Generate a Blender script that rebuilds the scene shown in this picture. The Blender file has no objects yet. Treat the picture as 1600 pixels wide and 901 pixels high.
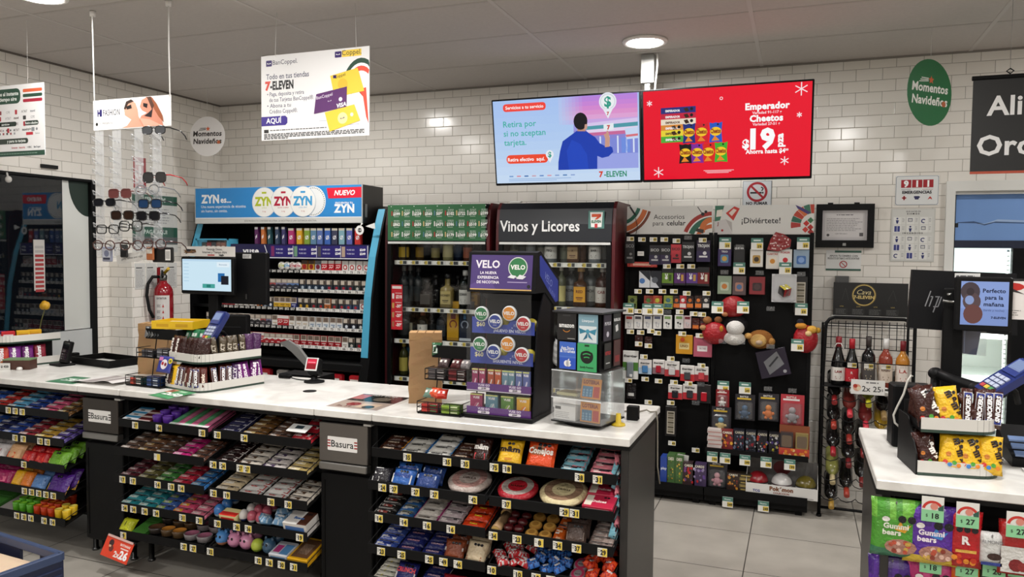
import bpy,bmesh,math,random
from mathutils import Matrix,Vector
random.seed(7)
C=bpy.context.scene.collection
SC=bpy.context.scene
# camera, world, exposure
EYE=1.65
YAW,PITCH,ROLL,FPX=math.radians(20.676),math.radians(2.781),math.radians(-.5525),1188.7
_f=Vector((-math.sin(YAW)*math.cos(PITCH),math.cos(YAW)*math.cos(PITCH),-math.sin(PITCH)))
_r=Vector((math.cos(YAW),math.sin(YAW),0)); _d=_f.cross(_r)
_r2=_r*math.cos(ROLL)+_d*math.sin(ROLL); _d2=-_r*math.sin(ROLL)+_d*math.cos(ROLL)
cam=bpy.data.cameras.new('camera'); camo=bpy.data.objects.new('camera',cam); C.objects.link(camo)
cam.sensor_width=36; cam.lens=36*FPX/1600; cam.clip_start=.05; cam.clip_end=60
camo.matrix_world=Matrix(((_r2.x,-_d2.x,-_f.x,0),(_r2.y,-_d2.y,-_f.y,0),(_r2.z,-_d2.z,-_f.z,EYE),(0,0,0,1)))
SC.camera=camo
w=bpy.data.worlds.new('night_outside'); SC.world=w; w.use_nodes=True
w.node_tree.nodes['Background'].inputs[0].default_value=(.010,.011,.014,1)
w.node_tree.nodes['Background'].inputs[1].default_value=1.0
SC.view_settings.view_transform='Standard'; SC.view_settings.look='None'
SC.view_settings.gamma=1; SC.view_settings.use_curve_mapping=False
SC.view_settings.exposure=0.0
LAMP_W=27.0
SC.cycles.transparent_max_bounces=40; SC.cycles.max_bounces=10
CEIL=2.925; WX=-4.88; WY=5.5
LAMPS=[(-.905,4.62),(-3.62,2.80),(1.95,4.3),(-3.29,4.30),(-2.1,2.5),(.4,2.3),(2.6,1.8),(-3.6,.2),(-1.2,-.4),(1.2,-.2),(-2.6,-2.2),(0,-2.4),(2.4,-2.2)]
# measuring: a point of the room seen at photo pixel (x, y)
def ray(px,py):
 u,v=(px-800)/FPX,(py-450.5)/FPX
 return _r2*u+_d2*v+_f
def PY(px,py,Y):
 d=ray(px,py); t=Y/d.y; return Vector((d.x*t,Y,EYE+d.z*t))
def PX(px,py,X):
 d=ray(px,py); t=X/d.x; return Vector((X,d.y*t,EYE+d.z*t))
def PZ(px,py,Z):
 d=ray(px,py); t=(Z-EYE)/d.z; return Vector((d.x*t,d.y*t,Z))
 # materials
_hex={}
def col(h):
 if isinstance(h,tuple):return h
 if h in _hex:return _hex[h]
 s=h.lstrip('#')
 if len(s)==3:s=''.join(a*2 for a in s)
 r=[]
 for i in(0,2,4):
  x=int(s[i:i+2],16)/255
  r.append(x/12.92 if x<=.04045 else((x+.055)/1.055)**2.4)
 _hex[h]=(r[0],r[1],r[2],1.0); return _hex[h]
def new_mat(name):
 m=bpy.data.materials.new(name); m.use_nodes=True
 nt=m.node_tree; return m,nt,nt.nodes['Principled BSDF'],nt.nodes['Material Output']
FIN={}
def finish(key,rough,metal=0,spec=.5,bump=0,bscale=60,coat=0,vary=0,emis=0):
 m,nt,b,o=new_mat('coloured_'+key)
 a=nt.nodes.new('ShaderNodeAttribute'); a.attribute_name='Col'
 b.inputs['Roughness'].default_value=rough; b.inputs['Metallic'].default_value=metal
 b.inputs['Specular IOR Level'].default_value=spec
 b.inputs['Coat Weight'].default_value=coat
 tc=nt.nodes.new('ShaderNodeTexCoord'); n=nt.nodes.new('ShaderNodeTexNoise')
 n.inputs['Scale'].default_value=bscale; n.inputs['Detail'].default_value=3
 nt.links.new(tc.outputs['Object'],n.inputs['Vector'])
 if bump:
  bp=nt.nodes.new('ShaderNodeBump'); bp.inputs['Strength'].default_value=bump; bp.inputs['Distance'].default_value=.01
  nt.links.new(n.outputs['Fac'],bp.inputs['Height']); nt.links.new(bp.outputs['Normal'],b.inputs['Normal'])
 if vary:
  mx=nt.nodes.new('ShaderNodeMix'); mx.data_type='RGBA'; mx.blend_type='MULTIPLY'; mx.inputs[0].default_value=vary
  nt.links.new(a.outputs['Color'],mx.inputs[6]); nt.links.new(n.outputs['Color'],mx.inputs[7])
  nt.links.new(mx.outputs[2],b.inputs['Base Color'])
 else:
  nt.links.new(a.outputs['Color'],b.inputs['Base Color'])
 FIN[key]=m; return m
finish('matte',.8,spec=.3); finish('paper',.55); finish('satin',.38); finish('gloss',.13,coat=.3)
finish('wrap',.22,bump=.8,bscale=60); finish('foil',.3,metal=.75,bump=.6,bscale=70); finish('metal',.32,metal=1)
finish('plush',.95,spec=.1,bump=.6,bscale=140); finish('kraft',.8,spec=.2,bump=.25,bscale=30,vary=.12)
finish('black',.5,spec=.16); finish('brushed',.38,metal=.85,bump=.03,bscale=200)
def emit_mat():
 m,nt,b,o=new_mat('lit_screen'); nt.nodes.remove(b)
 a=nt.nodes.new('ShaderNodeAttribute'); a.attribute_name='Col'
 e=nt.nodes.new('ShaderNodeEmission'); e.inputs[1].default_value=.95
 g=nt.nodes.new('ShaderNodeBsdfGlossy'); g.inputs['Roughness'].default_value=.12; g.inputs[0].default_value=(.03,.03,.03,1)
 s=nt.nodes.new('ShaderNodeAddShader')
 nt.links.new(a.outputs['Color'],e.inputs[0]); nt.links.new(e.outputs[0],s.inputs[0]); nt.links.new(g.outputs[0],s.inputs[1])
 nt.links.new(s.outputs[0],o.inputs[0]); FIN['emit']=m
emit_mat()
def lamp_mat(key,c,k):
 m,nt,b,o=new_mat('lamp_'+key); nt.nodes.remove(b)
 e=nt.nodes.new('ShaderNodeEmission'); e.inputs[0].default_value=c; e.inputs[1].default_value=k
 nt.links.new(e.outputs[0],o.inputs[0]); FIN[key]=m
lamp_mat('lamp',(1,.97,.9,1),30); lamp_mat('led',(.93,1,.96,1),9)
def clear_mat(key,tint,refl,rough=.05,haze=0):
 m,nt,b,o=new_mat('clear_'+key); nt.nodes.remove(b)
 t=nt.nodes.new('ShaderNodeBsdfTransparent'); t.inputs[0].default_value=tint
 g=nt.nodes.new('ShaderNodeBsdfGlossy'); g.inputs['Roughness'].default_value=rough
 f=nt.nodes.new('ShaderNodeFresnel'); gm=nt.nodes.new('ShaderNodeNewGeometry'); mr=nt.nodes.new('ShaderNodeMapRange'); mr.inputs[3].default_value=1.45; mr.inputs[4].default_value=1/1.45; nt.links.new(gm.outputs['Backfacing'],mr.inputs[0]); nt.links.new(mr.outputs[0],f.inputs[0])
 k=nt.nodes.new('ShaderNodeMath'); k.operation='MULTIPLY_ADD'; k.inputs[1].default_value=refl; k.inputs[2].default_value=.01
 nt.links.new(f.outputs[0],k.inputs[0])
 mx=nt.nodes.new('ShaderNodeMixShader'); nt.links.new(k.outputs[0],mx.inputs[0])
 src=t
 if haze:
  df=nt.nodes.new('ShaderNodeBsdfDiffuse'); df.inputs[0].default_value=(.8,.82,.84,1)
  hx=nt.nodes.new('ShaderNodeMixShader'); hx.inputs[0].default_value=haze
  nt.links.new(t.outputs[0],hx.inputs[1]); nt.links.new(df.outputs[0],hx.inputs[2]); src=hx
 nt.links.new(src.outputs[0],mx.inputs[1]); nt.links.new(g.outputs[0],mx.inputs[2])
 nt.links.new(mx.outputs[0],o.inputs[0]); FIN[key]=m
clear_mat('glass',(.95,.96,.96,1),.35); clear_mat('clear',(.995,.997,.997,1),.5,.05,.012)
clear_mat('bag',(.98,.98,.985,1),1.2,.14,.03); clear_mat('window',(.55,.58,.6,1),1.3,.02)
clear_mat('acrylic',(.99,.993,.995,1),1.0,.05,.055)
clear_mat('frost',(.99,.99,.99,1),1.2,.08,.24)
# text outlines, cached
_tc={}
def glyphs(s,bold=0,italic=0):
 k=(s,bold,italic)
 if k in _tc:return _tc[k]
 cu=bpy.data.curves.new('t','FONT'); cu.body=s; cu.resolution_u=2; cu.offset=bold; cu.shear=italic
 cu.fill_mode='FRONT'; cu.space_character=1+bold*1.1
 o=bpy.data.objects.new('t',cu); C.objects.link(o)
 me=o.to_mesh(); vs=[(v.co.x,v.co.y)for v in me.vertices]; fs=[tuple(p.vertices)for p in me.polygons]
 o.to_mesh_clear(); bpy.data.objects.remove(o); bpy.data.curves.remove(cu)
 if not vs:vs=[(0,0)]
 x0=min(v[0]for v in vs); x1=max(v[0]for v in vs)
 _tc[k]=(vs,fs,x0,x1); return _tc[k]
CAP=max(v[1]for v in glyphs('H')[0])
# mesh builder
class MB:
 def __init__(s):s.v=[]; s.f=[]; s.m=[]; s.c=[]; s.s=[]; s.T=None
 def pt(s,p):
  if s.T is not None:p=s.T@Vector(p)
  s.v.append((p[0],p[1],p[2])); return len(s.v)-1
 def face(s,ids,c,fin='satin',smooth=False):
  s.f.append(tuple(ids)); s.m.append(fin); s.c.append(col(c)); s.s.append(smooth)
 def poly(s,pts,c,fin='satin'):
  s.face([s.pt(p)for p in pts],c,fin)
 def box(s,x0,y0,z0,x1,y1,z1,c,fin='satin',faces=None,b=0):
  """a box; faces = {'front': colour, ...} recolours single sides; b rounds the vertical and top edges a little"""
  if b>0:
   return s.rbox(x0,y0,z0,x1,y1,z1,c,fin,b,faces)
  P=[s.pt(p)for p in((x0,y0,z0),(x1,y0,z0),(x1,y1,z0),(x0,y1,z0),(x0,y0,z1),(x1,y0,z1),(x1,y1,z1),(x0,y1,z1))]
  fc=faces or{}
  for n,q in(('bottom',(0,3,2,1)),('top',(4,5,6,7)),('front',(0,1,5,4)),('right',(1,2,6,5)),('back',(2,3,7,6)),('left',(3,0,4,7))):
   s.face([P[i]for i in q],fc.get(n,c),fin)
 def rbox(s,x0,y0,z0,x1,y1,z1,c,fin,b,faces=None):
  b=min(b,(x1-x0)*.45,(y1-y0)*.45,(z1-z0)*.45); rings=[]
  fc=faces or{}
  for z,i in((z0,b),(z0+b,0),(z1-b,0),(z1,b)):
   X0,X1,Y0,Y1=x0+i,x1-i,y0+i,y1-i; k=b
   rings.append([s.pt(p)for p in((X0+k,Y0,z),(X1-k,Y0,z),(X1,Y0+k,z),(X1,Y1-k,z),(X1-k,Y1,z),(X0+k,Y1,z),(X0,Y1-k,z),(X0,Y0+k,z))])
  sides=('front',0,'right',0,'back',0,'left',0)
  for a,d in zip(rings,rings[1:]):
   for i in range(8):
    j=(i+1)%8; s.face((a[i],a[j],d[j],d[i]),fc.get(sides[i],c),fin)
  s.face(rings[0][::-1],fc.get('bottom',c),fin); s.face(rings[-1],fc.get('top',c),fin)
 def prism(s,pts,a,b,axis,c,fin='satin',cap=None):
  """polygon pts (2D) swept from a to b along axis x, y or z"""
  def P(p,t):return{'x':(t,p[0],p[1]),'y':(p[0],t,p[1]),'z':(p[0],p[1],t)}[axis]
  A=[s.pt(P(p,a))for p in pts]; B=[s.pt(P(p,b))for p in pts]; n=len(pts)
  for i in range(n):
   j=(i+1)%n; s.face((A[i],A[j],B[j],B[i]),c,fin)
  s.face(A[::-1],cap or c,fin); s.face(B,cap or c,fin)
 def tube(s,path,r,c,fin='black',n=6,closed=False,caps=True):
  P=[Vector(p)for p in path]; m=len(P); rings=[]
  up=Vector((0,0,1)); last=None
  for i in range(m):
   if closed:t=P[(i+1)%m]-P[i-1]
   else:t=P[min(i+1,m-1)]-P[max(i-1,0)]
   t=t.normalized()if t.length>1e-9 else Vector((0,0,1))
   if last is None:
    a=t.cross(up)
    if a.length<.1:a=t.cross(Vector((1,0,0)))
   else:
    a=last-t*last.dot(t)
    if a.length<1e-6:a=t.orthogonal()
   a.normalize(); last=a; b=t.cross(a)
   rr=r[i]if isinstance(r,(list,tuple))else r
   rings.append([s.pt(P[i]+a*(math.cos(2*math.pi*k/n)*rr)+b*(math.sin(2*math.pi*k/n)*rr))for k in range(n)])
  for i in range(m if closed else m-1):
   A,B=rings[i],rings[(i+1)%m]
   for k in range(n):
    j=(k+1)%n; s.face((A[k],A[j],B[j],B[k]),c,fin,True)
  if caps and not closed:
   s.face(rings[0][::-1],c,fin); s.face(rings[-1],c,fin)
 def lathe(s,prof,c,fin='gloss',n=16,cx=0,cy=0,caps=True,cols=None):
  """prof: list of (radius, z); cols: a colour per band"""
  rings=[]
  for r,z in prof:
   rings.append([s.pt((cx+r*math.cos(2*math.pi*k/n),cy+r*math.sin(2*math.pi*k/n),z))for k in range(n)])
  for i in range(len(prof)-1):
   cc,ff=(cols[i]if cols and cols[i]else(c,fin))if cols else(c,fin)
   for k in range(n):
    j=(k+1)%n; s.face((rings[i][k],rings[i][j],rings[i+1][j],rings[i+1][k]),cc,ff,True)
  if caps:
   if prof[0][0]>1e-5:s.face(rings[0][::-1],c,fin)
   if prof[-1][0]>1e-5:s.face(rings[-1],cols[-1][0]if cols and cols[-1]else c,fin)
 def ball(s,cx,cy,cz,rx,ry,rz,c,fin='satin',n=14,m=8,cfun=None):
  rings=[]
  for i in range(m+1):
   a=-math.pi/2+math.pi*i/m
   rings.append([s.pt((cx+rx*math.cos(a)*math.cos(2*math.pi*k/n),cy+ry*math.cos(a)*math.sin(2*math.pi*k/n),cz+rz*math.sin(a)))for k in range(n)])
  for i in range(m):
   cc=cfun((i+.5)/m)if cfun else c
   for k in range(n):
    j=(k+1)%n; s.face((rings[i][k],rings[i][j],rings[i+1][j],rings[i+1][k]),cc,fin,True)
 def build(s,name,parent=None,loc=None,rot=None):
  me=bpy.data.meshes.new(name); me.from_pydata(s.v,[],s.f)
  keys=[]
  for k in s.m:
   if k not in keys:keys.append(k)
  for k in keys:me.materials.append(FIN[k])
  ix={k:i for i,k in enumerate(keys)}
  me.polygons.foreach_set('material_index',[ix[k]for k in s.m]); me.polygons.foreach_set('use_smooth',s.s)
  at=me.attributes.new('Col','FLOAT_COLOR','CORNER'); buf=[]
  for f,c in zip(s.f,s.c):buf.extend(c*len(f))
  at.data.foreach_set('color',buf); me.update()
  o=bpy.data.objects.new(name,me); C.objects.link(o)
  if parent is not None:o.parent=parent
  if loc is not None:o.location=loc
  if rot is not None:o.rotation_euler=rot
  return o
def xf(loc=(0,0,0),rx=0,ry=0,rz=0,sc=1):
 return Matrix.Translation(loc)@Matrix.Rotation(rz,4,'Z')@Matrix.Rotation(ry,4,'Y')@Matrix.Rotation(rx,4,'X')@Matrix.Scale(sc,4)
class Art:
 """flat print on a face: u to the right, v up, lying on the plane (o, ux, uy); surf(u, v) lifts it over a bulge"""
 def __init__(s,mb,o,ux=(1,0,0),uy=(0,0,1),fin='paper',surf=None,eps=.0004):
  s.mb=mb; s.o=Vector(o); s.ux=Vector(ux).normalized(); s.uy=Vector(uy).normalized(); s.n=s.ux.cross(s.uy); s.fin=fin; s.surf=surf; s.eps=eps
 clip=None
 def cut(s,pts):
  x0,y0,x1,y1=s.clip
  for ax,lim,sg in((0,x0,1),(0,x1,-1),(1,y0,1),(1,y1,-1)):
   q=[]
   for a,b in zip(pts,pts[1:]+pts[:1]):
    da,db=(a[ax]-lim)*sg,(b[ax]-lim)*sg
    if da>=0:q.append(a)
    if da*db<0:t=da/(da-db); q.append((a[0]+(b[0]-a[0])*t,a[1]+(b[1]-a[1])*t))
   pts=q
   if not pts:break
  return pts
 def P(s,u,v,l):
  d=s.eps*l+(s.surf(u,v)if s.surf else 0)
  return s.o+s.ux*u+s.uy*v+s.n*d
 def poly(s,pts,c,l=1,fin=None):
  if s.clip:pts=s.cut(list(pts))
  if len(pts)<3:return
  s.mb.poly([s.P(u,v,l)for u,v in pts],c,fin or s.fin)
 def rect(s,u0,v0,u1,v1,c,l=1,fin=None):s.poly(((u0,v0),(u1,v0),(u1,v1),(u0,v1)),c,l,fin)
 def rrect(s,u0,v0,u1,v1,r,c,l=1,fin=None):
  p=[]
  for cx,cy,a in((u1-r,v1-r,0),(u0+r,v1-r,90),(u0+r,v0+r,180),(u1-r,v0+r,270)):
   for k in range(4):
    t=math.radians(a+30*k); p.append((cx+r*math.cos(t),cy+r*math.sin(t)))
  s.poly(p,c,l,fin)
 def circ(s,u,v,r,c,l=1,n=20,fin=None,ry=None):
  s.poly([(u+r*math.cos(2*math.pi*k/n),v+(ry or r)*math.sin(2*math.pi*k/n))for k in range(n)],c,l,fin)
 def arc(s,u,v,r0,r1,a0,a1,c,l=1,n=12,fin=None):
  for k in range(n):
   t0=math.radians(a0+(a1-a0)*k/n); t1=math.radians(a0+(a1-a0)*(k+1)/n)
   s.poly([(u+r0*math.cos(t0),v+r0*math.sin(t0)),(u+r1*math.cos(t0),v+r1*math.sin(t0)),(u+r1*math.cos(t1),v+r1*math.sin(t1)),(u+r0*math.cos(t1),v+r0*math.sin(t1))],c,l,fin)
 def line(s,pts,wd,c,l=1,fin=None):
  for(a,b),(d,e)in zip(pts,pts[1:]):
   L=math.hypot(d-a,e-b)or 1; nx,ny=-(e-b)/L*wd/2,(d-a)/L*wd/2
   s.poly(((a-nx,b-ny),(d-nx,e-ny),(d+nx,e+ny),(a+nx,b+ny)),c,l,fin)
 def text(s,t,u,v,h,c,l=2,al='c',bold=0,it=0,sx=1,wmax=None,rot=0,fin=None):
  """h: height of a capital; (u, v): baseline point"""
  vs,fs,x0,x1=glyphs(t,bold,it); k=h/CAP; kx=k*sx
  if wmax and(x1-x0)*kx>wmax:kx=wmax/(x1-x0)
  off={'c':-(x0+x1)/2,'l':-x0,'r':-x1}[al]; cr,sr=math.cos(rot),math.sin(rot)
  ids=[]
  for x,y in vs:
   a,b=(x+off)*kx,y*k
   ids.append(s.mb.pt(s.P(u+a*cr-b*sr,v+a*sr+b*cr,l)))
  for f in fs:s.mb.face([ids[i]for i in f],c,fin or s.fin)
 def lines(s,u0,u1,v,n,dv,hh,c,l=2,jit=.25):
  for i in range(n):
   e=u1-(u1-u0)*random.random()*jit; u=u0
   while u<e:
    wd=hh*(1.5+random.random()*4); s.rect(u,v-i*dv,min(u+wd,e),v-i*dv+hh,c,l); u+=wd+hh*.8
    # things
def thing(name,label,cat,loc=(0,0,0),rz=0,group=None,rot=None):
 o=bpy.data.objects.new(name,None); o.empty_display_size=.05; C.objects.link(o)
 o.location=loc; o.rotation_euler=rot or(0,0,rz); o['label']=label; o['category']=cat
 if group:o['group']=group
 return o
def tag(o,label,cat,group=None,kind=None):
 o['label']=label; o['category']=cat
 if group:o['group']=group
 if kind:o['kind']=kind
 return o
def struct(name,mb,label=None):
 o=mb.build(name); o['kind']='structure'
 if label:o['label']=label
 return o
KIDS={}
def dup(root,loc,rot,label=None,group=None):
 r=root.copy(); C.objects.link(r); r.location=loc; r.rotation_euler=rot
 if label:r['label']=label
 if group:r['group']=group
 elif 'group' in r and group is None and label:pass
 if root.name not in KIDS:KIDS[root.name]=[(c,list(c.children))for c in root.children]
 for ch,gs in KIDS[root.name]:
  c=ch.copy(); C.objects.link(c); c.parent=r
  for g in gs:
   d=g.copy(); C.objects.link(d); d.parent=c
 return r
 # the room
def tile_mat():
 m,nt,b,o=new_mat('white_subway_tile')
 g=nt.nodes.new('ShaderNodeNewGeometry'); sep=nt.nodes.new('ShaderNodeSeparateXYZ'); nt.links.new(g.outputs['Position'],sep.inputs[0])
 sn=nt.nodes.new('ShaderNodeSeparateXYZ'); nt.links.new(g.outputs['Normal'],sn.inputs[0])
 ab=nt.nodes.new('ShaderNodeMath'); ab.operation='ABSOLUTE'; nt.links.new(sn.outputs[0],ab.inputs[0])
 gt=nt.nodes.new('ShaderNodeMath'); gt.operation='GREATER_THAN'; gt.inputs[1].default_value=.5; nt.links.new(ab.outputs[0],gt.inputs[0])
 mx=nt.nodes.new('ShaderNodeMix'); mx.data_type='FLOAT'
 nt.links.new(gt.outputs[0],mx.inputs[0]); nt.links.new(sep.outputs[0],mx.inputs[2]); nt.links.new(sep.outputs[1],mx.inputs[3])
 cmb=nt.nodes.new('ShaderNodeCombineXYZ'); nt.links.new(mx.outputs[0],cmb.inputs[0]); nt.links.new(sep.outputs[2],cmb.inputs[1])
 br=nt.nodes.new('ShaderNodeTexBrick'); nt.links.new(cmb.outputs[0],br.inputs['Vector'])
 br.offset=.5; br.inputs['Scale'].default_value=1; br.inputs['Brick Width'].default_value=.157; br.inputs['Row Height'].default_value=.0752
 br.inputs['Mortar Size'].default_value=.0016; br.inputs['Mortar Smooth'].default_value=.3; br.inputs['Bias'].default_value=0
 br.inputs['Color1'].default_value=col('#efebe4'); br.inputs['Color2'].default_value=col('#e9e4dc'); br.inputs['Mortar'].default_value=col('#9c958c')
 nt.links.new(br.outputs['Color'],b.inputs['Base Color'])
 rr=nt.nodes.new('ShaderNodeMapRange'); nt.links.new(br.outputs['Fac'],rr.inputs[0]); rr.inputs[3].default_value=.16; rr.inputs[4].default_value=.7
 nt.links.new(rr.outputs[0],b.inputs['Roughness'])
 br2=nt.nodes.new('ShaderNodeTexBrick'); nt.links.new(cmb.outputs[0],br2.inputs['Vector'])
 for k in('Scale','Brick Width','Row Height'):br2.inputs[k].default_value=br.inputs[k].default_value
 br2.inputs['Mortar Size'].default_value=.004; br2.inputs['Mortar Smooth'].default_value=1
 bp=nt.nodes.new('ShaderNodeBump'); bp.invert=True; bp.inputs['Strength'].default_value=.5; bp.inputs['Distance'].default_value=.003
 nt.links.new(br2.outputs['Fac'],bp.inputs['Height']); nt.links.new(bp.outputs[0],b.inputs['Normal'])
 FIN['tile']=m
tile_mat()
def grid_mat(key,sx,sy,ox,oy,gap,base,joint,rough,noise,nscale,spec=.4):
 """slabs on a grid with thin joints, speckled"""
 m,nt,b,o=new_mat(key)
 g=nt.nodes.new('ShaderNodeNewGeometry'); sep=nt.nodes.new('ShaderNodeSeparateXYZ'); nt.links.new(g.outputs['Position'],sep.inputs[0])
 ins=[]
 for ax,s,of in((0,sx,ox),(1,sy,oy)):
  a=nt.nodes.new('ShaderNodeMath'); a.operation='SUBTRACT'; nt.links.new(sep.outputs[ax],a.inputs[0]); a.inputs[1].default_value=of
  d=nt.nodes.new('ShaderNodeMath'); d.operation='PINGPONG'; nt.links.new(a.outputs[0],d.inputs[0]); d.inputs[1].default_value=s/2
  l=nt.nodes.new('ShaderNodeMath'); l.operation='LESS_THAN'; nt.links.new(d.outputs[0],l.inputs[0]); l.inputs[1].default_value=gap
  ins.append(l)
 mxm=nt.nodes.new('ShaderNodeMath'); mxm.operation='MAXIMUM'
 nt.links.new(ins[0].outputs[0],mxm.inputs[0]); nt.links.new(ins[1].outputs[0],mxm.inputs[1])
 n=nt.nodes.new('ShaderNodeTexNoise'); n.inputs['Scale'].default_value=nscale; n.inputs['Detail'].default_value=6
 nt.links.new(g.outputs['Position'],n.inputs['Vector'])
 cr=nt.nodes.new('ShaderNodeValToRGB'); nt.links.new(n.outputs['Fac'],cr.inputs[0])
 c=col(base); cr.color_ramp.elements[0].position=.3; cr.color_ramp.elements[1].position=.7
 cr.color_ramp.elements[0].color=tuple(x*(1-noise)for x in c[:3])+(1,); cr.color_ramp.elements[1].color=tuple(min(1,x*(1+noise))for x in c[:3])+(1,)
 mx=nt.nodes.new('ShaderNodeMix'); mx.data_type='RGBA'
 nt.links.new(mxm.outputs[0],mx.inputs[0]); nt.links.new(cr.outputs[0],mx.inputs[6]); mx.inputs[7].default_value=col(joint)
 nt.links.new(mx.outputs[2],b.inputs['Base Color']); b.inputs['Roughness'].default_value=rough; b.inputs['Specular IOR Level'].default_value=spec
 FIN[key]=m
grid_mat('floor_tile',.6,.5775,-.232,4.64,.0028,'#aca69d','#46423e',.34,.10,5)
grid_mat('ceiling_panel',1.235,.61,-.275,3.65,.0006,'#c3bdb8','#9f9893',.9,.03,60,.2)
def quartz_mat():
 m,nt,b,o=new_mat('white_quartz')
 g=nt.nodes.new('ShaderNodeNewGeometry'); n=nt.nodes.new('ShaderNodeTexNoise'); n.inputs['Scale'].default_value=6; n.inputs['Detail'].default_value=8; n.inputs['Distortion'].default_value=1.2
 nt.links.new(g.outputs['Position'],n.inputs['Vector'])
 cr=nt.nodes.new('ShaderNodeValToRGB'); nt.links.new(n.outputs['Fac'],cr.inputs[0])
 cr.color_ramp.elements[0].position=.35; cr.color_ramp.elements[0].color=col('#d8d5d0'); cr.color_ramp.elements[1].position=.6; cr.color_ramp.elements[1].color=col('#edebe6')
 nt.links.new(cr.outputs[0],b.inputs['Base Color']); b.inputs['Roughness'].default_value=.3; FIN['quartz']=m
quartz_mat()
RX,FY=4.2,-4.0
def slab(name,x0,y0,z0,x1,y1,z1,fin,c='#ffffff'):
 m=MB(); m.box(x0,y0,z0,x1,y1,z1,c,fin); return struct(name,m)
slab('floor',WX-.3,FY-.2,-.1,RX+.2,8,0,'floor_tile')
slab('ceiling',WX-.3,FY-.2,CEIL,RX+.2,WY+.2,CEIL+.1,'ceiling_panel')
DX0,DX1,DZ=.905,2.6,2.055
m=MB()
m.box(WX-.2,WY,0,DX0,WY+.15,CEIL,'#fff','tile'); m.box(DX0,WY,DZ,DX1,WY+.15,CEIL,'#fff','tile'); m.box(DX1,WY,0,RX,WY+.15,CEIL,'#fff','tile')
struct('wall_back',m)
WZ0,WZ1,WYE=0.0,2.145,4.19
m=MB(); X0,X1=WX-.15,WX
m.box(X0,WYE,0,X1,WY,CEIL,'#fff','tile'); m.box(X0,FY,WZ1,X1,WYE,CEIL,'#fff','tile'); m.box(X0,FY,0,X1,.6,WZ1,'#fff','tile')
struct('wall_left',m)
m=MB(); m.box(WX+.0005,4.304,0,-4.656,4.88,1.545,'#fff','tile'); struct('wall_left_pier',m)
slab('wall_front',WX-.2,FY-.15,0,RX,FY,CEIL,'matte','#c9c5bf'); slab('wall_right',RX,FY,0,RX+.15,WY,CEIL,'matte','#c9c5bf')
wn=bpy.data.objects.new('window_1',None); C.objects.link(wn); wn['kind']='structure'
m=MB()
for y0,y1,z0,z1 in((WYE-.035,WYE,0,WZ1),(.6,.64,0,WZ1),(.64,WYE-.035,WZ1-.018,WZ1)):m.box(WX-.06,y0,z0,WX+.006,y1,z1,'#0d0e0f','black')
m.build('window_frame',wn)
m=MB(); m.box(WX-.035,.64,1.052,WX-.029,WYE-.035,WZ1-.018,'#fff','window'); m.build('window_glass',wn)
m=MB(); m.box(WX-.05,.64,.0,WX-.01,WYE-.035,1.05,'#cdd0d0','satin'); m.build('window_kick_panel',wn)
y1,z1=WYE-.036,WZ1-.02
arc=[(y1-.16*math.cos(math.radians(k)),z1-.25*math.sin(math.radians(k)))for k in range(0,91,10)]
m=MB(); m.prism([(3.945,z1),(3.945,1.056),(y1,1.056)]+arc[::-1],WX-.0275,WX-.0265,'x','#d8dad6','paper'); m.build('window_frosted_film',wn)
m=MB(); m.prism([(y1,z1)]+arc,WX-.0275,WX-.0265,'x','#1e2f27','paper'); m.build('window_green_film',wn)
m=MB(); m.box(WX,WY-.012,CEIL-.012,RX,WY,CEIL,'#8d8781','matte'); struct('trim_1',m)
m=MB(); m.box(WX,FY,CEIL-.012,WX+.012,WY-.012,CEIL,'#6f6963','matte'); struct('trim_2',m)
m=MB()
x=-.275-1.235*3
while x<RX:
 m.box(x-.011,FY,CEIL-.003,x+.011,WY,CEIL,'#c9c4c0','matte'); x+=1.235
y=3.65-.61*12
while y<WY-.05:
 m.box(WX,y-.009,CEIL-.0025,RX,y+.009,CEIL,'#b9b3ae','matte'); y+=.61
struct('ceiling_grid',m)
m=MB()
m.box(.855,WY-.03,0,DX0,WY+.02,2.118,'#e6e6e2','satin'); m.box(DX0,WY-.03,DZ,DX1,WY+.02,2.118,'#e6e6e2','satin'); m.box(DX0,WY-.012,DZ-.02,DX1,WY+.03,DZ,'#c9c9c6','satin')
struct('door_1',m)
m=MB(); z='#e3e7e1'
m.box(DX0,WY+.75,0,DX1,WY+.8,DZ+.1,z,'satin'); m.box(DX0-.05,WY+.1,0,DX0,WY+.8,DZ+.1,z,'satin'); m.box(DX1,WY+.1,0,DX1+.05,WY+.8,DZ+.1,z,'satin'); m.box(DX0,WY+.15,DZ+.05,DX1,WY+.8,DZ+.1,z,'satin'); m.box(DX0,WY+.1,.05,DX1,WY+.8,.1,z,'satin')
struct('wall_cooler_lining',m)
m=MB(); bl=PY(1494,300,WY); m.box(DX0,WY+.028,1.748,DX1,WY+.034,DZ-.02,'#7ba3e0','paper'); m.box(DX0,WY+.02,1.70,DX1,WY+.045,1.748,'#16203a','satin')
a=Art(m,(0,WY+.028,0))
a.poly(((.93,1.862),(1.02,1.868),(1.08,1.852),(1.14,1.866),(1.3,1.858),(1.3,1.853),(1.13,1.858),(1.08,1.842),(1.03,1.856),(.93,1.858)),'#3c5580',1)
a.poly(((1.02,1.85),(1.08,1.853),(1.12,1.868),(1.15,1.88),(1.3,1.872),(1.3,1.862),(1.14,1.866),(1.08,1.85)),'#a9c4ea',2)
a.rect(.905,1.83,.935,1.857,'#15181c',2)
o=m.build('door_blue_film'); o['kind']='structure'
m=MB(); m.box(DX0,WY+.03,.05,DX1,WY+.034,1.70,'#fff','glass'); o=m.build('door_glass'); o['kind']='structure'
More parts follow.
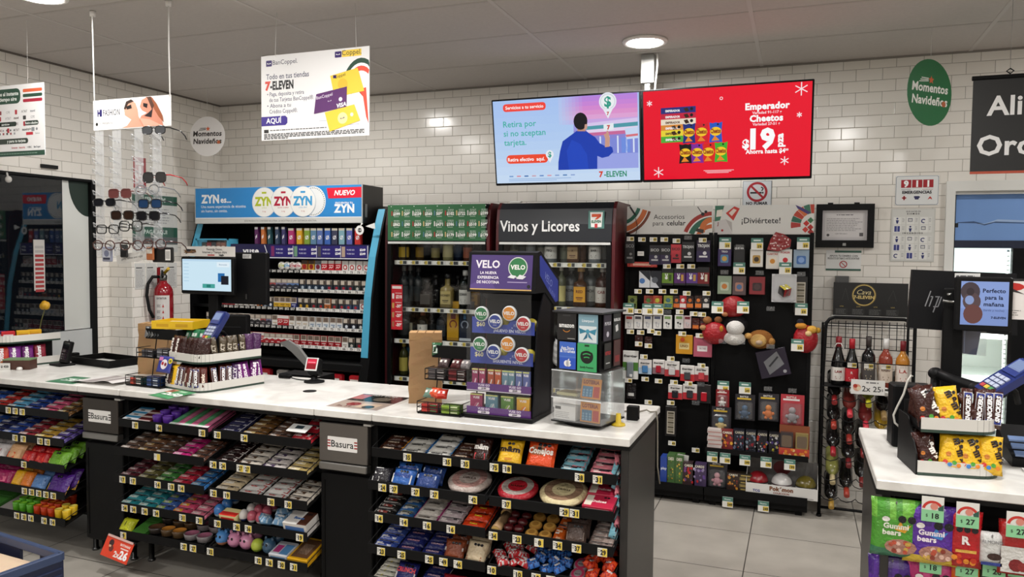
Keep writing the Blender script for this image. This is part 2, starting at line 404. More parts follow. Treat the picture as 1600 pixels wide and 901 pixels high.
m=MB(); m.box(DX0,WY+.015,0,DX0+.012,WY+.05,DZ-.02,'#101214','black'); m.box(1.235,WY+.012,0,1.36,WY+.06,1.7,'#0c0d0f','black'); o=m.build('door_frame'); o['kind']='structure'
for i,z in enumerate((.55,.86,1.14,1.42)):
 t=thing('cooler_shelf','%s empty white shelf inside the lit cooler at the right edge'%('lowest','second lowest','second highest','topmost')[i],'shelf',((DX0+DX1)/2,WY+.5,z))
 W=(DX1-DX0)/2-.002
 m=MB(); m.box(-W,-.3,-.012,W,.249,0,'#eef4ef','gloss'); m.build('shelf_board',t)
 m=MB(); m.box(-W,-.315,-.025,W,-.301,.012,'#f6faf6','satin'); m.build('price_rail',t)
t=thing('led_strip','vertical strip of white dotted LEDs at the edge of the cooler door','light',(1.228,WY+.1,0))
m=MB(); m.box(-.004,0,.25,.008,.02,1.69,'#d8dcd8','satin'); m.build('strip_channel',t)
m=MB()
for k in range(48):m.box(-.007,-.002,.27+k*.0295,.005,-.0005,.288+k*.0295,'#fff','led')
m.build('strip_diodes',t)
la=bpy.data.lights.new('cooler_light','AREA'); la.shape='RECTANGLE'; la.size=1.2; la.size_y=.1; la.energy=9; la.color=(.95,1,.96)
lo=bpy.data.objects.new('cooler_light',la); C.objects.link(lo); lo.location=(1.7,WY+.22,2.08);
la=bpy.data.lights.new('led_strip_light','AREA'); la.shape='RECTANGLE'; la.size=.03; la.size_y=1.4; la.energy=9; la.color=(.95,1,.96)
lo=bpy.data.objects.new('led_strip_light',la); C.objects.link(lo); lo.location=(1.215,WY+.11,.97); lo.rotation_euler=Vector((.25,-1,0)).to_track_quat('Z','Y').to_euler()
for i,(x,y)in enumerate(LAMPS):
 t=thing('ceiling_downlight','lit round recessed downlight in the grey ceiling above the twin screens' if i==0 else 'round recessed downlight in the ceiling, out in the shop away from the twin screens','lamp',(x,y,CEIL),group=None if i==0 else 'downlights in the shop ceiling')
 m=MB(); m.lathe([(.108,-.016),(.118,-.02),(.132,-.016),(.136,-.0035),(.1,-.0035)],'#e9e6e2','satin',n=32,caps=False); m.build('trim_ring',t)
 m=MB(); m.lathe([(.0001,-.03),(.05,-.0285),(.085,-.024),(.112,-.014)],'#fff','lamp',n=32,caps=False); m.build('diffuser',t)
 la=bpy.data.lights.new('downlight','AREA'); la.shape='DISK'; la.size=.2; la.energy=LAMP_W*(.45 if i==1 else.6 if i==2 else.6 if i==3 else 1); la.color=(1,.98,.95)
 lo=bpy.data.objects.new('downlight',la); C.objects.link(lo); lo.location=(0,0,-.034); lo.parent=t
 # counters
TZ=.93
def worktop(x0,x1,y0,y1,label,tail=''):
 t=thing('countertop',label,'countertop',((x0+x1)/2,y0,TZ))
 m=MB(); m.box(-(x1-x0)/2,0,-.032,(x1-x0)/2,y1-y0,0,'#fff','quartz',b=.003); m.build('slab',t)
 m=MB(); m.box(-(x1-x0)/2,.01,-.05,(x1-x0)/2,y1-y0-.01,-.0325,'#121212','black'); m.build('under_frame',t); return t
CY0,CY1=2.885,3.575
SEAM=[-4.86,-3.512,-3.219,-2.045,-1.744,-.595]
for i,l in enumerate(('white quartz countertop over the far-left candy bay, reaching the shop window','narrow white quartz countertop over the bin with the shadowed sign',
'long white quartz countertop with a black cable hole beside the red scanner','narrow white countertop with a colour leaflet inlaid, over the brighter steel bin',
'white quartz countertop of the right candy bay, ending at the aisle')):
 t=worktop(SEAM[i]+.0015,SEAM[i+1]-.0015,CY0,CY1,l)
 if i==2:
  m=MB(); m.lathe([(.034,.0004),(.034,.002),(.028,.002),(.026,.0006),(.0001,.0006)],'#0a0a0b','black',n=24,cx=-2.315-(SEAM[2]+SEAM[3])/2,cy=3.233-CY0,caps=False); m.build('cable_grommet',t)
 if i==3:
  m=MB(); a=Art(m,(0,0,0),(1,0,0),(0,1,0),'gloss')
  u0,v0,u1,v1=-.135,.07,.135,.40
  a.rect(u0,v0,u1,v1,'#d9c9c6',1); a.rect(u0+.005,v0+.16,u1-.005,v1-.006,'#26241f',2); a.rect(u0+.005,v0+.006,u1-.005,v0+.155,'#b9a79a',2)
  a.rect(u0+.005,v0+.2,u0+.07,v1-.02,'#c06f70',3); a.circ(.03,.3,.045,'#6b6256',3); a.circ(-.04,.16,.035,'#8d1f25',3); a.rect(.0,.1,.1,.19,'#e2c6ad',3); a.circ(.06,.12,.03,'#33302c',4)
  a.text('HOT DOG',.0,.365,.02,'#e9e6df',4,bold=.02); a.text('2x 39',-.06,.095,.022,'#7a1d22',4,bold=.02); m.build('leaflet',t)
def cabinet(x0,x1,label,name='cabinet',end=None):
 t=thing(name,label,'cabinet',((x0+x1)/2,3.0,0)); W=(x1-x0)/2-.002
 m=MB(); m.box(-W,.2,.1,W,.53,.878,'#0c0c0d','black'); m.build('back_panel',t)
 for s in(-1,1):
  m=MB(); x=s*W; m.box(min(x,x-s*.018),.16,.1,max(x,x-s*.018),.199,.878,'#111112','black'); m.build('side_panel',t)
 for sx in(-1,1):
  for y in(.03,.48):
   m=MB(); m.lathe([(.02,0),(.02,.01),(.014,.012),(.014,.099)],'#5d5d5d','metal',n=10,cx=sx*(W-.05),cy=y); m.build('leg',t)
 return t
cabinet(SEAM[0],SEAM[1],'black open-front cabinet carrying the trays of the far-left candy bay')
cabinet(SEAM[2],SEAM[3],'black open-front cabinet carrying the trays of the middle candy bay')
cabinet(SEAM[4],-.665,'black open-front cabinet carrying the trays of the right candy bay')
t=thing('end_panel','tall dark grey panel closing the aisle end of the long counter','panel',(-.64,2.93,0))
m=MB(); m.box(0,0,0,.032,.60,.878,'#2a2827','satin',b=.002); m.build('board',t)
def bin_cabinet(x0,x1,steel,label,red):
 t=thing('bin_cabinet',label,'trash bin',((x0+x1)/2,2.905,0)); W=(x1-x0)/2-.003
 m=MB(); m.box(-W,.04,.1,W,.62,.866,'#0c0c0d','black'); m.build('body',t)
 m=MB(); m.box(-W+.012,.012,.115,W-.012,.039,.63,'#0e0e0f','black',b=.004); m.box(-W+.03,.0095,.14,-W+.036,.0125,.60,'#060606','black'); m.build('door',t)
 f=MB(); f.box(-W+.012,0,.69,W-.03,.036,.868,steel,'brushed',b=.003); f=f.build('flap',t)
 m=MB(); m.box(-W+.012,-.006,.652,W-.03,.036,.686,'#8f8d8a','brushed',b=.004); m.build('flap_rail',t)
 m=MB(); a=Art(m,(-.012,0,.775)); a.rrect(-.078,-.032,.078,.032,.004,'#f1efec',1); a.text('Basura',0,-.015,.03,'#222',2,bold=.012)
 for s in(-1,1):
  for k in(-1,0,1):a.rect(min(s*.078,s*.062),k*.013-.003,max(s*.078,s*.062),k*.013+.003,red,2)
 m.build('sign',f)
 m=MB(); m.box(W-.05,.0,.868,W-.012,.03,.878,'#b9b7b3','satin'); m.build('latch',t)
 for sx in(-1,1):
  m=MB(); m.lathe([(.02,0),(.02,.01),(.014,.012),(.014,.099)],'#5d5d5d','metal',n=10,cx=sx*(W-.04),cy=.1); m.build('leg',t)
bin_cabinet(SEAM[1],SEAM[2],'#4c4743','dim steel bin cabinet marked Basura between the far-left and middle candy bays','#3a3230')  # shade on this bin is put into its darker steel and stripe colours
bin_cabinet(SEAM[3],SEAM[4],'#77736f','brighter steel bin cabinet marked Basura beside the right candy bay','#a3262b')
t=worktop(.25,2.3,2.672,3.467,'white countertop of the right-hand till, its corner facing the aisle')
t=thing('till_cabinet','dark cabinet under the right-hand till with a pegged candy front','cabinet',(.27,2.75,0))
m=MB(); m.box(0,-.05,0,.025,.68,.878,'#2c2a28','satin',b=.002); m.build('end_panel',t)
m=MB(); m.box(.026,.05,.02,2.0,.66,.878,'#0b0b0c','black'); m.build('body',t)
# tobacco case
CX0,CX1=-4.77,-2.965
def caseY(z):return 4.9+.2*(z-.85)/1.12
t=thing('tobacco_case','tall black tobacco display case with light blue curved sides and blue header','display case',((CX0+CX1)/2,5.0,0)); case=t
W=(CX1-CX0)/2; TX=(CX0+CX1)/2
m=MB(); m.box(-W+.03,.36,.1,W-.03,.49,2.0,'#0b0b0c','black'); m.box(-W+.03,-.06,0,W-.03,.36,.62,'#0d0d0e','black'); m.build('carcass',t)
m=MB(); m.box(-W+.05,.06,.80,W-.05,.355,.835,'#101011','black'); m.box(-W+.05,-.14,.735,W-.05,-.06,.80,'#131314','black',b=.01); m.box(-W+.05,-.06,.735,W-.05,.355,.80,'#0e0e0f','black'); m.build('lower_shelf',t)
for s in(-1,1):
 pr=[(4.88-.05+.0,.62),(4.88,.85),(4.925,1.3),(4.99,1.6),(5.08,1.85),(5.13,1.965)]
 pr=[(y-5.0,z)for y,z in pr]; out=[(y-.004,z)for y,z in pr]
 m=MB(); x0,x1=(W-.075,W)if s>0 else(-W,-W+.075)
 m.prism(pr+[(.35,2.01),(.35,.62)],x0,x1,'x','#0b0b0c','black'); sp=m.build('side_panel',t)
 m=MB(); xa,xb=(W-.074,W-.014)if s>0 else(-W+.014,-W+.074)
 for(ya,za),(yb,zb)in zip(pr[1:],pr[2:]):m.poly(((xa,ya-.003,za),(xb,ya-.003,za),(xb,yb-.003,zb),(xa,yb-.003,zb)),'#4fa9cc','satin')
 m.build('blue_strip',sp)
hx0,hx1=-4.70-TX,-3.10-TX
m=MB(); m.box(hx0,0,1.855,hx1,.30,2.145,'#2c2b2a','satin',faces={'top':'#cfcfcc'}); m.box(hx0-.002,-.006,1.855,hx1+.002,0,2.147,'#b9bbb9','satin')
hd=m.build('header',t)
m=MB(); a=Art(m,((hx0+hx1)/2,-.006,1.855),fin='satin'); HW=(hx1-hx0)/2
a.rect(-HW+.006,.048,HW-.006,.288,'#2f8ad0',1); a.rect(-HW+.006,.042,HW-.006,.048,'#f4f6f7',2); a.rect(-HW+.006,.004,HW-.006,.042,'#cfcfcb',1)
a.text('ZYN',-.735,.170,.062,'#f4f7fa',2,'l',bold=.05,sx=.95); a.text('es...',-.535,.170,.047,'#f4f7fa',2,'l',bold=.03)
a.text('Una nueva experiencia de nicotina',-.735,.128,.022,'#e9f2f9',2,'l',bold=.012); a.text('sin humo, sin ceniza.',-.735,.093,.022,'#e9f2f9',2,'l',bold=.012)
a.circ(.36,.168,.117,'#eceeee',3,36)
for k in range(40):a.arc(.36,.168,.1,.108,k*9,k*9+4,'#6c7478',4,1)
for k,(u,c,t2)in enumerate(((-.10,'#b5c22b','CITRUS'),(.085,'#b3173a','BLACK CHERRY'),(.27,'#3f9fd6','COOL MINT'))):
 a.circ(u,.168,.119,'#c4d3df',5+k*3,36); a.circ(u,.168,.115,'#f3f2ee',6+k*3,36); a.text('ZYN',u-.004,.142,.064,c,7+k*3,bold=.05,sx=.92,wmax=.178)
 a.rect(u-.022,.235,u+.022,.25,c,7+k*3); a.text(t2,u,.118,.010,c,7+k*3); a.text('6 mg',u,.09,.011,'#b03030',7+k*3)
a.poly(((.485,.268),(HW-.006,.272),(HW-.006,.192),(.5,.188)),'#e31e3a',2); a.text('NUEVO',.645,.212,.036,'#fff',3,bold=.03,it=.25)
a.text('ENCUENTRA TU',.64,.146,.014,'#f4f7fa',2,bold=.03); a.text('ZYN',.64,.082,.058,'#f4f7fa',2,bold=.05)
a.text('ESTE PRODUCTO CONTIENE NICOTINA. LA NICOTINA ES UNA SUSTANCIA ADICTIVA.',.05,.014,.012,'#3c3c3a',2); m.build('header_poster',hd)
m=MB(); m.box(hx1+.0005,.03,1.90,hx1+.004,.06,2.0,'#8a8a88','satin'); m.build('header_latch',hd)
m=MB(); a=Art(m,(hx1-.02,-.008,1.80)); a.circ(0,0,.036,'#f2f2ef',1); a.circ(0,0,.017,'#2a2a2a',2); a.poly(((.005,.03),(.03,.05),(.012,.058)),'#f2f2ef',1)
a.text('+18',0,-.005,.012,'#f2f2ef',3,bold=.02); a.poly(((.05,.03),(.13,.055),(.135,.01),(.115,.012)),'#e9e9e6',1); m.build('age_tag',t)
vz=1.575; vy=caseY(1.6)-5.0-.035
m=MB(); m.box(-W+.43,vy,vz,W-.08,vy+.012,vz+.115,'#1d1a4a','satin'); a=Art(m,(-W+.43,vy,vz),fin='satin'); VW=2*W-.51
a.text('vuse',.20,.035,.052,'#f5f5f7',1,bold=.03,sx=1.1)
a.line(((.335,.108),(.375,.008),(VW-.01,.008),(VW-.01,.108)),.007,'#e8e8ee',1)
a.rect(.39,.016,VW-.016,.104,'#2a2170',1)
for k in range(4):
 u=.40+k*(VW-.42)/4; a.rect(u,.02,u+.03,.1,('#7c2b62','#6f9a7c','#4d4a55','#b8a08c')[k],2)
 for j in range(2):a.text('VUSE GO',u+.045,.07-.03*j,.011,'#cfcfe8',2,'l',bold=.02); a.text('$249',u+.16,.068-.03*j,.016,'#fff',2,'l',bold=.04)
 if k:a.rect(u-.012,.015,u-.008,.104,'#e8e8ee',2)
m.build('price_board',t)
m=MB()
x0,x1=-W+.085,-W+.42
for z in(1.60,1.72):m.box(x0,vy-.02,z,x1,vy-.012,z+.012,'#4fa9cc','satin')
for x in(x0,x1-.012):m.box(x,vy-.02,1.60,x+.012,vy+.1,1.732,'#4fa9cc','satin')
m.box(x0+.012,vy-.015,1.612,x1-.012,vy-.013,1.72,'#fff','clear'); m.box(x0,vy,1.585,x1,vy+.12,1.597,'#17181a','black')
m.build('blue_edged_bin',t)
for k in range(6):
 c=('#4c5048','#8d2f30','#3f4347','#7a4a3a','#88503e','#43556d')[k]
 m=MB(); m.box(-.022,0,0,.022,.03,.105,c,'satin',faces={'front':c}); a=Art(m,(0,0,0)); a.rect(-.022,.0,.022,.045,'#e6e4df',1); a.rect(-.014,.06,.014,.075,'#d8d2c8',1)
 o=m.build('vape_box',None,(TX+x0+.042+k*.05,5.0+vy+.03,1.5975)); tag(o,'%s vape box, number %s from the left behind the blue-edged bin'%(('olive','red','charcoal','brown','rust','slate blue')[k],('one','two','three','four','five','six')[k]),'box','vape boxes in the blue-edged bin')
NUM=['first','second','third','fourth','fifth','sixth','seventh','eighth','ninth','tenth','eleventh','twelfth','thirteenth','fourteenth','fifteenth','sixteenth','seventeenth','eighteenth','nineteenth','twentieth',
'twenty-first','twenty-second','twenty-third','twenty-fourth','twenty-fifth','twenty-sixth','twenty-seventh','twenty-eighth','twenty-ninth','thirtieth']
vx=[472+17*0,484,496,509,519,531][:0]
spec=[(403,'#5b2a5a'),(413,'#c2703c'),(423,'#31535a'),(435,'#3b4a63'),(445,'#43406b'),(457,'#b0366f'),(470,'#d5a02c'),(482,'#7f9a3d'),(492,'#5f83a0'),(502,'#5a6fa8'),(514,'#3d63b0'),(525,'#3d3f56'),(536,'#7ea6b4'),(548,'#5a62a8'),(561,'#c0332f')]
for k,(px,c)in enumerate(spec):
 p=PY(px,378,5.0+vy+.045); hh=.125 if k>4 else.135; wd=.05 if k>4 else.03
 m=MB(); m.box(-wd/2,0,0,wd/2,.03,hh,c,'satin'); a=Art(m,(0,0,0),fin='satin'); a.rect(-wd/2,hh-.018,wd/2,hh,'#cfc9b8' if k>4 else '#d8d8d8',1)
 a.circ(0,hh*.42,wd*.3,'#e9e6ea',1); a.circ(0,hh*.42,wd*.2,c,2); a.line(((-wd*.2,hh*.3),(wd*.25,hh*.55)),.005,'#f3f3f3',3)
 o=m.build('vape_box',None,(p.x,p.y-.02,vz+.117)); tag(o,'slim coloured vape box standing on the purple price board, %s from the left'%NUM[k],'box','vape boxes above the purple price board')
m=MB(); m.box(-W+.44,vy+.0125,vz+.10,W-.09,vy+.1,vz+.116,'#101012','black'); m.build('board_ledge',case)
def rowz(py):
 Y=5.0
 for _ in range(4):z=PY(571,py,Y).z; Y=caseY(z)
 return z,Y
def pack(style):
 k,c1,c2,c3=style; w_,d_,h_=.054,.023,.086
 m=MB(); m.box(-w_/2,0,0,w_/2,d_,h_,c1,'satin'); a=Art(m,(0,0,0),fin='satin')
 if k=='warn':
  a.rect(-w_/2,h_*.52,w_/2,h_,'#8d8378',1); a.rect(-w_/2+.004,h_*.6,.006,h_*.94,'#c9bfb2',2); a.rect(.01,h_*.58,w_/2-.003,h_*.9,'#4a3d36',2); a.rect(-w_/2,h_*.52,w_/2,h_*.57,'#2d2926',3)
  a.circ(0,h_*.28,.012,c2,2,12); a.rect(-.016,h_*.1,.016,h_*.16,c3,2)
 elif k=='roof':
  a.rect(-w_/2,h_*.62,w_/2,h_,'#9a8f84',1); a.rect(-.02,h_*.68,.02,h_*.93,'#c4b9ac',2); a.poly(((-w_/2,h_*.42),(0,h_*.55),(w_/2,h_*.42),(w_/2,h_*.62),(-w_/2,h_*.62)),c2,3); a.rect(-.012,h_*.2,.012,h_*.27,c3,2)
 elif k=='target':
  a.rect(-w_/2,h_*.66,w_/2,h_,c3,1); a.circ(0,h_*.42,.019,c2,2,16); a.circ(0,h_*.42,.011,c1,3,14)if c1=='#e6e2de' else None
 elif k=='script':
  a.rect(-w_/2,h_*.72,w_/2,h_,c3,1); a.line(((-.02,h_*.3),(-.008,h_*.45),(.0,h_*.33),(.02,h_*.48)),.005,c2,2); a.rect(-.02,h_*.55,.02,h_*.6,c2,2)
 elif k=='half':
  a.rect(-w_/2,h_*.55,w_/2,h_,'#a89a8c',1); a.rect(-.018,h_*.6,.018,h_*.95,'#6f5f54',2); a.rect(-w_/2,h_*.5,w_/2,h_*.56,'#e9e5df',3); a.rect(-.017,h_*.3,.017,h_*.36,c2,2); a.circ(.006,h_*.16,.008,c3,2,10)
 return m
ST={'zyn':None,
'a':('target','#b9793f','#a01c20','#4d3b30'),'b':('target','#d5a437','#8e1d1f','#4d3b30'),'c':('target','#b9bcc4','#7d2236','#6b6a70'),
'd':('script','#c4232f','#f3e9e6','#d8d2cd'),'e':('target','#e6e2de','#b3262c','#d4cfca'),
'f':('roof','#2a2b2e','#c9c5c0','#999'),'g':('roof','#3a3035','#a24a4c','#bbb'),'h':('roof','#35323c','#7a7794','#bbb'),'i':('roof','#2e3340','#5f7fb4','#bbb'),
'j':('warn','#27384a','#b9c4cf','#7f93a6'),'k':('warn','#2b3440','#a32b3a','#bcc4cc'),'l':('warn','#2f3836','#c9c2b8','#6f8fb0'),'m':('warn','#22252a','#d4d4d4','#5a8f6f'),
'n':('half','#d9ad32','#7a5a14','#b98a1f'),'o':('half','#2b2f6d','#dcdcec','#8f93c4'),'p':('warn','#2a2b2d','#d9a92c','#e0b53a'),'q':('warn','#3a3a3c','#a3222f','#8f9a8c'),'r':('half','#c8733f','#2b1d14','#2b1d14'),
's':('warn','#3a4a66','#b02a36','#5a86b8'),'t':('target','#e6e2de','#a83a3a','#8a7c74'),'u':('half','#e8e4de','#b89a6c','#c9c4bd'),'v':('script','#b3202a','#efe3de','#e4ddd8'),'w':('half','#dfe2e4','#3f6a9a','#7f93a6'),
'x':('warn','#20242d','#dfe4ea','#2e4f86'),'y':('half','#a41f29','#e9d9d4','#c98f8c'),'z':('roof','#a8202b','#ece4de','#f0e4e0'),'W':('half','#ece8e2','#8c8278','#a79c92'),'G':('warn','#6b6a68','#c4bfb8','#8f8b86')}
DESC={'a':'brown pack with red disc','b':'yellow pack with dark red disc','c':'silver pack with plum disc','d':'red pack with white script','e':'white pack with red ring','f':'black pack with white chevron','g':'dark pack with red chevron',
'h':'dark pack with lilac chevron','i':'dark pack with blue chevron','j':'navy pack with pale disc','k':'slate pack with red disc','l':'dark green pack with cream disc','m':'black pack with white disc','n':'yellow pack','o':'indigo pack',
'p':'black pack with yellow disc','q':'charcoal pack with red disc','r':'orange pack','s':'blue pack with red disc','t':'white pack with muted red disc','u':'cream pack','v':'red pack with cream top','w':'silver white pack with blue mark',
'x':'midnight pack with white disc','y':'red pack with pale mark','z':'red pack with white chevron','W':'white pack','G':'grey pack'}
ROWS=[(424,'ZZZZ','abcdddeeee',12),(455,'ffghiiffgghhii','jjjjkkkklm',14),(485,'zzzzWWWWrjxnnno','ppqqrqkssT',15),(515,'GGGGGGWWffghuvvu','uuwwwwwxxm',15),(545,'zWzzWzvzvvzzzzz','yyyyyyyWlq',15)]
PACKS={}
TIER=['top','second','third','fourth','bottom']
PRICE=['80 80 80 66 72 72 73 73 73 73','73 73 73 66 73 73 73 66 73 66','73 73 73 73 73 73 73 73 73 80','62 37 66 66 50 73 73 73 80 80','62 62 37 72 66 50 73 66 73 73']
for ri,(py,left,right,nl)in enumerate(ROWS):
 z,Y=rowz(py); y=Y-5.0
 m=MB(); m.box(-W+.078,y,z-.017,W-.078,y+.22,z-.008,'#0e0e0f','black'); m.box(-W+.078,y-.006,z-.022,W-.078,y,z+.003,'#0c0c0d','black'); sh=m.build('shelf',case)
 m=MB(); a=Art(m,(0,y-.0065,z-.022),fin='paper'); pitch=.0622; x=W-.085
 for k in range(10):
  u=x-(10-k)*pitch; a.rect(u,.001,u+pitch-.001,.026,'#e9e7e2',1); a.text(PRICE[ri].split()[k],u+pitch*.55,.005,.017,'#1c1c1c',2,bold=.03)
 xl=x-10*pitch-.004
 for k in range(nl):
  u=xl-(k+1)*.0545; a.rect(u,.001,u+.05,.026,'#2b2b2b',1); a.text(('$73','$66','$57','$52','$41')[(k+ri)%5],u+.026,.004,.017,'#e9e7e2',2,bold=.03)
 m.build('price_strip',sh)
 seq=[(c,TX+x-(10-k)*pitch+pitch/2)for k,c in enumerate(right)]
 if left=='ZZZZ':
  for k in range(4):
   c=('#a9b83a','#3f9fd6','#b3173a','#c43a58')[k]
   m=MB(); m.T=xf((0,0,.032),rx=math.radians(90)); m.lathe([(.0001,0),(.030,0),(.0325,.003),(.0325,.016),(.030,.019),(.0001,.019)],'#ece9e4','satin',n=20,caps=False); m.T=None
   a=Art(m,(0,-.019,.032)); a.text('ZYN',0,-.008,.017,c,1,bold=.05); a.rect(-.01,.015,.01,.019,c,1)
   o=m.build('nicotine_tin',None,(TX+xl-.026-(3-k)*.052,Y+.022,z+.004-.0035)); tag(o,'%s lettered round white tin standing on the top tobacco shelf'%('lime','blue','crimson','pink')[k],'tin','round white tins')
 else:seq=[(c,TX+xl-.0545*(len(left)-k)+.026)for k,c in enumerate(left)]+seq
 tot=len(seq)
 for k,(c,xx)in enumerate(seq):
  if c=='T':c='t'
  L='cigarette %s, %s from the right on the %s tobacco shelf'%(DESC[c],NUM[tot-1-k],TIER[ri])
  loc=(xx,Y+.004+random.random()*.008,z-.0078); rot=(0,0,random.uniform(-.05,.05))
  if c not in PACKS:
   o=pack(ST[c]).build('cigarette_pack',None,loc,rot); tag(o,L,'cigarette pack','cigarette packs on the tobacco shelves'); PACKS[c]=o
  else:dup(PACKS[c],loc,rot,L)
for k in range(9):
 x=CX0+.35+k*.165; c=('#b3222c','#2c5a3c','#c4c0ba','#a8202b','#8f8a84','#77716a','#dcd6ca','#b8202c','#c0262f')[k]
 m=MB(); m.box(-.05,0,0,.05,.06,.09,c,'wrap',b=.01); a=Art(m,(0,0,0)); a.rect(-.035,.03,.035,.06,'#e8e2dc',1.5)
 o=m.build('tobacco_carton',None,(x,4.88,.62)); tag(o,'low %s carton under the tobacco case ledge, %s from the left'%(('red','green','pale grey','crimson','grey','taupe','cream','scarlet','bright red')[k],NUM[k]),'carton','cartons under the tobacco case')
 # bottles
def bottle(name,style,loc,label,group=None,rot=(0,0,0),part=True):
 """style: (shape, glass, label colour, cap colour, height, radius, [text, text colour])"""
 sh,gl,lb,cp,h,r=style[:6]; tx=style[6]if len(style)>6 else None
 if sh=='wine':pr=[(r*.9,0),(r,.006),(r,h*.58),(r*.93,h*.64),(r*.6,h*.71),(r*.4,h*.76),(r*.36,h*.8),(r*.36,h*.985),(r*.40,h*.985),(r*.40,h)]
 elif sh=='cone':pr=[(r*.9,0),(r,.006),(r,h*.42),(r*.9,h*.52),(r*.5,h*.72),(r*.37,h*.8),(r*.36,h*.985),(r*.40,h*.985),(r*.40,h)]
 elif sh=='spirit':pr=[(r*.9,0),(r,.008),(r,h*.62),(r*.85,h*.70),(r*.45,h*.76),(r*.36,h*.79),(r*.34,h*.96),(r*.40,h*.96),(r*.40,h)]
 elif sh=='flask':pr=[(r*.92,0),(r,.008),(r,h*.6),(r*.8,h*.72),(r*.38,h*.8),(r*.32,h*.86),(r*.32,h*.97),(r*.36,h)]
 else:pr=[(r*.9,0),(r,.01),(r*.98,h*.5),(r*.9,h*.6),(r*.42,h*.66),(r*.36,h*.7),(r*.36,h*.96),(r*.4,h)]
 t=thing(name,label,'bottle',(loc[0],loc[1],loc[2]+.0008),group=group,rot=rot)
 n=4 if sh=='square' else 14
 m=MB()
 if sh=='square':m.T=xf(rz=math.pi/4)
 m.lathe(pr,gl,'gloss',n=n); m.build('glass_body',t)
 k=r*1.012 if n>4 else r*1.02
 z0,z1=(h*.12,h*.5)if sh!='cone' else(h*.1,h*.38)
 m=MB()
 if n==4:m.box(-r*.66,-r*.725,z0,r*.66,-r*.712,z1,lb,'paper')
 else:
  for i in range(12):
   a0=math.radians(-168+i*13); a1=math.radians(-168+(i+1)*13)
   m.poly([(k*math.cos(a0),k*math.sin(a0),z0),(k*math.cos(a1),k*math.sin(a1),z0),(k*math.cos(a1),k*math.sin(a1),z1),(k*math.cos(a0),k*math.sin(a0),z1)],lb,'paper')
 a=Art(m,(0,-k if n>4 else-r*.725,0),fin='paper',surf=(lambda u,v:-(k-math.sqrt(max(k*k-u*u,0))))if n>4 else None,eps=.001)
 if tx:a.text(tx[0],0,z0+(z1-z0)*.6,(z1-z0)*.17,tx[1],1,bold=.03,wmax=r*1.25); a.rect(-r*.4,z0+(z1-z0)*.25,r*.4,z0+(z1-z0)*.32,tx[1],1); a.rect(-r*.3,z0+(z1-z0)*.14,r*.3,z0+(z1-z0)*.18,tx[1],1)
 m.build('paper_label',t)
 hc=.2 if sh in('wine','cone')else.13
 m=MB(); q=r*.42; m.lathe([(q,h*(1-hc)),(q,h+.0015),(q*.85,h+.003)],cp,'satin',n=12); m.build('cap',t)
 return t
 # drinks coolers
def cooler(x0,x1,label,head):
 t=thing('drinks_cooler',label,'cooler',((x0+x1)/2,5.0,0)); W=(x1-x0)/2
 m=MB(); m.box(-W,.44,.0,W,.475,1.99,'#0d0d0e','black'); m.box(-W,.02,0,W,.44,.12,'#0c0c0d','black'); m.box(-W+.023,.075,1.81,W-.023,.44,1.96,'#0c0c0d','black'); m.build('carcass',t)
 for s in(-1,1):
  m=MB(); xa,xb=(W-.022,W)if s>0 else(-W,-W+.022)
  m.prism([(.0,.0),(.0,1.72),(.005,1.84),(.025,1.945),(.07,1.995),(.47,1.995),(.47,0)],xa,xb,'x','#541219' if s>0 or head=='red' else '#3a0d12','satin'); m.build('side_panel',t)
 m=MB(); m.prism([(-.008,1.722),(-.006,1.84),(.018,1.945),(.06,1.99),(.06,1.72)],-W+.023,W-.023,'x','#161a22','satin'); hd=m.build('header',t)
 for x in(-W+.024,W-.055):
  m=MB(); m.box(x,-.012,.12,x+.031,.02,1.70,'#0a0a0b','black'); m.build('door_stile',t)
 m=MB(); m.box(-W+.03,-.012,1.70,W-.03,-.004,1.716,'#d9d9d6','satin'); m.box(-W+.03,-.01,.09,W-.03,.02,.12,'#0a0a0b','black'); m.build('door_rail',t)
 m=MB(); m.box(-W+.056,-.004,.12,W-.056,.001,1.70,'#fff','glass'); m.build('door_glass',t)
 return t,W,hd
def cooler_shelf(t,W,z,seed,u0=0):
 m=MB(); m.box(-W+.025,.05,z-.008,W-.025,.43,z,'#1a1a1b','black'); sh=m.build('shelf',t)
 m=MB(); m.box(-W+.06,.035,z-.03,W-.06,.041,z+.002,'#d8d8d2','paper'); a=Art(m,(-W+.06,.035,z-.03)); x=.01; r=random.Random(seed)
 while x<2*W-.19:
  a.rect(x,.003,x+.034,.029,'#efede6',1); a.rect(x+.034,.003,x+.058,.029,'#d3bb4e',1); a.text(r.choice(('239','312','410','185','97','529')),x+.036,.01,.01,'#222',2,bold=.03); a.rect(x+.062,.004,x+.062+r.uniform(.02,.038),.028,'#3a3c3e',1); x+=.104
 m.build('price_rail',sh)
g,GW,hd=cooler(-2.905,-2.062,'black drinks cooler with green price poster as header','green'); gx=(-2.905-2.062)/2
m=MB(); a=Art(m,(0,0,0),(1,0,0),(0,.055,1)); a.o=Vector((0,-.0095,1.724)); GP=GW-.028
m.poly(((-GP,-.0085,1.724),(GP,-.0085,1.724),(GP,-.0105,1.985),(-GP,-.0105,1.985)),'#2e6b41','paper'); m.poly(((-GP,-.0105,1.985),(GP,-.0105,1.985),(GP,.05,1.992),(-GP,.05,1.992)),'#8a8f8c','satin')
a=Art(m,(0,-.012,1.724))
PR=[['399','20%','239','560','50%','102','722','929','599'],['862','90','650','35%','471','386','15','510','50%'],['20%','50%','30%','240','410','179','369','299','179']]
bc=['#a43a34','#c9b27a','#d8d8d2','#7a5a3a','#4d7a8a']
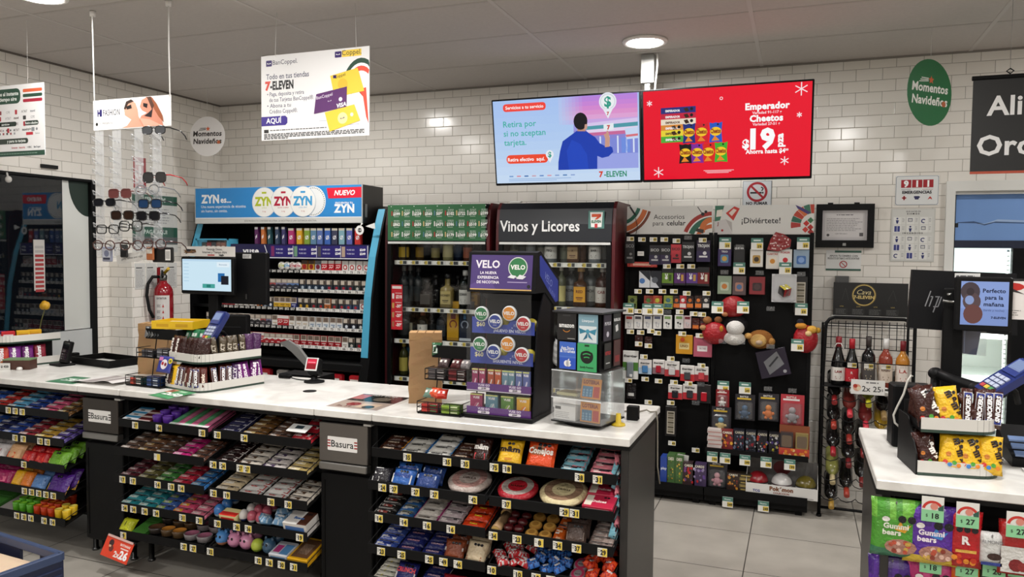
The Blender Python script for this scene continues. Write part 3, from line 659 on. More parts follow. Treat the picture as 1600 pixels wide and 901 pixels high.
for r_ in range(3):
 for c_ in range(9):
  u=-GP+.045+c_*.088; v=.185-r_*.077; a.text('$'+PR[r_][c_]if '%' not in PR[r_][c_]else PR[r_][c_],u+.03,v,.02,'#eef2ec',1,bold=.05,wmax=.058); a.lines(u+.008,u+.055,v+.036,2,.01,.004,'#c6d8c8',1,0); a.rrect(u-.014,v-.004,u-.004,v+.032,.003,bc[(r_*3+c_)%5],1); a.rect(u+.008,v-.012,u+.05,v-.009,'#c6d8c8',1)
for k in range(9):a.circ(-GP+.03+k*.095,.25-(k%2)*.012,.004,'#dfe8df',1,6)
m.build('price_poster',hd)
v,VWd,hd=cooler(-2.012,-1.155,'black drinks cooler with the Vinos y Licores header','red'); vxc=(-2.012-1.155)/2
m=MB(); a=Art(m,(0,-.0105,1.724),(1,0,0),(0,.004,.2)); a.text('Vinos y Licores',-.395,.068,.072,'#f5f5f5',2,'l',bold=.02,sx=.86,wmax=.60)
m.build('lettering',hd); m=MB(); a=Art(m,(0,-.0105,1.724),(1,0,0),(0,.004,.2)); a.rect(.245,.085,.355,.205,'#4f7f78',2); a.poly(((.256,.195),(.344,.195),(.336,.095),(.264,.095)),'#f2f2ee',3)
a.poly(((.268,.183),(.332,.183),(.332,.166),(.305,.146),(.30,.146),(.288,.146),(.306,.163),(.268,.163)),'#d8542c',4); a.poly(((.300,.163),(.332,.166),(.332,.183),(.315,.165)),'#c22b30',5); a.rect(.289,.09,.309,.118,'#c8343a',4); a.text('ELEVEN',.30,.124,.016,'#2f6b4e',5,bold=.05,wmax=.066)
m.build('cup_logo',hd)
for x0,x1 in((-.35,-.27),(.255,.275)):m=MB(); m.box(x0,.061,1.996,x1,.10,2.006,'#e6e6e2','paper'); m.build('paper_tag',hd)
for t_,W_,s_ in((g,GW,3),(v,VWd,9)):
 for i,z in enumerate((1.575,1.225 if t_ is g else 1.27,.985,.70)):cooler_shelf(t_,W_,z,s_+i)
m=MB(); a=Art(m,(-GW+.075,-.0045,1.06)); a.rect(-.02,0,.075,.335,'#c01c2b',1)
a.rect(-.012,.305,.067,.325,'#e9d9d6',2)
for k,s in enumerate(('$210','-30%','-20%','-30%')):
 vv=.235-k*.07; a.text(s,.045,vv,.022,'#f6e9e6',2,bold=.05,wmax=.05); a.rrect(-.012,vv-.005,.006,vv+.035,.004,('#e8e6e2','#c9a05a','#b5895a','#a3654a')[k],2); a.rect(.015,vv+.035,.068,vv+.040,'#e9c9c6',2)
m.build('offer_strip',g)
GB=[(627,1.575,('flask','#3a2a12','#c9a51f','#1a1a1a',.20,.045),'dark bottle with bulging yellow label'),(656,1.575,('flask','#4a3516','#b8902a','#2a1a10',.20,.034),'slim bottle with mustard label'),(610,1.575,('square','#17171a','#26262a','#111',.2,.05),'black bottle'),
(681,1.575,('flask','#3c3020','#bdb070','#3a2a1a',.19,.036),'small brown bottle with khaki label'),(700,1.575,('spirit','#8d8a60','#c4bb8a','#6a6242',.24,.04),'pale bottle with cream label'),(716,1.575,('spirit','#1d2b44','#3c5272','#8fa0b4',.25,.038),'navy bottle'),(731,1.575,('flask','#5a3022','#a0563c','#2a1a14',.2,.035),'amber bottle with rust label'),
(637,1.225,('spirit','#2a3134','#3d464a','#8c8c88',.31,.042),'clear grey bottle'),(624,1.225,('spirit','#20262a','#343d42','#70706c',.31,.04),'smoky bottle'),(654,1.225,('spirit','#22282b','#333b3e','#555',.30,.042),'shadowed bottle'),(668,1.225,('square','#2a2422','#45423f','#1a1a1a',.2,.06),'square dark bottle'),
(681,1.225,('square','#121214','#1d1d20','#111',.24,.062,("JACK",'#c8c8c4')),'black square bottle with black label'),(700,1.225,('square','#8a7a45','#b5a468','#1b1b1b',.25,.062,('HONEY','#3c3218')),'square bottle with tan label'),(716,1.225,('square','#141416','#202024','#111',.24,.055),'square black bottle behind'),(727,1.225,('spirit','#101511','#d3d2cc','#dadad6',.28,.046,('BUCHANAN','#222')),'dark bottle with tall white label and white cap'),(742,1.225,('square','#9a6a1a','#c9962c','#5a3a12',.2,.06,('XX','#5a2a12')),'amber faceted bottle'),
(612,.985,('spirit','#16191b','#26292b','#333',.28,.044),'black bottle in the corner'),(638,.985,('square','#121416','#c9c2a4','#222',.24,.075,('1800','#444')),'wide black bottle with cream square label'),(661,.985,('wine','#12150f','#d5d2c8','#8c4a2c',.28,.042,('A','#444')),'dark bottle with orange neck and round pale label'),(676,.985,('wine','#15181a','#2a2e30','#222',.28,.04),'dark bottle'),(690,.985,('spirit','#1b2026','#26303a','#444',.25,.038),'blue black bottle'),
(619,.70,('spirit','#16181a','#d3d3ce','#8a7a54',.30,.046,('JACK','#222')),'dark bottle with large white label'),(628,.70,('wine','#3a3a1c','#b0a24a','#b8a040',.30,.036),'gold necked bottle'),(637,.70,('spirit','#5f8fa8','#c9d8e0','#c6c6c2',.29,.048,('GIN','#23394a')),'pale blue bottle with emblem label'),(648,.70,('wine','#1b1d16','#7c8a3a','#ccc',.31,.038),'dark bottle with olive label')]
ZN={1.575:'top',1.225:'second',1.27:'second',.985:'third',.70:'fourth'}
for k,(px,z,st,d)in enumerate(GB):
 st=st[:4]+(min(st[4],.23 if z==1.575 else.22 if z==.985 else.27 if z==.70 else.31),)+st[5:]
 p=PY(px,450,5.13+.095*(k%2)); bottle('liquor_bottle',st,(min(max(p.x,-2.905+.09),-2.062-.09),p.y,z),'%s, %s shelf of the green-header cooler'%(d,ZN[z]),'bottles in the green-header cooler')
for k,(px,c,c2,d)in enumerate(((715-7,'#d3a01f','#7a1d1a','yellow'),(735-9,'#1b2438','#9aa6b8','navy'))):
 p=PY(px,520,5.12); m=MB(); m.box(-.05,0,0,.05,.08,.29,c,'satin'); a=Art(m,(0,0,0)); a.arc(0,.12,.022,.032,-60,240,c2,1); a.rect(-.02,.16,.02,.2,c2,1)if k==0 else a.rect(-.01,.16,.01,.205,'#4f86b8',1); a.rect(-.05,0,.05,.02,'#c9d0d8' if k else '#a87a14',1)
 o=m.build('bottle_carton',None,(p.x,5.12,.985)); o.location.z+=.001; tag(o,'%s gift carton for a bottle on the third shelf of the green-header cooler'%d,'carton')
VB=[(797,1.575,('flask','#4a4e48','#8a8a62','#333',.17,.032),'small bottle with olive label'),(813,1.575,('spirit','#6c7478','#8f9698','#aaa',.22,.036),'clear bottle'),(829,1.575,('spirit','#5d6566','#80868a','#999',.22,.036),'dull clear bottle'),(845,1.575,('flask','#757c7c','#cfccc2','#bbb',.21,.036),'clear bottle with off-white label'),(860,1.575,('flask','#6c7376','#e2e0da','#999',.22,.046,('TEQ','#333')),'clear wide bottle with white label'),(882,1.575,('flask','#70756c','#a9b09a','#888',.21,.036),'clear bottle with greenish label'),(896,1.575,('square','#6a4a38','#b89a72','#a02a2a',.22,.055,('X','#5a2a22')),'amber bottle with tan label'),(908,1.575,('flask','#7a5040','#8a5a44','#a02a2a',.22,.034),'brown bottle'),(929,1.575,('flask','#7c8286','#e6e4de','#bbb',.23,.045,('BAR','#333')),'clear bottle with white label'),(941,1.575,('flask','#7c8286','#b9bcbc','#bbb',.22,.035),'clear bottle with faint label'),
(877,1.27,('spirit','#4d523c','#c2b878','#c9c6bc',.29,.034),'slender bottle with pale yellow label'),(893,1.27,('spirit','#3c4144','#9aa0a2','#b0b4b4',.31,.052,('RON','#222')),'clear bottle with grey oval label'),(908,1.27,('square','#4a2c18','#d69a1e','#c9a060',.28,.062,('RED','#6a2a12')),'amber square bottle with slanted gold label'),(923,1.27,('spirit','#5a5f60','#d2d2ca','#cfd2d2',.31,.05,('BUCH','#333')),'clear bottle with white shield label'),(942,1.27,('spirit','#3a1c16','#cfcac2','#c9c6c0',.28,.052,('CAB','#7a2020')),'dark red bottle with white lower label')]
for k,(px,z,st,d)in enumerate(VB):
 st=st[:4]+(min(st[4],.225 if z==1.575 else.285),)+st[5:]
 p=PY(px,450,5.13+.095*(k%2)); bottle('liquor_bottle',st,(min(max(p.x,-2.012+.09),-1.155-.085),p.y,z),'%s on the %s shelf of the wine cooler'%(d,ZN[z]),'bottles in the wine cooler')
 # pegboard gondola
PB=5.30
def gondola(x0,x1,label,hd,art):
 t=thing('pegboard_gondola',label,'shelving unit',((x0+x1)/2,PB,0)); W=(x1-x0)/2
 m=MB(); m.box(-W,0,.12,W,.03,1.778,'#0c0c0d','black')
 m.build('pegboard',t)
 for s in(-1,1):
  m=MB(); x=s*(W-.012); m.box(x-.012,-.018,.1,x+.012,-.0005,1.79,'#0f0f10','black')
  for k in range(60):m.box(x-.004,-.0192,.14+k*.027,x+.004,-.0181,.154+k*.027,'#020202','matte')
  m.build('slotted_upright',t)
 m=MB(); m.box(-W,-.24,.03,W,-.03,.085,'#0a0a0b','black'); m.box(-W,-.26,.085,W,-.0005,.114,'#0c0c0d','black'); m.box(-W,-.268,.076,W,-.26,.128,'#0d0d0e','black'); m.build('base_deck',t)
 for s in(-1,1):
  m=MB(); x=s*(W-.05); m.box(x-.02,-.22,0,x+.02,-.18,.029,'#0b0b0c','black'); m.build('foot',t)
 m=MB(); m.box(-W+.004,-.012,1.78,W-.004,-.002,1.972,'#e3e1dc','satin'); a=Art(m,(-W+.004,-.012,1.78)); a.clip=(0,0,2*W-.008,.192); art(a,2*W-.008); m.build('header_sign',t)
 m=MB(); m.box(-.035,-.03,1.776,.035,-.013,1.792,'#b9bcc0','clear'); m.build('sign_clip',t)
 return t,W
def art_acc(a,L):
 for r0,r1,c in((.135,.16,'#2f6b56'),(.16,.175,'#efede8'),(.175,.21,'#d4703a'),(.21,.216,'#efede8'),(.216,.235,'#7a3d26')):a.arc(-.06,.22,r0,r1,-88,-16,c,1)
 a.line(((.065,0),(.075,.05),(.06,.11)),.004,'#1d1d1d',3); a.line(((.02,.19),(.06,.13)),.012,'#2b2b2b',3)
 a.text('Accesorios',L*.5,.103,.032,'#2b2b2b',2,bold=.0); a.text('para',L*.375,.06,.030,'#2b2b2b',2); a.text('celular',L*.585,.06,.032,'#2b2b2b',2,bold=.018)
 for r0,r1,c in((.055,.085,'#d06a36'),(.085,.1,'#efede8'),(.1,.14,'#2f6b56'),(.14,.15,'#efede8'),(.15,.18,'#a8352e')):a.arc(L-.0,-.05,r0*.9+.04,r1*.9+.04,92,160,c,1)
 a.arc(L+.0,.03,.05,.085,95,200,'#d4763c',2); a.line(((L-.1,.185),(L-.07,.14)),.005,'#2b2b2b',3); a.circ(L-.065,.135,.012,'#2b2b2b',3,10); a.circ(L-.045,.15,.010,'#2b2b2b',3,10); a.poly(((L-.1,.04),(L-.055,.03),(L-.06,-.0+.004),(L-.11,.02)),'#3a342e',4)
def art_div(a,L):
 a.poly(((.0,.19),(.06,.19),(.03,.08),(.0,.07)),'#3f7a62',1); a.poly(((.012,.16),(.05,.165),(.045,.12),(.008,.115)),'#efe8dc',2); a.poly(((.07,.14),(.125,.185),(.16,.17),(.12,.09)),'#c93a30',2); a.poly(((.09,.14),(.12,.17),(.14,.16),(.11,.12)),'#ecd9ce',3)
 a.poly(((.0,.085),(.07,.10),(.115,.0),(.0,.0)),'#d4cfcd',3); a.text('J',.02,.06,.02,'#8d2f2c',4,bold=.03); a.circ(.05,.025,.008,'#b02a2a',4,8); a.poly(((.07,.1),(.11,.08),(.115,.01)),'#bdb7b4',3)
 a.text('\u00a1Divi\u00e9rtete!',L*.475,.072,.036,'#2b2b2b',2,bold=.012)
 for k in range(6):
  c=('#c1432f','#3f7a62','#d4703a','#c1432f','#2f6b56','#b53b34')[k]; a.arc(L-.005,.06,.075,.135,82+k*18,99+k*18,c,1,3)
 for u,v,c in((L-.045,.07,'#c93028'),(L-.02,.045,'#b5261f'),(L-.05,.03,'#d24034'),(L-.02,.09,'#3f7a52'),(L-.018,.015,'#a8241e')):a.poly(((u-.02,v),(u,v+.02),(u+.018,v),(u,v-.02)),c,3)
 a.poly(((L-.115,.19),(L-.07,.17),(L-.02,.14),(L-.04,.13),(L-.1,.165)),'#4a3b7a',2)
G1,GW1=gondola(-1.143,-.552,'black pegboard gondola bay under the Accesorios para celular sign','acc',art_acc)
G2,GW2=gondola(-.545,.084,'black pegboard gondola bay under the Diviertete sign','div',art_div)
m=MB(); m.box(-GW2,-.25,.362,GW2,-.0005,.372,'#101011','black'); m.box(-GW2,-.258,.352,GW2,-.25,.388,'#0d0d0e','black'); USH=m.build('upper_shelf',G2)
def flag(px,py,kind,parent,pxc,y=5.17,w=.034,h=.03,txt=None,stub=False):
 p=PY(px,py,y); x=max(p.x,-1.139+w/2)-pxc; m=MB()
 m.tube([(x,y-PB+.025 if stub else-.001,p.z),(x,y-PB+.003,p.z)],.0022,'#8f9094','metal',5)
 if kind=='clear':m.box(x-w/2,y-PB-.002,p.z-h/2,x+w/2,y-PB+.002,p.z+h/2,'#c9ccd2','acrylic')
 else:
  m.box(x-w/2,y-PB-.002,p.z-h/2,x+w/2,y-PB+.002,p.z+h/2,'#e9e7e0','paper'); a=Art(m,(x,y-PB-.002,p.z))
  if kind=='green':a.rect(-w/2,h*.12,w/2,h/2,'#4f8073',1); a.rect(-w*.3,h*.24,w*.3,h*.36,'#d9e6e0',2); a.rect(-w*.02,-h*.36,w*.42,h*.04,'#dcc04c',1); a.text(txt or '59',w*.2,-h*.32,h*.2,'#222',2,bold=.04,wmax=w*.35)
  else:a.rect(-w*.0,-h*.38,w*.44,h*.38,'#dcc04c',1); a.text(txt or '49',w*.2,-h*.25,h*.45,'#222',2,bold=.04,wmax=w*.4); a.lines(-w*.45,-w*.1,h*.2,2,h*.3,h*.1,'#999',1)
 m.build('peg_hook',parent)
def bx(px):return(G1,(-1.143-.552)/2)if px<1114 else(G2,(-.545+.084)/2)
for px,py in((985,373),(1003,374),(1021,374),(1038,374),(1057,376),(1098,375),(1042,416),(1063,416),(1080,416),(997,455),(1015,455),(1035,455),(1053,455),(1073,458),(1104,458),(997,486),(1062,487),(1084,490),(1097,491),(985,518),(1001,519),(1017,517),(1027,520),(1066,521),(1093,524),(998,537),(1013,540),(1006,557),(1048,560),(1096,571),(982,594),(1008,592),(1029,595),(1053,597),(1076,599),(1013,628),(1048,629),(1050,692),(1087,703)):flag(px,py,'yellow',*bx(px),w=.05,h=.03)
for q in((982,482),(1012,483),(1028,483),(1133,380),(1183,381),(1255,380),(1155,419),(1227,419),(1252,483),(1130,604),(1164,606)):flag(q[0],q[1],'green',*bx(q[0]),w=.074,h=.076,txt='249' if q[1]>590 else None)
for px,py in((1075,371),(1043,487),(1156,385),(1208,386),(1228,386),(1132,425),(1187,426),(1252,428),(1204,482),(1200,607),(1238,610),(1087,629),(1072,563),(1095,600)):flag(px,py,'clear',*bx(px),w=.05,h=.028)
for px,py,tg in((1113,712,'g'),(1133,713,'g'),(1164,715,'g'),(1197,718,'g'),(1234,722,'g')):
 p=PY(px,py,5.04); m=MB(); x=p.x+.2305; m.box(x-.033,-.263,.295,x+.033,-.2585,.362,'#e9e7e0','paper'); a=Art(m,(x,-.263,.33)); a.rect(-.033,.005,.033,.032,'#4f8073',1); a.text('Nuevo',0,.013,.01,'#d9e6e0',2,bold=.03); a.rect(-.002,-.028,.03,.0,'#dcc04c',1); a.text('199',.014,-.022,.014,'#222',2,bold=.04); m.build('price_tag',USH)
for px,(par,xc)in((1137,bx(1137)),(1193,bx(1193))):
 p=PY(px,780,5.03); m=MB(); x=p.x-xc; m.box(x-.033,-.273,.013,x+.033,-.269,.08,'#e9e7e0','paper'); a=Art(m,(x,-.273,.048)); a.rect(-.033,.005,.033,.032,'#4f8073',1); a.text('Nuevo',0,.013,.01,'#d9e6e0',2,bold=.03); a.rect(-.002,-.028,.03,.0,'#dcc04c',1); a.text('249',.014,-.022,.014,'#222',2,bold=.04); m.build('price_tag',par)
for q in((1121,480,'green'),(1161,480,'green'),(1246,539,'green'),(1129,533,'clear'),(1158,534,'clear'),(1204,541,'clear')):flag(q[0],q[1],q[2],*bx(q[0]),y=5.075,w=.074 if q[2]=='green' else.05,h=.076 if q[2]=='green' else.028,stub=True)
def card(px,py,wpx,hpx,name,label,cat,fn,y=5.19,depth=.018,c='#222',fin='satin',rot=0,group=None,kind='box'):
 """a product hanging at photo pixel (px, py), size given in pixels there"""
 k=5.30/FPX; w_,h_=wpx*k,hpx*k; p=PY(px,py,y); m=MB()
 if kind=='box':m.box(-w_/2,0,-h_/2,w_/2,depth,h_/2,c,fin,b=.002)
 elif kind=='blister':
  m.box(-w_/2,depth-.003,-h_/2,w_/2,depth,h_/2,c,fin); m.rbox(-w_*.4,0,-h_*.42,w_*.4,depth-.003,h_*.18,'#fff','clear',.006)
 a=Art(m,(0,0 if kind=='box' else depth-.003,0),fin=fin); fn(m,a,w_,h_); o=m.build(name,None,tuple(p),(0,rot,0)); tag(o,label,cat,group); return o
def A_cond(c1,t,tc='#e9e9e9',c2=None):
 def f(m,a,w_,h_):
  a.rect(-w_/2,-h_/2,w_/2,0,c2 or c1,1); a.text(t,0,h_*.18,h_*.13,tc,2,bold=.03,wmax=w_*.85); a.rect(-w_*.3,-h_*.3,w_*.3,-h_*.22,tc,2); a.circ(w_*.1,-h_*.1,w_*.14,tc,2,10)if c2 else None
 return f
R1=[(984,393,15,36,'#17171a','SICO','#888','#101012','dull black'),(1023,398,17,30,'#17151c','SICO','#bbb','#241a3c','black and purple'),(1040,398,17,30,'#19161d','SICO','#bbb','#2a1b40','dark violet'),(1056,396,16,28,'#c0303c','SICO','#3a1418','#b02836','red'),(1075,393,19,30,'#18181a','TROJAN','#ccc','#17171a','pure black'),(1099,392,20,32,'#2b2038','TROJAN','#ddd','#2d1f4a','violet with white splash')]
for k,(px,py,w_,h_,c,t,tc,c2,d)in enumerate(R1):card(px,py,w_,h_,'packet_box','%s packet hanging on the top row of the phone-accessory bay'%d,'packet',A_cond(c,t,tc,c2),c=c,group='packets on the top pegs')
card(1001,396,10,7,'price_card','small white card among black packets on the top row','card',lambda m,a,w_,h_:a.lines(-w_*.4,w_*.4,.003,2,.006,.002,'#777',1),c='#e6e4de',depth=.003)
card(1003,413,46,8,'snack_tube','long red wrapped tube lying across pegs in the phone-accessory bay','packet',lambda m,a,w_,h_:a.rect(-w_*.3,-h_*.2,w_*.3,h_*.2,'#d8a08c',1),c='#b53a30',fin='wrap',depth=.03)
def A_bunny(c,c2):
 def f(m,a,w_,h_):a.rect(-w_/2,h_*.22,w_/2,h_/2,'#1c1c1e',1); a.rect(-w_/2,-h_/2,w_/2,-h_*.38,'#1c1c1e',1); a.circ(-w_*.1,-h_*.08,w_*.13,'#eee',2,10); a.line(((-w_*.12,0),(-w_*.2,h_*.18)),w_*.07,'#eee',2); a.line(((-w_*.06,0),(w_*.0,h_*.18)),w_*.07,'#eee',2); a.rect(w_*.12,-h_*.25,w_*.34,h_*.12,c2,2)
 return f
for k,(px,py,w_,h_,c,c2,d)in enumerate(((1043,432,17,26,'#6a8f2c','#3d4f1c','green'),(1062,432,17,26,'#5a2a6c','#c9a04a','plum'),(1081,432,17,26,'#5f3a8a','#c9a04a','lavender'),(1099,432,17,28,'#7a1e22','#d8c9b0','dark red'))):card(px,py,w_,h_,'packet_box','%s packet with a white emblem on the second row of pegs'%d,'packet',A_bunny(c,c2),c=c,group='packets on the second pegs')
card(1007,436,17,26,'earphone_box','white and black boxed charger with a blue coil on the second row','box',lambda m,a,w_,h_:(a.poly(((-w_/2,h_/2),(w_/2,h_/2),(w_/2,-h_*.1)),'#20242c',1),a.circ(-w_*.2,-h_*.1,w_*.25,'#4f7fc0',2,12)),c='#dfe2e6')
card(1025,436,17,26,'earphone_box','black boxed charger with a grey coil on the second row','box',lambda m,a,w_,h_:(a.poly(((-w_/2,-h_/2),(w_*.3,-h_/2),(-w_/2,h_*.2)),'#cfd2d8',1),a.circ(-w_*.1,-h_*.05,w_*.28,'#5c6068',2,12)),c='#1c1e28')
for k,(px,c,c2,d)in enumerate(((988,'#6d7a3a','#2d3a1c','olive'),(1013,'#8a3a2c','#4f7a34','red and green'),(1027,'#a3402c','#b8b43a','red and lime'),(1044,'#8f9a3a','#3f6a70','yellow green'),(1057,'#2b1c1a','#d06a2c','black and orange'),(1067,'#b82f34','#e4d9d4','red and white'),(1078,'#2b1a18','#d8722c','dark orange'),(1091,'#33201a','#d8742c','brown orange'),(1103,'#2a2a2c','#d8d2cc','black and white'))):
 card(px,472,11 if k>3 else 14,20,'lighter_pack','%s lighter pack on the third row of the phone-accessory bay'%d,'lighter',(lambda c2:lambda m,a,w_,h_:(a.rect(-w_*.4,-h_*.4,w_*.4,-h_*.1,c2,1),a.circ(0,h_*.15,w_*.25,c2,1,10)))(c2),c=c,fin='wrap',group='lighter packs')
def A_ear(c):return lambda m,a,w_,h_:(a.rect(-w_*.35,h_*.22,w_*.35,h_*.42,c,1),a.circ(-w_*.12,-h_*.05,w_*.12,'#26262a' if c=='#7a9a5a' else '#b4b4b8',1,10),a.circ(w_*.14,-h_*.12,w_*.12,'#26262a' if c=='#7a9a5a' else '#c4c4c8',1,10),a.line(((-w_*.12,-h_*.08),(-w_*.1,-h_*.34),(w_*.15,-h_*.36),(w_*.16,-h_*.14)),w_*.05,'#8a8a8e',1))
for k,(px,c,d)in enumerate(((983,'#b8322c','red-topped'),(997,'#4a4a50','charcoal-topped'),(1012,'#3f4a6a','navy-topped'),(1027,'#5a5f78','slate-topped'),(1043,'#7a9a5a','green-topped, left of two'),(1061,'#7a9a5a','green-topped, right of two'))):card(px,503,13,21,'earphone_box','white earphone box, %s, on the fourth row of pegs'%d,'box',A_ear(c),c='#dcdad6',group='white earphone boxes')
card(1074,503,11,19,'cable_box','small maroon and white cable box on the fourth row of pegs','box',A_ear('#6a1e2a'),c='#c9b4b4')
card(1087,506,11,17,'lighter_pack','orange-black lighter pack under the fourth row of pegs','lighter',lambda m,a,w_,h_:a.rect(-w_*.4,-h_*.4,w_*.4,-h_*.1,'#d8722c',1),c='#4a1c18',fin='wrap')
card(1099,503,10,16,'lighter_pack','dark red lighter pack at the end of the fourth row','lighter',lambda m,a,w_,h_:a.rect(-w_*.4,-h_*.4,w_*.4,-h_*.1,'#8a1f22',1),c='#3c1414',fin='wrap')
card(998,533,12,18,'lighter_pack','small dark lighter pack with orange foot, left of two','lighter',lambda m,a,w_,h_:a.rect(-w_*.45,-h_*.45,w_*.45,-h_*.1,'#c9802c',1),c='#3a1c18',fin='wrap')
card(1013,535,11,18,'lighter_pack','small dark lighter pack with orange foot, right of two','lighter',lambda m,a,w_,h_:a.rect(-w_*.45,-h_*.45,w_*.45,-h_*.1,'#c9802c',1),c='#3a1c18',fin='wrap')
card(1069,538,25,29,'card_packet','mustard yellow packet with a red seal on the pegs','packet',lambda m,a,w_,h_:(a.circ(-w_*.1,h_*.25,w_*.14,'#c24a1c',1,12),a.rect(-w_*.3,-h_*.25,w_*.3,h_*.08,'#d8c48a',1),a.text('UNO',0,-h_*.14,h_*.12,'#7a4a14',2,bold=.03)),c='#c98f22')
card(1098,542,27,30,'card_packet','dusty rose flat packet with a white label','packet',lambda m,a,w_,h_:(a.rect(-w_*.3,-h_*.22,w_*.25,h_*.06,'#e4dcdc',1),a.text('ROSE',0,-h_*.12,h_*.09,'#7a4a54',2)),c='#b0566a')
def A_bat(c,c2):return lambda m,a,w_,h_:(a.rect(-w_/2,-h_/2,w_/2,-h_*.05,c,1),a.text('Energizer',0,h_*.22,h_*.11,'#222',2,bold=.04,it=.2,wmax=w_*.85),m.rbox(-w_*.22,-.012,-h_*.4,w_*.22,-.001,h_*.1,c2,'gloss',.004))
card(985,570,24,44,'battery_charger','white and green blister card with a grey charger plug','charger',lambda m,a,w_,h_:(a.rect(-w_/2,-h_*.2,w_/2,h_*.1,'#4a7a34',1),a.text('Energizer',0,h_*.28,h_*.08,'#222',2,bold=.04,it=.2,wmax=w_*.9),m.rbox(-w_*.22,-.02,-h_*.42,w_*.22,-.001,h_*.12,'#7a8288','gloss',.005),a.rect(w_*.0,-h_*.4,w_*.18,-h_*.3,'#d8d8d8',60)),c='#dcdcd8')
for px,py,w_,h_,c,c2,d in((1008,573,20,22,'#a9c0d4','#4f82b4','pale blue'),(1029,573,18,22,'#8a6a70','#a82a38','grey red'),(1050,576,22,23,'#b03a40','#c9c4c4','red and white'),(1074,583,21,24,'#b8282c','#4a4a4c','white with red band'),(1096,584,20,22,'#9a2a34','#c44a50','crimson'),(1055,612,21,22,'#b83038','#2c2c30','white-topped red, left of two'),(1078,612,21,23,'#b83038','#3c3c40','white-topped red, right of two'),(1100,615,20,28,'#1f1c1e','#b02430','black and red')):card(px,py,w_,h_,'battery_card','%s battery blister card on the pegs'%d,'battery pack',A_bat(c,c2),c='#dcd8d4' if 'black' not in d else '#242022',group='battery cards')
card(986,611,15,24,'cable_bag','small black bagged cable hanging low beside the countertop end','cable',lambda m,a,w_,h_:a.rect(-w_*.3,-h_*.3,w_*.3,-h_*.1,'#d8d8d4',1),c='#1c1a1c',fin='wrap')
def A_tower(m,a,w_,h_):
 a.rect(-w_*.34,-h_*.42,w_*.34,h_*.34,'#b9b2a4',1)
 for k in range(9):a.rect(-w_*.26,-h_*.38+k*h_*.078,w_*.26,-h_*.32+k*h_*.078,('#57503f','#8a8270')[k%2],2)
card(1048,658,17,46,'block_game','dark upright game box hanging low on the left bay','game',A_tower,c='#191718',depth=.05)
card(1251,460,18,52,'block_game','dark upright game box hanging at the right edge of the pegboard','game',A_tower,c='#191718',depth=.05)
def A_card(bg,c,c2,t=None,tc='#fff'):
 return lambda m,a,w_,h_:(a.rect(-w_*.46,-h_*.46,w_*.46,h_*.46,bg,1),a.rrect(-w_*.3,-h_*.3,w_*.3,h_*.16,w_*.1,c,2),a.circ(0,-h_*.07,w_*.2,c2,3,12),a.text(t,0,h_*.28,h_*.1,tc,3,bold=.03,wmax=w_*.8)if t else None)
GAM=[(1132,402,19,26,'#3a2a5c','#4f7fa4','#c9a04a','TRIO','#ddd','purple card game box'),(1155,397,16,26,'#1a1a1c','#1f1f22','#1f1f22','QUE MA','#ddd','plain black card game box'),(1182,403,18,26,'#e4e0d8','#b8924a','#3a2c1c',None,'#fff','white card box with a gold crest'),(1207,406,18,26,'#dcd8d0','#e6dccb','#d08a2c','CARTAS','#b04a3a','white card box with an orange emblem'),(1227,404,18,27,'#e6e4e0','#e6e4e0','#c01f2c','POKER','#b02a34','white card box with a red spade'),(1252,404,21,26,'#8fa4b8','#3f6aa8','#7f9fd0',None,'#fff','blue-grey card box'),(1132,445,20,27,'#8f9f88','#b8c4ae','#c47a3a',None,'#333','sage green game box'),(1155,446,19,28,'#5a4a4c','#a87a6a','#4f6f9a',None,'#333','brown boxed puzzle'),(1183,446,22,26,'#8a2a30','#3a2628','#4a3436',None,'#eee','dark red framed game')]
for px,py,w_,h_,c,c1,c2,t,tc,d in GAM:card(px,py,w_,h_,'card_game','%s hanging on the games pegboard'%d,'card game',A_card(c,c1,c2,t,tc),c=c,group='card games on the pegs')
t=thing('puzzle_pouch','clear zip pouch holding a yellow, white and red twisty cube','puzzle',tuple(PY(1225,450,5.17))); m=MB(); m.box(-.075,.001,-.09,.075,.004,.09,'#cfcfd0','satin'); m.rbox(-.075,-.045,-.09,.075,.0,.09,'#fff','bag',.02); m.build('pouch',t)
m=MB(); m.T=xf((0.005,-.022,-.015),rx=math.radians(28),ry=math.radians(-12),rz=math.radians(38)); s_=.018
m.box(-s_*1.5,-s_*1.5,-s_*1.5,s_*1.5,s_*1.5,s_*1.5,'#111','satin')
m2=m; m2T=m.T
for ux,uy,o_,cs in(((1,0,0),(0,0,1),(-s_*1.5,-s_*1.5,-s_*1.5),['#9c1f24','#7a1a1e','#a8252a','#7d1c20']),((0,1,0),(0,0,1),(s_*1.5,-s_*1.5,-s_*1.5),['#c9b72a','#e4e0cc','#cdbb2e','#bfae28']),((1,0,0),(0,1,0),(-s_*1.5,-s_*1.5,s_*1.5),['#d8c83a','#e8e4d2','#cfc03a','#dccb40'])):
 a=Art(m,o_,ux,uy,fin='satin')
 for i in range(3):
  for j in range(3):a.rect(i*s_+.0012,j*s_+.0012,i*s_+s_-.0012,j*s_+s_-.0012,cs[(i+2*j)%4],1)
m.build('twisty_cube',t)
t=thing('dotted_bag','red gift bag with white dots at the top of the games pegboard','bag',tuple(PY(1217,378,5.18))); m=MB(); m.prism([(-.07,-.05),(-.05,.02),(-.02,.065),(.03,.05),(.075,.015),(.07,-.03),(.0,-.06)],-.02,.02,'y','#8a1f22','wrap'); a=Art(m,(0,-.02,0))
for k in range(26):a.circ(random.uniform(-.055,.06),random.uniform(-.045,.045),.0045,'#e4c9c4',1,8)
m.build('bag_body',t)
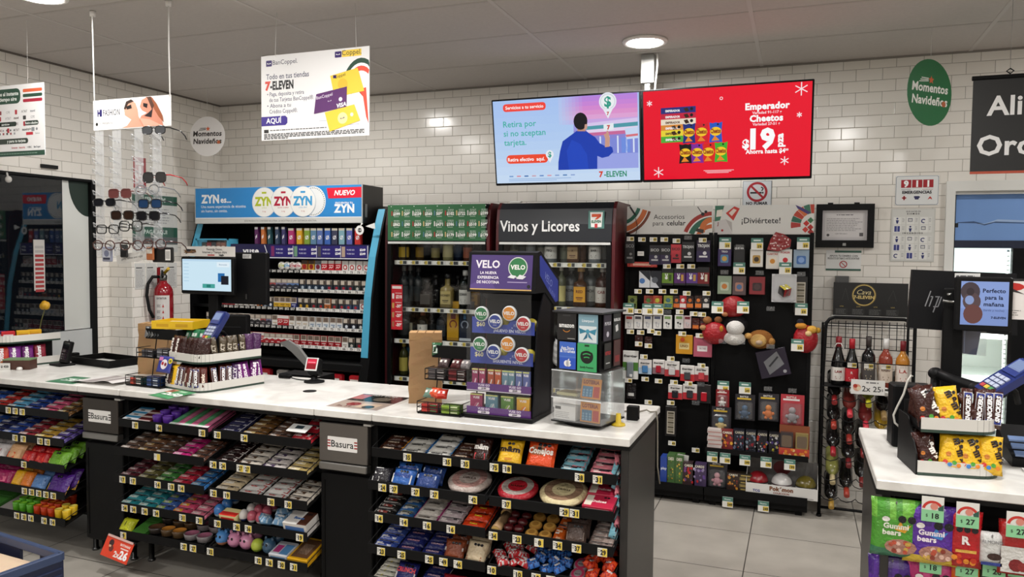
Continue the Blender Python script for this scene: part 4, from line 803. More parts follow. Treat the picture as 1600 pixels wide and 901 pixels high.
def plush(px,py,label,blobs,y=5.18,bag=None):
 p=PY(px,py,y); t=thing('plush_toy',label,'soft toy',tuple(p))
 for nm,cx,cy,cz,rx,ry,rz,c in blobs:m=MB(); m.ball(cx,cy,cz,rx,ry,rz,c,'wrap' if nm=='cushion' else 'plush',16,10); m.build(nm,t)
 m=MB(); m.tube([(0,.04,.05),(0,.1,.06)],.002,'#8f9094','metal',5); m.build('hang_loop',t)
plush(1146,479,'round red cushion toy, topmost of the bagged soft toys',[('cushion',0,0,0,.085,.05,.072,'#9e1f24'),('patch',.04,-.035,.005,.02,.02,.022,'#c48a5a'),('patch',-.05,-.03,-.05,.02,.02,.015,'#b87a54')],bag=(.1,.085))
plush(1117,519,'red cushion toy with tan ears, left of the white soft toy',[('cushion',0,0,-.005,.085,.05,.075,'#a21f26'),('ear',-.05,0,.08,.03,.025,.025,'#9a6a42'),('ear',.02,0,.085,.025,.02,.022,'#8a5a3a'),('arm',-.075,-.02,.03,.022,.02,.018,'#b88a62'),('patch',.045,-.04,.03,.012,.012,.02,'#c98f3a')],bag=(.1,.1))
plush(1149,519,'white and black soft toy hanging between two bagged toys',[('head',0,-.01,.03,.058,.05,.05,'#d9d6d2'),('hood',0,.016,.05,.078,.042,.062,'#1d1b1d'),('body',-.005,0,-.04,.07,.05,.045,'#d4d0ca')],y=5.165)
plush(1188,530,'tan and brown round soft toy right of the white one',[('mane',0,.01,0,.08,.045,.062,'#8a5a2e'),('face',-.01,-.03,-.005,.05,.03,.042,'#d0a868'),('muzzle',-.005,-.055,-.015,.022,.015,.016,'#b9a08a'),('foot',-.075,-.01,.02,.025,.02,.02,'#c99a5a'),('foot',.07,-.01,-.01,.022,.02,.025,'#a87a44')],bag=(.09,.075))
plush(1259,527,'red wrapped toy with yellow trim at the pegboard edge',[('cushion',0,0,-.01,.075,.05,.09,'#a8222a'),('trim',-.03,-.03,.075,.035,.025,.02,'#c98a3a'),('trim',.035,-.03,.055,.032,.025,.025,'#d4a24a'),('ball',.07,-.01,.05,.018,.018,.018,'#d0a040'),('ball',.015,-.045,.03,.02,.016,.018,'#e0c08a'),('cap',-.035,-.02,.1,.022,.02,.02,'#2a2a34')],bag=(.095,.115))
card(1208,567,42,40,'phone_case_card','tilted dark purple card with a grey stylus set on the games pegboard','card',lambda m,a,w_,h_:(a.poly(((-w_*.2,-h_*.4),(w_*.35,-h_*.1),(w_*.2,h_*.4),(-w_*.3,h_*.1)),'#77787c',1),a.line(((-w_*.15,-h_*.1),(w_*.2,h_*.2)),w_*.06,'#2b2b30',2),a.circ(w_*.32,-h_*.36,w_*.06,'#9a9a9e',2,10)),c='#231a2e',rot=-.25)
def blister(px,py,w_,h_,c,fc,label,y=5.16,head=None):
 k=5.28/FPX; W_,H_=w_*k,h_*k; p=PY(px,py,y); t=thing('toy_blister',label,'toy',tuple(p))
 m=MB(); m.box(-W_/2,0,-H_/2,W_/2,.004,H_/2,c,'satin'); a=Art(m,(0,0,0)); a.rect(-W_*.4,H_*.3,W_*.3,H_*.36,'#d9b53a' if not head else head,1); a.text('BATTLE',-W_*.05,H_*.38,H_*.06,'#e6e2da',1,bold=.03); m.build('backing_card',t)
 m=MB(); m.rbox(-W_*.42,-.045,-H_*.45,W_*.42,-.0005,H_*.24,'#fff','bag',.01); m.build('blister_shell',t)
 m=MB(); m.ball(0,-.022,-H_*.22,W_*.2,.014,H_*.15,fc[0],'satin',12,8); m.ball(0,-.022,H_*.0,W_*.15,.013,H_*.11,fc[1],'satin',12,8)
 for s in(-1,1):m.ball(s*W_*.22,-.022,-H_*.2,W_*.08,.01,H_*.06,fc[0],'satin',8,6); m.ball(s*W_*.12,-.022,-H_*.36,W_*.09,.01,H_*.06,fc[0],'satin',8,6)
 m.build('figure',t); m=MB(); m.tube([(0,.004,H_*.47),(0,.135,H_*.47)],.002,'#8f9094','metal',5); m.build('hang_loop',t); return t
blister(1129,622,19,26,'#8a1c22',('#d8d4d0','#c9b4b0'),'red figure blister above the blue figure',head='#e6dcd6')
blister(1127,655,28,38,'#2c2a30',('#b9a468','#5f97b8'),'dark blister with a blue and cream figure')
blister(1164,636,28,38,'#26242a',('#2f4a66','#3a5a78'),'dark blister with a dim navy figure')
blister(1201,636,28,40,'#29262c',('#c96a1c','#d07a22'),'dark blister with an orange figure')
blister(1238,640,32,44,'#b93a44',('#8f8a8e','#9a9498'),'red and white blister with a grey figure',head='#e9e4e2')
def pbox(px,wpx,z,hpx,c,label,fn,y=5.08,d=.05,name='card_box',cat='box',fin='satin',group=None):
 k=5.2/FPX; p=PY(px,690,y); w_,h_=wpx*k,hpx*k; m=MB(); m.box(-w_/2,0,0,w_/2,d,h_,c,fin); a=Art(m,(0,0,h_/2),fin=fin); fn(m,a,w_,h_); o=m.build(name,None,(p.x,y,z)); tag(o,label,cat,group); return o
def A_speck(cs,n=16):
 def f(m,a,w_,h_):
  for k in range(n):
   u,v_=random.uniform(-.4,.4)*w_,random.uniform(-.4,.3)*h_; s=w_*random.uniform(.06,.16); a.poly([(u+s*math.cos(t_)*random.uniform(.5,1),max(-h_*.48,min(h_*.48,v_+s*math.sin(t_))))for t_ in(0,1.2,2.4,3.6,5)],random.choice(cs),1+k*.2)
  a.text('CARDS',0,h_*.33,h_*.1,'#e9e2d0',6,bold=.04,wmax=w_*.7)
 return f
for k in range(5):
 p=PY(1116,690,5.07); m=MB(); m.box(-.045,0,0,.045,.06,.026,'#cfc4c0','satin'); a=Art(m,(0,0,0)); a.rect(-.042,.004,.042,.012,'#b98a84',1); o=m.build('small_white_box',None,(p.x+.004*(k%2),5.07,.3725+k*.0262),(0,0,.05*(k%3-1))); tag(o,'%s of the pale small boxes stacked on the upper toy shelf'%('lowest','second lowest','middle','second highest','topmost')[k],'box','pale small boxes')
pbox(1136,19,.3725,30,'#7a2a2c','red card box with orange flecks beside the stacked pale boxes',A_speck(['#d8832c','#c23a34','#e0a83a','#2c2c34']))
for k,(px,c,cs,d)in enumerate(((1155,'#3a3c48',['#c23a34','#8f97b8','#d9d9dc','#7a2a3a'],'silver red'),(1173,'#44464f',['#8fa0b4','#d9d9dc','#b03a44'],'silver grey'),(1191,'#3c3a40',['#d8a83a','#6a5a9a','#e2e2e6','#c24a3a'],'silver gold'),(1209,'#37363c',['#c9c24a','#5a4a8a','#d8d8dc'],'grey violet'))):pbox(px,18,.3725,32,c,'%s foil card box on the upper toy shelf'%d,A_speck(cs),name='foil_card_box',fin='foil',group='foil card boxes')
t=thing('card_display','orange floral display tray of tins at the right end of the upper toy shelf','display box',(PY(1241,690,5.06).x,5.06,.3725)); m=MB(); m.box(-.09,0,0,.09,.004,.055,'#b8442c','paper'); m.box(-.09,.06,0,.09,.064,.19,'#8a4a2c','paper'); m.box(-.09,.004,0,-.087,.06,.07,'#a8442c','paper'); m.box(.087,.004,0,.09,.06,.07,'#a8442c','paper'); a=Art(m,(0,0,.0275)); A_speck(['#d8832c','#e0b04a','#c22c3a','#8a2c4a'],24)(m,a,.18,.055)if False else None
for k in range(22):a.circ(random.uniform(-.08,.08),random.uniform(-.02,.02),.009,random.choice(['#d8832c','#e0b04a','#c22c3a','#e8c48a']),1+k*.2,8)
m.build('display_tray',t)
for k,(x,c)in enumerate(((-.045,'#3a3234'),(.045,'#8a7a4a'))):pbox(1241,17,.3735,34,c,'%s card tin standing in the orange floral display tray'%('dark','gold')[k],lambda m,a,w_,h_:a.rrect(-w_*.4,-h_*.1,w_*.4,h_*.4,.01,'#6a5a4a',1),y=5.068,d=.04,name='card_tin',cat='tin').location.x+=x
Z0=.1145
pbox(1038,11,Z0,38,'#2f4a9c','blue upright box at the left end of the gondola base',lambda m,a,w_,h_:a.text('play',0,0,h_*.1,'#dfe4f0',2,bold=.03,wmax=w_*.8),y=5.09,d=.1)
for k,px in enumerate((1049,1062)):pbox(px,12,Z0,42,'#4a6a3c','%s green boxed toy of the pair on the gondola base'%('left','right')[k],A_speck(['#b8923c','#7a9a3c','#d0b04a','#5a3a1c'],14),y=5.09,d=.1,name='toy_box',group='green toy boxes')
card(1067,715,17,10,'loose_card','blank white card tilted on top of the green toy boxes','card',lambda m,a,w_,h_:None,y=5.12,c='#cdcbc6',depth=.003,rot=.1)
for px,w_,h_,c,cs,d in((1077,18,34,'#3a2a2c',['#e0952c','#c22c30','#f0c24a','#7a4a8a'],'black and orange'),(1094,20,34,'#4a3a5c',['#9a8ab4','#c22c30','#6a4a9a','#d8d0e0'],'violet and red'),(1147,18,26,'#3a2a24',['#e0842c','#d89a3c','#8a3a2c'],'small orange')):pbox(px,w_,Z0,h_,c,'%s card box on the gondola base'%d,A_speck(cs,14),y=5.08,d=.06)
t=blister(1121,742,28,38,'#2b2a30',('#c98f9a','#d8a4ac'),'dark boxed pink round figure on the gondola base',y=5.10); t.location.z=Z0+.0855
for k in range(5):
 p=PY(1165,745,5.08); m=MB(); m.box(-.042,0,0,.042,.07,.022,('#3a3428','#8a7a4c')[k%2],'satin',b=.003); a=Art(m,(0,0,.011)); a.rect(-.03,-.004,.03,.004,'#b8a05a',1.5); o=m.build('gold_tin',None,(p.x,5.08,Z0+k*.0225)); tag(o,'%s flat tin of the stack next to the ball display'%('lowest','second lowest','middle','second highest','topmost')[k],'tin','flat tins')
bxp=PY(1221,752,5.03).x
t=thing('ball_display','white open display box with brown lettering holding three balls on the gondola base','display box',(bxp,5.042,Z0)); m=MB(); w_=.215
m.box(-w_,0,0,w_,.004,.072,'#dcdad6','paper'); m.box(-w_,.004,0,w_,.15,.004,'#c9c7c2','paper'); m.box(-w_,.15,0,w_,.154,.20,'#6a6866','paper')
for s in(-1,1):x=s*w_; m.prism([(.004,.0),(.154,.0),(.154,.19),(.004,.075)],min(x,x-s*.003),max(x,x-s*.003),'x','#d0ceca','paper')
a=Art(m,(0,0,.036)); a.text('Pok\u00e9mon',0,.002,.024,'#7a4a2c',1,bold=.06); a.text('COLECCION',0,-.018,.011,'#8a3a2c',1,bold=.04); a.text('TCG',-.15,-.016,.014,'#2c3a8a',1,bold=.05); a.rect(.14,-.03,.19,-.026,'#8a8a8a',1)
a=Art(m,(0,.15,.13)); a.circ(.0,.02,.055,'#6a1a1e',1,24,ry=.045); m.build('open_box',t)
for k,(dx,c1,c2,d)in enumerate(((-.145,'#8e1d25','#d6d4d2','red over white'),(0,'#d4d2d0','#c9c6c4','plain white'),(.145,'#6a5f26','#d8d6d2','dark gold over white'))):
 t=thing('toy_ball','%s toy ball in the white display box'%d,'ball',(bxp+dx,5.042+.078,Z0+.0055+.064)); m=MB(); m.ball(0,0,0,.064,.064,.064,c1,'gloss',24,16,cfun=lambda q:c1 if q>.52 else c2); m.build('ball_shell',t); m=MB(); m.lathe([(.0645,-.004),(.0652,0),(.0645,.004)],'#4a2c34' if k==1 else '#242426','satin',n=24,caps=False); m.build('seam_band',t)
 # wine rack
WR0,WR1,WRY=.155,.66,5.12
t=thing('wine_rack','black wire wine rack with arched top against the tiled wall','rack',((WR0+WR1)/2,WRY,0)); W=(WR1-WR0)/2
m=MB(); m.tube([(-W,0,.015),(-W,0,.9),(-W+.008,0,1.19),(-W+.012,0,1.225),(-W+.03,0,1.25),(-W+.06,0,1.262),(W-.06,0,1.262),(W-.02,0,1.25),(W,0,1.215),(W,0,.9),(W,0,.015)],.0105,'#0d0d0e','black',8); m.tube([(-W,0,.06),(W,0,.06)],.009,'#0d0d0e','black',6); m.build('front_frame',t)
m=MB(); m.tube([(-W,.3,.015),(-W,.3,1.2),(W,.3,1.2),(W,.3,.015)],.009,'#0d0d0e','black',6)
for z in(.06,.86):
 for s in(-1,1):m.tube([(s*W,0,z),(s*W,.3,z)],.006,'#0d0d0e','black',6)
m.build('rear_frame',t)
m=MB()
for k in range(11):x=-W+.045+k*(2*W-.09)/10; m.tube([(x,.098,1.06),(x,.098,1.235)],.0025,'#141416','black',5)
for z in(1.06,1.13,1.2):m.tube([(-W,.096,z),(W,.096,z)],.0028,'#141416','black',5)
for z in(.835,):m.tube([(-W,-.03,z+.155),(W,-.03,z+.155)],.003,'#141416','black',5); m.box(-W,-.03,z-.004,W,.12,z,'#141416','black')
m.build('top_basket',t)
WL=[.76,.635,.51,.385,.26,.135]
for y in(-.05,.28):
 m=MB()
 for i,z in enumerate(WL):
  pts=[]; off=(i%2)*.06
  for k in range(5):
   xc=-W+.055+off*.0+k*.098; pts+=[(xc-.047,y,z+.012),(xc-.03,y,z-.005),(xc,y,z-.014),(xc+.03,y,z-.005)]
  pts=[p for p in pts if-W<p[0]<W]; m.tube([(-W,max(y,0),z+.012)]+pts+[(W,max(y,0),z+.012)],.003,'#141416','black',5)
 m.build('cradle_wires',t)
for s in(-1,1):m=MB(); m.lathe([(.016,0),(.016,.014)],'#0a0a0b','black',n=10,cx=s*W); m.build('foot',t)
TOPB=[(1310,'cone','#0d0d0e','#d8d2cc','#8f1c28',.30,.042,('LAM','#8a1c24'),'dark sparkling wine bottle with red foil and a white ribbon'),(1331,'cone','#0e0f0e','#b8202c','#b01c28',.29,.041,('R','#f0e0dc'),'dark wine bottle with a red label and red cap'),(1357,'wine','#0e0e10','#4a4644','#3a3230',.31,.040,('C CASA','#c9b99a'),'dark wine bottle with a grey label, middle of five'),(1384,'wine','#8a3a2c','#d4c4b4','#e2e0de',.30,.040,('RIVERO','#6a4a3a'),'rose wine bottle with a white cap'),(1411,'wine','#b8782a','#e2d6cc','#7a1620',.29,.040,('L.A.','#a8342c'),'amber wine bottle with a red cap at the right end')]
for px,sh,gl,lb,cp,h,r,tx,d in TOPB:
 p=PY(px,560,5.155); o=bottle('wine_bottle',(sh,gl,lb,cp,h,r,tx),(p.x,5.16,.8355),d+', standing on the wine rack','standing wine bottles')
 m=MB()
 if 'ribbon' in d:m.tube([(-.03,-.02,.23),(-.012,-.02,.262),(.012,-.02,.262),(.03,-.02,.22)],.003,'#e6e4e0','paper',5); m.build('ribbon',o)
 elif px in(1331,1357,1384):m.box(-.026,-.0445,.118,.026,-.0435,.148,'#d8d4ca','paper'); a=Art(m,(0,-.0445,.133)); a.rect(0,-.012,.024,.012,'#d0b44a',1); a.text('189',.012,-.007,.012,'#222',2,bold=.04); m.build('price_ticket',o)
LAY=[(1332,590,'#a8772a','#dcdcd8','amber','white'),(1384,594,'#b8842c','#dcdcd8','golden','white'),(1304,608,'#1a1716','#a02a2c','black','red'),(1357,612,'#8a8f3a','#d0c92c','yellow green','yellow'),(1407,612,'#1a1716','#2a2422','black','black'),
(1303,646,'#1a1716','#a83a2c','black','rust red'),(1328,628,'#8a3a34','#d8404c','rose','pink'),(1353,648,'#7a2c2c','#d83c4c','deep rose','pink'),(1381,632,'#1a1716','#a88a5a','black','tan'),(1404,650,'#1c1816','#8a7a4a','dark','olive'),(1327,669,'#1a1818','#9a3028','dark','red'),(1378,660,'#a8882c','#b8963c','straw','gold'),
(1302,688,'#1a1716','#a82630','black','bright red'),(1326,706,'#1c1a1a','#7a2024','dark','maroon'),(1301,732,'#8a8a4a','#c4b48a','pale green','cream'),(1323,752,'#191716','#a83a2a','dark','brick red'),(1299,770,'#191716','#b08a3a','black','gold'),(1349,690,'#1c1817','#8a2a2a','dark','wine red'),(1347,736,'#191716','#7a2a28','dark','oxblood'),(1371,712,'#1a1716','#a08a50','dark','khaki')]
for k,(px,py,gl,cp,d1,d2)in enumerate(LAY):
 p=PY(px,py,WRY+.02); i=min(range(6),key=lambda q:abs(WL[q]+.03-p.z)); tl=math.radians(122)
 o=bottle('wine_bottle',('wine',gl,'#a8a29a' if k%3 else '#d0cac0',cp,.29,.040),(p.x,WRY+.22,p.z+.075),'%s bottle with %s cap lying in the wine rack, %s'%(d1,d2,('upper part','middle part','lower part')[0 if p.z>.66 else 1 if p.z>.4 else 2]),'lying wine bottles',rot=(tl,0,0))
 if k in(2,4,5,7,14,16):m=MB(); m.box(-.026,-.046,.10,.026,-.045,.13,'#d8d4ca','paper'); a=Art(m,(0,-.046,.115)); a.rect(0,-.012,.024,.012,'#d0b44a',1); a.text('169',.012,-.007,.012,'#222',2,bold=.04); m.build('price_ticket',o)
t=thing('wine_header','black header board with a gold ring emblem above the wine rack','sign',(.415,5.40,1.255)); m=MB(); m.box(-.202,0,0,.235,.012,.215,'#131313','satin'); a=Art(m,(0,0,0),fin='satin'); a.arc(-.02,.135,.062,.068,0,360,'#c9ae62',1,36); a.arc(-.02,.135,.07,.072,0,360,'#8f7a44',1,36); a.text('Cava',-.02,.14,.03,'#e2d29a',2,it=.3); a.text('7-ELEVEN',-.02,.112,.019,'#d8c07a',2,bold=.04)
for k in range(4):u=-.17+k*.1; a.text('UVA',u+.02,.056,.008,'#b8a05a',2); a.rect(u-.02,.008,u+.055,.046,'#252525',1); a.lines(u-.015,u+.05,.038,4,.009,.003,'#6a6a68',2)
a.line(((-.15,.1),(-.13,.18),(-.11,.1)),.002,'#3a3a3a',1); a.line(((.12,.1),(.15,.17),(.17,.1)),.002,'#3a3a3a',1); m.build('board',t)
m=MB(); m.box(-.21,-.004,-.01,.235,.016,0,'#c4c4c0','satin'); m.build('lower_rail',t); m=MB(); m.box(-.19,.0122,.14,-.11,.0995,.255,'#4a4a4a','satin'); m.build('wall_bracket',t)
t=thing('wine_offer_card','small white 2x 25 offer card clipped to the wine rack','sign',tuple(PY(1356,605,5.06))); m=MB(); m.box(-.094,0,-.045,.094,.003,.045,'#e6e4e0','satin',b=.001); a=Art(m,(0,0,0)); a.text('2x 25',.02,-.025,.032,'#222',1,bold=.01); a.text('$',.08,-.02,.014,'#222',1); a.lines(-.01,.08,.025,1,.01,.008,'#777',1); a.circ(-.06,-.005,.022,'#d8a48a',1); a.circ(-.07,.005,.012,'#b03a2c',2); a.circ(-.05,-.01,.012,'#e0d0b0',2); m.build('card',t)
m=MB(); m.tube([(0,.003,0),(0,.05,0)],.004,'#888','metal',6); m.build('clip',t)
# twin ceiling screens
def screen(px0,px1,label,art):
 A=PY(px0,150,4.80); B=PY(px1,140,4.80); W=(B.x-A.x)/2-.002; zt=2.668; h=.575
 t=thing('ceiling_screen',label,'screen',((A.x+B.x)/2,4.80+math.sin(math.radians(10))*h,zt-h*math.cos(math.radians(10))),rot=(math.radians(10),0,0))
 m=MB(); m.box(-W,0,0,W,.045,h,'#0c0c0e','black',b=.004); m.box(-W*.7,.045,.1,W*.7,.075,h-.1,'#111','black'); m.build('housing',t)
 m=MB(); m.box(-W+.011,-.0012,.016,W-.011,.0005,h-.011,'#05060a','gloss'); a=Art(m,(0,-.0012,.016),fin='emit',eps=.00035); art(a,W-.011,h-.027); m.build('display',t); return t
def art_left(a,W,H):
 X=lambda x:(x-396)/692*2*W; Y_=lambda y:(524-y)/390*H
 cl=lambda p:[(max(-W,min(W,X(x))),max(0,min(H,Y_(y))))for x,y in p]
 for k in range(10):a.rect(-W,H*k/10,W,H*(k+1)/10,('#c7dcf5','#c3d9f5','#bfd6f4','#bad3f3','#b6d0f3','#b2cdf3','#afcbf3','#adc9f3','#abc7f3','#a9c5f3')[k],1)
 sky=['#a98fe6','#b289e2','#bd85dd','#c986d8','#d58ad2','#dd93cd','#dfa4d6','#c9a8e4']
 for k in range(8):
  y=100+k*20
  for i in range(8):
   f=(i+1)/8; c0,c1=col('#b2cdf3'),col(sky[k]); c=tuple(c0[q]+(c1[q]-c0[q])*f for q in range(3))+(1,)
   a.poly(cl([(372+i*16,y),(388+i*16,y),(388+i*16,y+20),(372+i*16,y+20)]),c,2)
  a.poly(cl([(500,y),(735,y),(735,y+20),(500,y+20)]),sky[k],2)
 for y0,y1,c in((260,290,'#9c97dd'),(290,330,'#8a86d2'),(330,400,'#7f8ad8'),(400,468,'#9aa4e6')):a.poly(cl([(440,y0),(735,y0),(735,y1),(440,y1)]),c,3)
 a.poly(cl([(500,258),(735,244),(735,262),(500,272)]),'#d8c8ee',4); a.poly(cl([(500,272),(735,262),(735,280),(500,288)]),'#4f9aa8',4); a.poly(cl([(500,288),(735,280),(735,296),(500,302)]),'#e4d4ef',4); a.poly(cl([(500,302),(735,296),(735,312),(500,316)]),'#c86a9a',4)
 a.poly(cl([(580,266),(626,262),(626,292),(580,296)]),'#e6eef2',5); a.text('7',X(603),Y_(290),H*.045,'#c8403a',6,bold=.06)
 for x in(560,600,640,680,712):a.poly(cl([(x,320),(x+7,320),(x+7,398),(x,398)]),'#d9e3f8',5)
 a.poly(cl([(660,330),(700,328),(700,396),(660,398)]),'#6f8fe0',5); a.poly(cl([(676,290),(735,284),(735,335),(684,338)]),'#c9d9f4',6); a.poly(cl([(680,318),(735,314),(735,324),(682,328)]),'#d8707a',7)
 a.poly(cl([(360,468),(362,430),(372,380),(386,335),(412,318),(440,300),(455,290),(498,292),(516,306),(540,322),(560,350),(590,368),(600,362),(618,372),(622,392),(600,412),(570,418),(548,408),(546,468)]),'#1d3fae',8)
 a.poly(cl([(412,468),(404,380),(430,330),(470,350),(500,400),(505,468)]),'#2248bd',9)
 a.poly(cl([(584,370),(586,330),(580,312),(592,308),(594,296),(600,296),(604,312),(608,330),(606,368)]),'#c99a88',9)
 a.poly(cl([(458,292),(458,272),(500,268),(496,294)]),'#b98a78',9); a.circ(X(474),Y_(247),W*.094,'#17141a',10,20,ry=H*.1); a.poly(cl([(494,262),(506,262),(504,282),(490,288)]),'#c99a88',11)
 a.circ(X(602),Y_(166),W*.115,'#e9edf4',8,28); a.circ(X(602),Y_(166),W*.098,'#cfd6e0',9,28); a.circ(X(602),Y_(166),W*.088,'#eef2f4',10,28); a.text('$',X(602),Y_(188),H*.11,'#2f9a86',11,bold=.03); a.poly(cl([(578,196),(626,196),(602,242)]),'#e9edf4',9); a.text('7',X(602),Y_(226),H*.035,'#c8403a',11,bold=.05)
 a.rrect(X(100),Y_(186),X(311),Y_(150),.02,'#f2473c',2); a.text('Servicios a tu servicio',X(206),Y_(175),H*.037,'#fff',3,bold=.02,wmax=X(300)-X(112))
 for k,s in enumerate(('Retira por','si no aceptan','tarjeta.')):a.text(s,X(97),Y_(258+k*43),H*.07,'#2fae9b',2,'l',bold=.008)
 a.rrect(X(105),Y_(431),X(312),Y_(390),.025,'#ee4a30',2); a.text('Retira efectivo  aqu\u00ed.',X(204),Y_(420),H*.042,'#fff',3,bold=.02,wmax=X(296)-X(112)); a.circ(X(321),Y_(393),W*.056,'#e9edf4',4); a.text('$',X(321),Y_(405),H*.06,'#2f9a86',5,bold=.03); a.poly(cl([(308,408),(334,408),(321,432)]),'#e9edf4',4)
 for k in range(9):a.rect(X(115+k*38),Y_(495),X(135+k*38),Y_(489),('#6f9ad0','#d88a9a','#3f6fae','#c9a0b0','#5f8ac8','#d89aa8','#7f9fd0','#4f7fb8','#8fa8d8')[k],2)
 for k in range(2):a.rect(X(112),Y_(507+k*8),X(420-k*70),Y_(504+k*8),'#8fb0dc',2)
 a.text('7',X(563),Y_(505),H*.062,'#d8402e',2,bold=.05); a.text('-ELEVEN',X(577),Y_(505),H*.062,'#1f8a66',2,'l',bold=.03,sx=.8,wmax=X(697)-X(577))
def art_right(a,W,H):
 X=lambda x:(x-1142)/775*2*W; Y_=lambda y:(510-y)/445*H+0
 def P(p):return[(X(x),Y_(y))for x,y in p]
 a.rect(-W,0,W,H,'#ea0f2c',1)
 for x,y,s in((785,125,14),(1483,98,30),(1477,218,12),(1417,433,20),(826,473,26)):
  for k in range(3):t_=math.radians(k*60+30); dx,dy=math.cos(t_)*s*.00128,math.sin(t_)*s*.00128; a.line(((X(x)-dx,Y_(y)-dy),(X(x)+dx,Y_(y)+dy)),.006,'#f9dfe3',2)
  a.line(((X(x),Y_(y)-s*.00128),(X(x),Y_(y)+s*.00128)),.005,'#f9dfe3',2)
 a.arc(X(1127),Y_(120),.006,.010,0,360,'#f9dfe3',2)
 for k,(y,c)in enumerate(((166,'#2a2f78'),(196,'#c02440'),(224,'#e9dcc6'),(252,'#d98a3a'),(279,'#e8d23a'),(309,'#4fae3a'))):
  x1=1008 if k<3 else 948; a.poly(P([(840,y-15),(x1,y-17),(x1,y+14),(840,y+16)]),c,3+k*.3); a.text('EMPERADOR',X(898),Y_(y+6),H*.022,'#f4f0f0' if k not in(2,4)else '#5a3a2a',5+k*.3,bold=.05,wmax=.09); a.poly(P([(x1-58,y-8),(x1-40,y-12),(x1-30,y+6),(x1-48,y+10)]),'#3a2418',5+k*.3); a.circ(X(x1-20),Y_(y-4),.010,'#17161c',6+k*.3,10)
 for x,y,c in((976,278,'#1d2f7a'),(1036,278,'#d0202c'),(1102,278,'#2458c0')):bag(a,P,X,Y_,x,y,c)
 for x,y,c in((958,378,'#141416'),(1015,378,'#7a2a9a'),(1068,378,'#d8261e'),(1127,376,'#3fae2e')):bag(a,P,X,Y_,x,y,c,6)
 a.text('Emperador',X(1336),Y_(182),H*.066,'#fff',2,bold=.045,wmax=X(1452)-X(1222)); a.text('Variedad 91-117 g',X(1334),Y_(204),H*.027,'#fbdbe0',2,bold=.03); a.text('Cheetos',X(1332),Y_(240),H*.066,'#fff',2,bold=.045,wmax=X(1420)-X(1247)); a.text('Variedad 27-51 g',X(1332),Y_(259),H*.027,'#fbdbe0',2,bold=.03)
 a.text('$',X(1241),Y_(366),H*.09,'#fff',2,bold=.05); a.text('19',X(1317),Y_(368),H*.2,'#fff',2,bold=.05,wmax=X(1376)-X(1264)); a.text('pza',X(1408),Y_(334),H*.07,'#fff',2,bold=.045,rot=math.pi/2); a.text('Ahorra hasta $4',X(1330),Y_(394),H*.045,'#fff',2,bold=.035,wmax=X(1420)-X(1242)); a.text('00',X(1426),Y_(385),H*.022,'#fff',2,bold=.03)
 for k in range(3):a.rect(X(1045+k*8),Y_(472+k*6),X(1188-k*12),Y_(469+k*6),'#f6c6cc',2)
def bag(a,P,X,Y_,x,y,c,l=0):
 a.poly(P([(x-30,y-44),(x-14,y-40),(x,y-44),(x+14,y-40),(x+31,y-46),(x+27,y),(x+31,y+54),(x,y+50),(x-30,y+54),(x-25,y)]),c,8+l); a.circ(X(x),Y_(y),.034,'#f4c62c',9+l,14,ry=.027); a.text('Cheetos',X(x),Y_(y+8),.026,'#8a2a14',10+l,bold=.05,wmax=.06); a.poly(P([(x-20,y+46),(x-4,y+20),(x+18,y+44)]),'#e8862a',9+l); a.circ(X(x+10),Y_(y-34),.006,'#17161c',9+l,8)
screen(767,1001.5,'ceiling screen showing a man in blue shirt on a pale blue and purple advert',art_left)
screen(1001.5,1273,'ceiling screen showing a bright red snack advert priced 19',art_right)
t=thing('screen_pole','pale metal pole and square duct holding the twin screens to the ceiling','pole',(-.945,4.955,0))
m=MB(); m.box(-.042,-.03,2.74,.042,.05,CEIL-.003,'#83827f','satin',b=.002); m.build('duct',t)
m=MB(); m.box(-.018,-.018,2.46,.014,.014,2.739,'#c9c7c3','metal'); m.build('pole',t)
m=MB(); m.box(-.35,-.012,2.40,.35,.006,2.459,'#2a2a2b','black'); m.build('mount_bar',t)
m=MB(); m.tube([(.06,-.02,CEIL-.004),(.062,-.02,2.85),(.05,-.02,2.72),(.042,-.01,2.6),(.03,0,2.46)],.006,'#dcdad6','satin',6); m.build('cable',t)
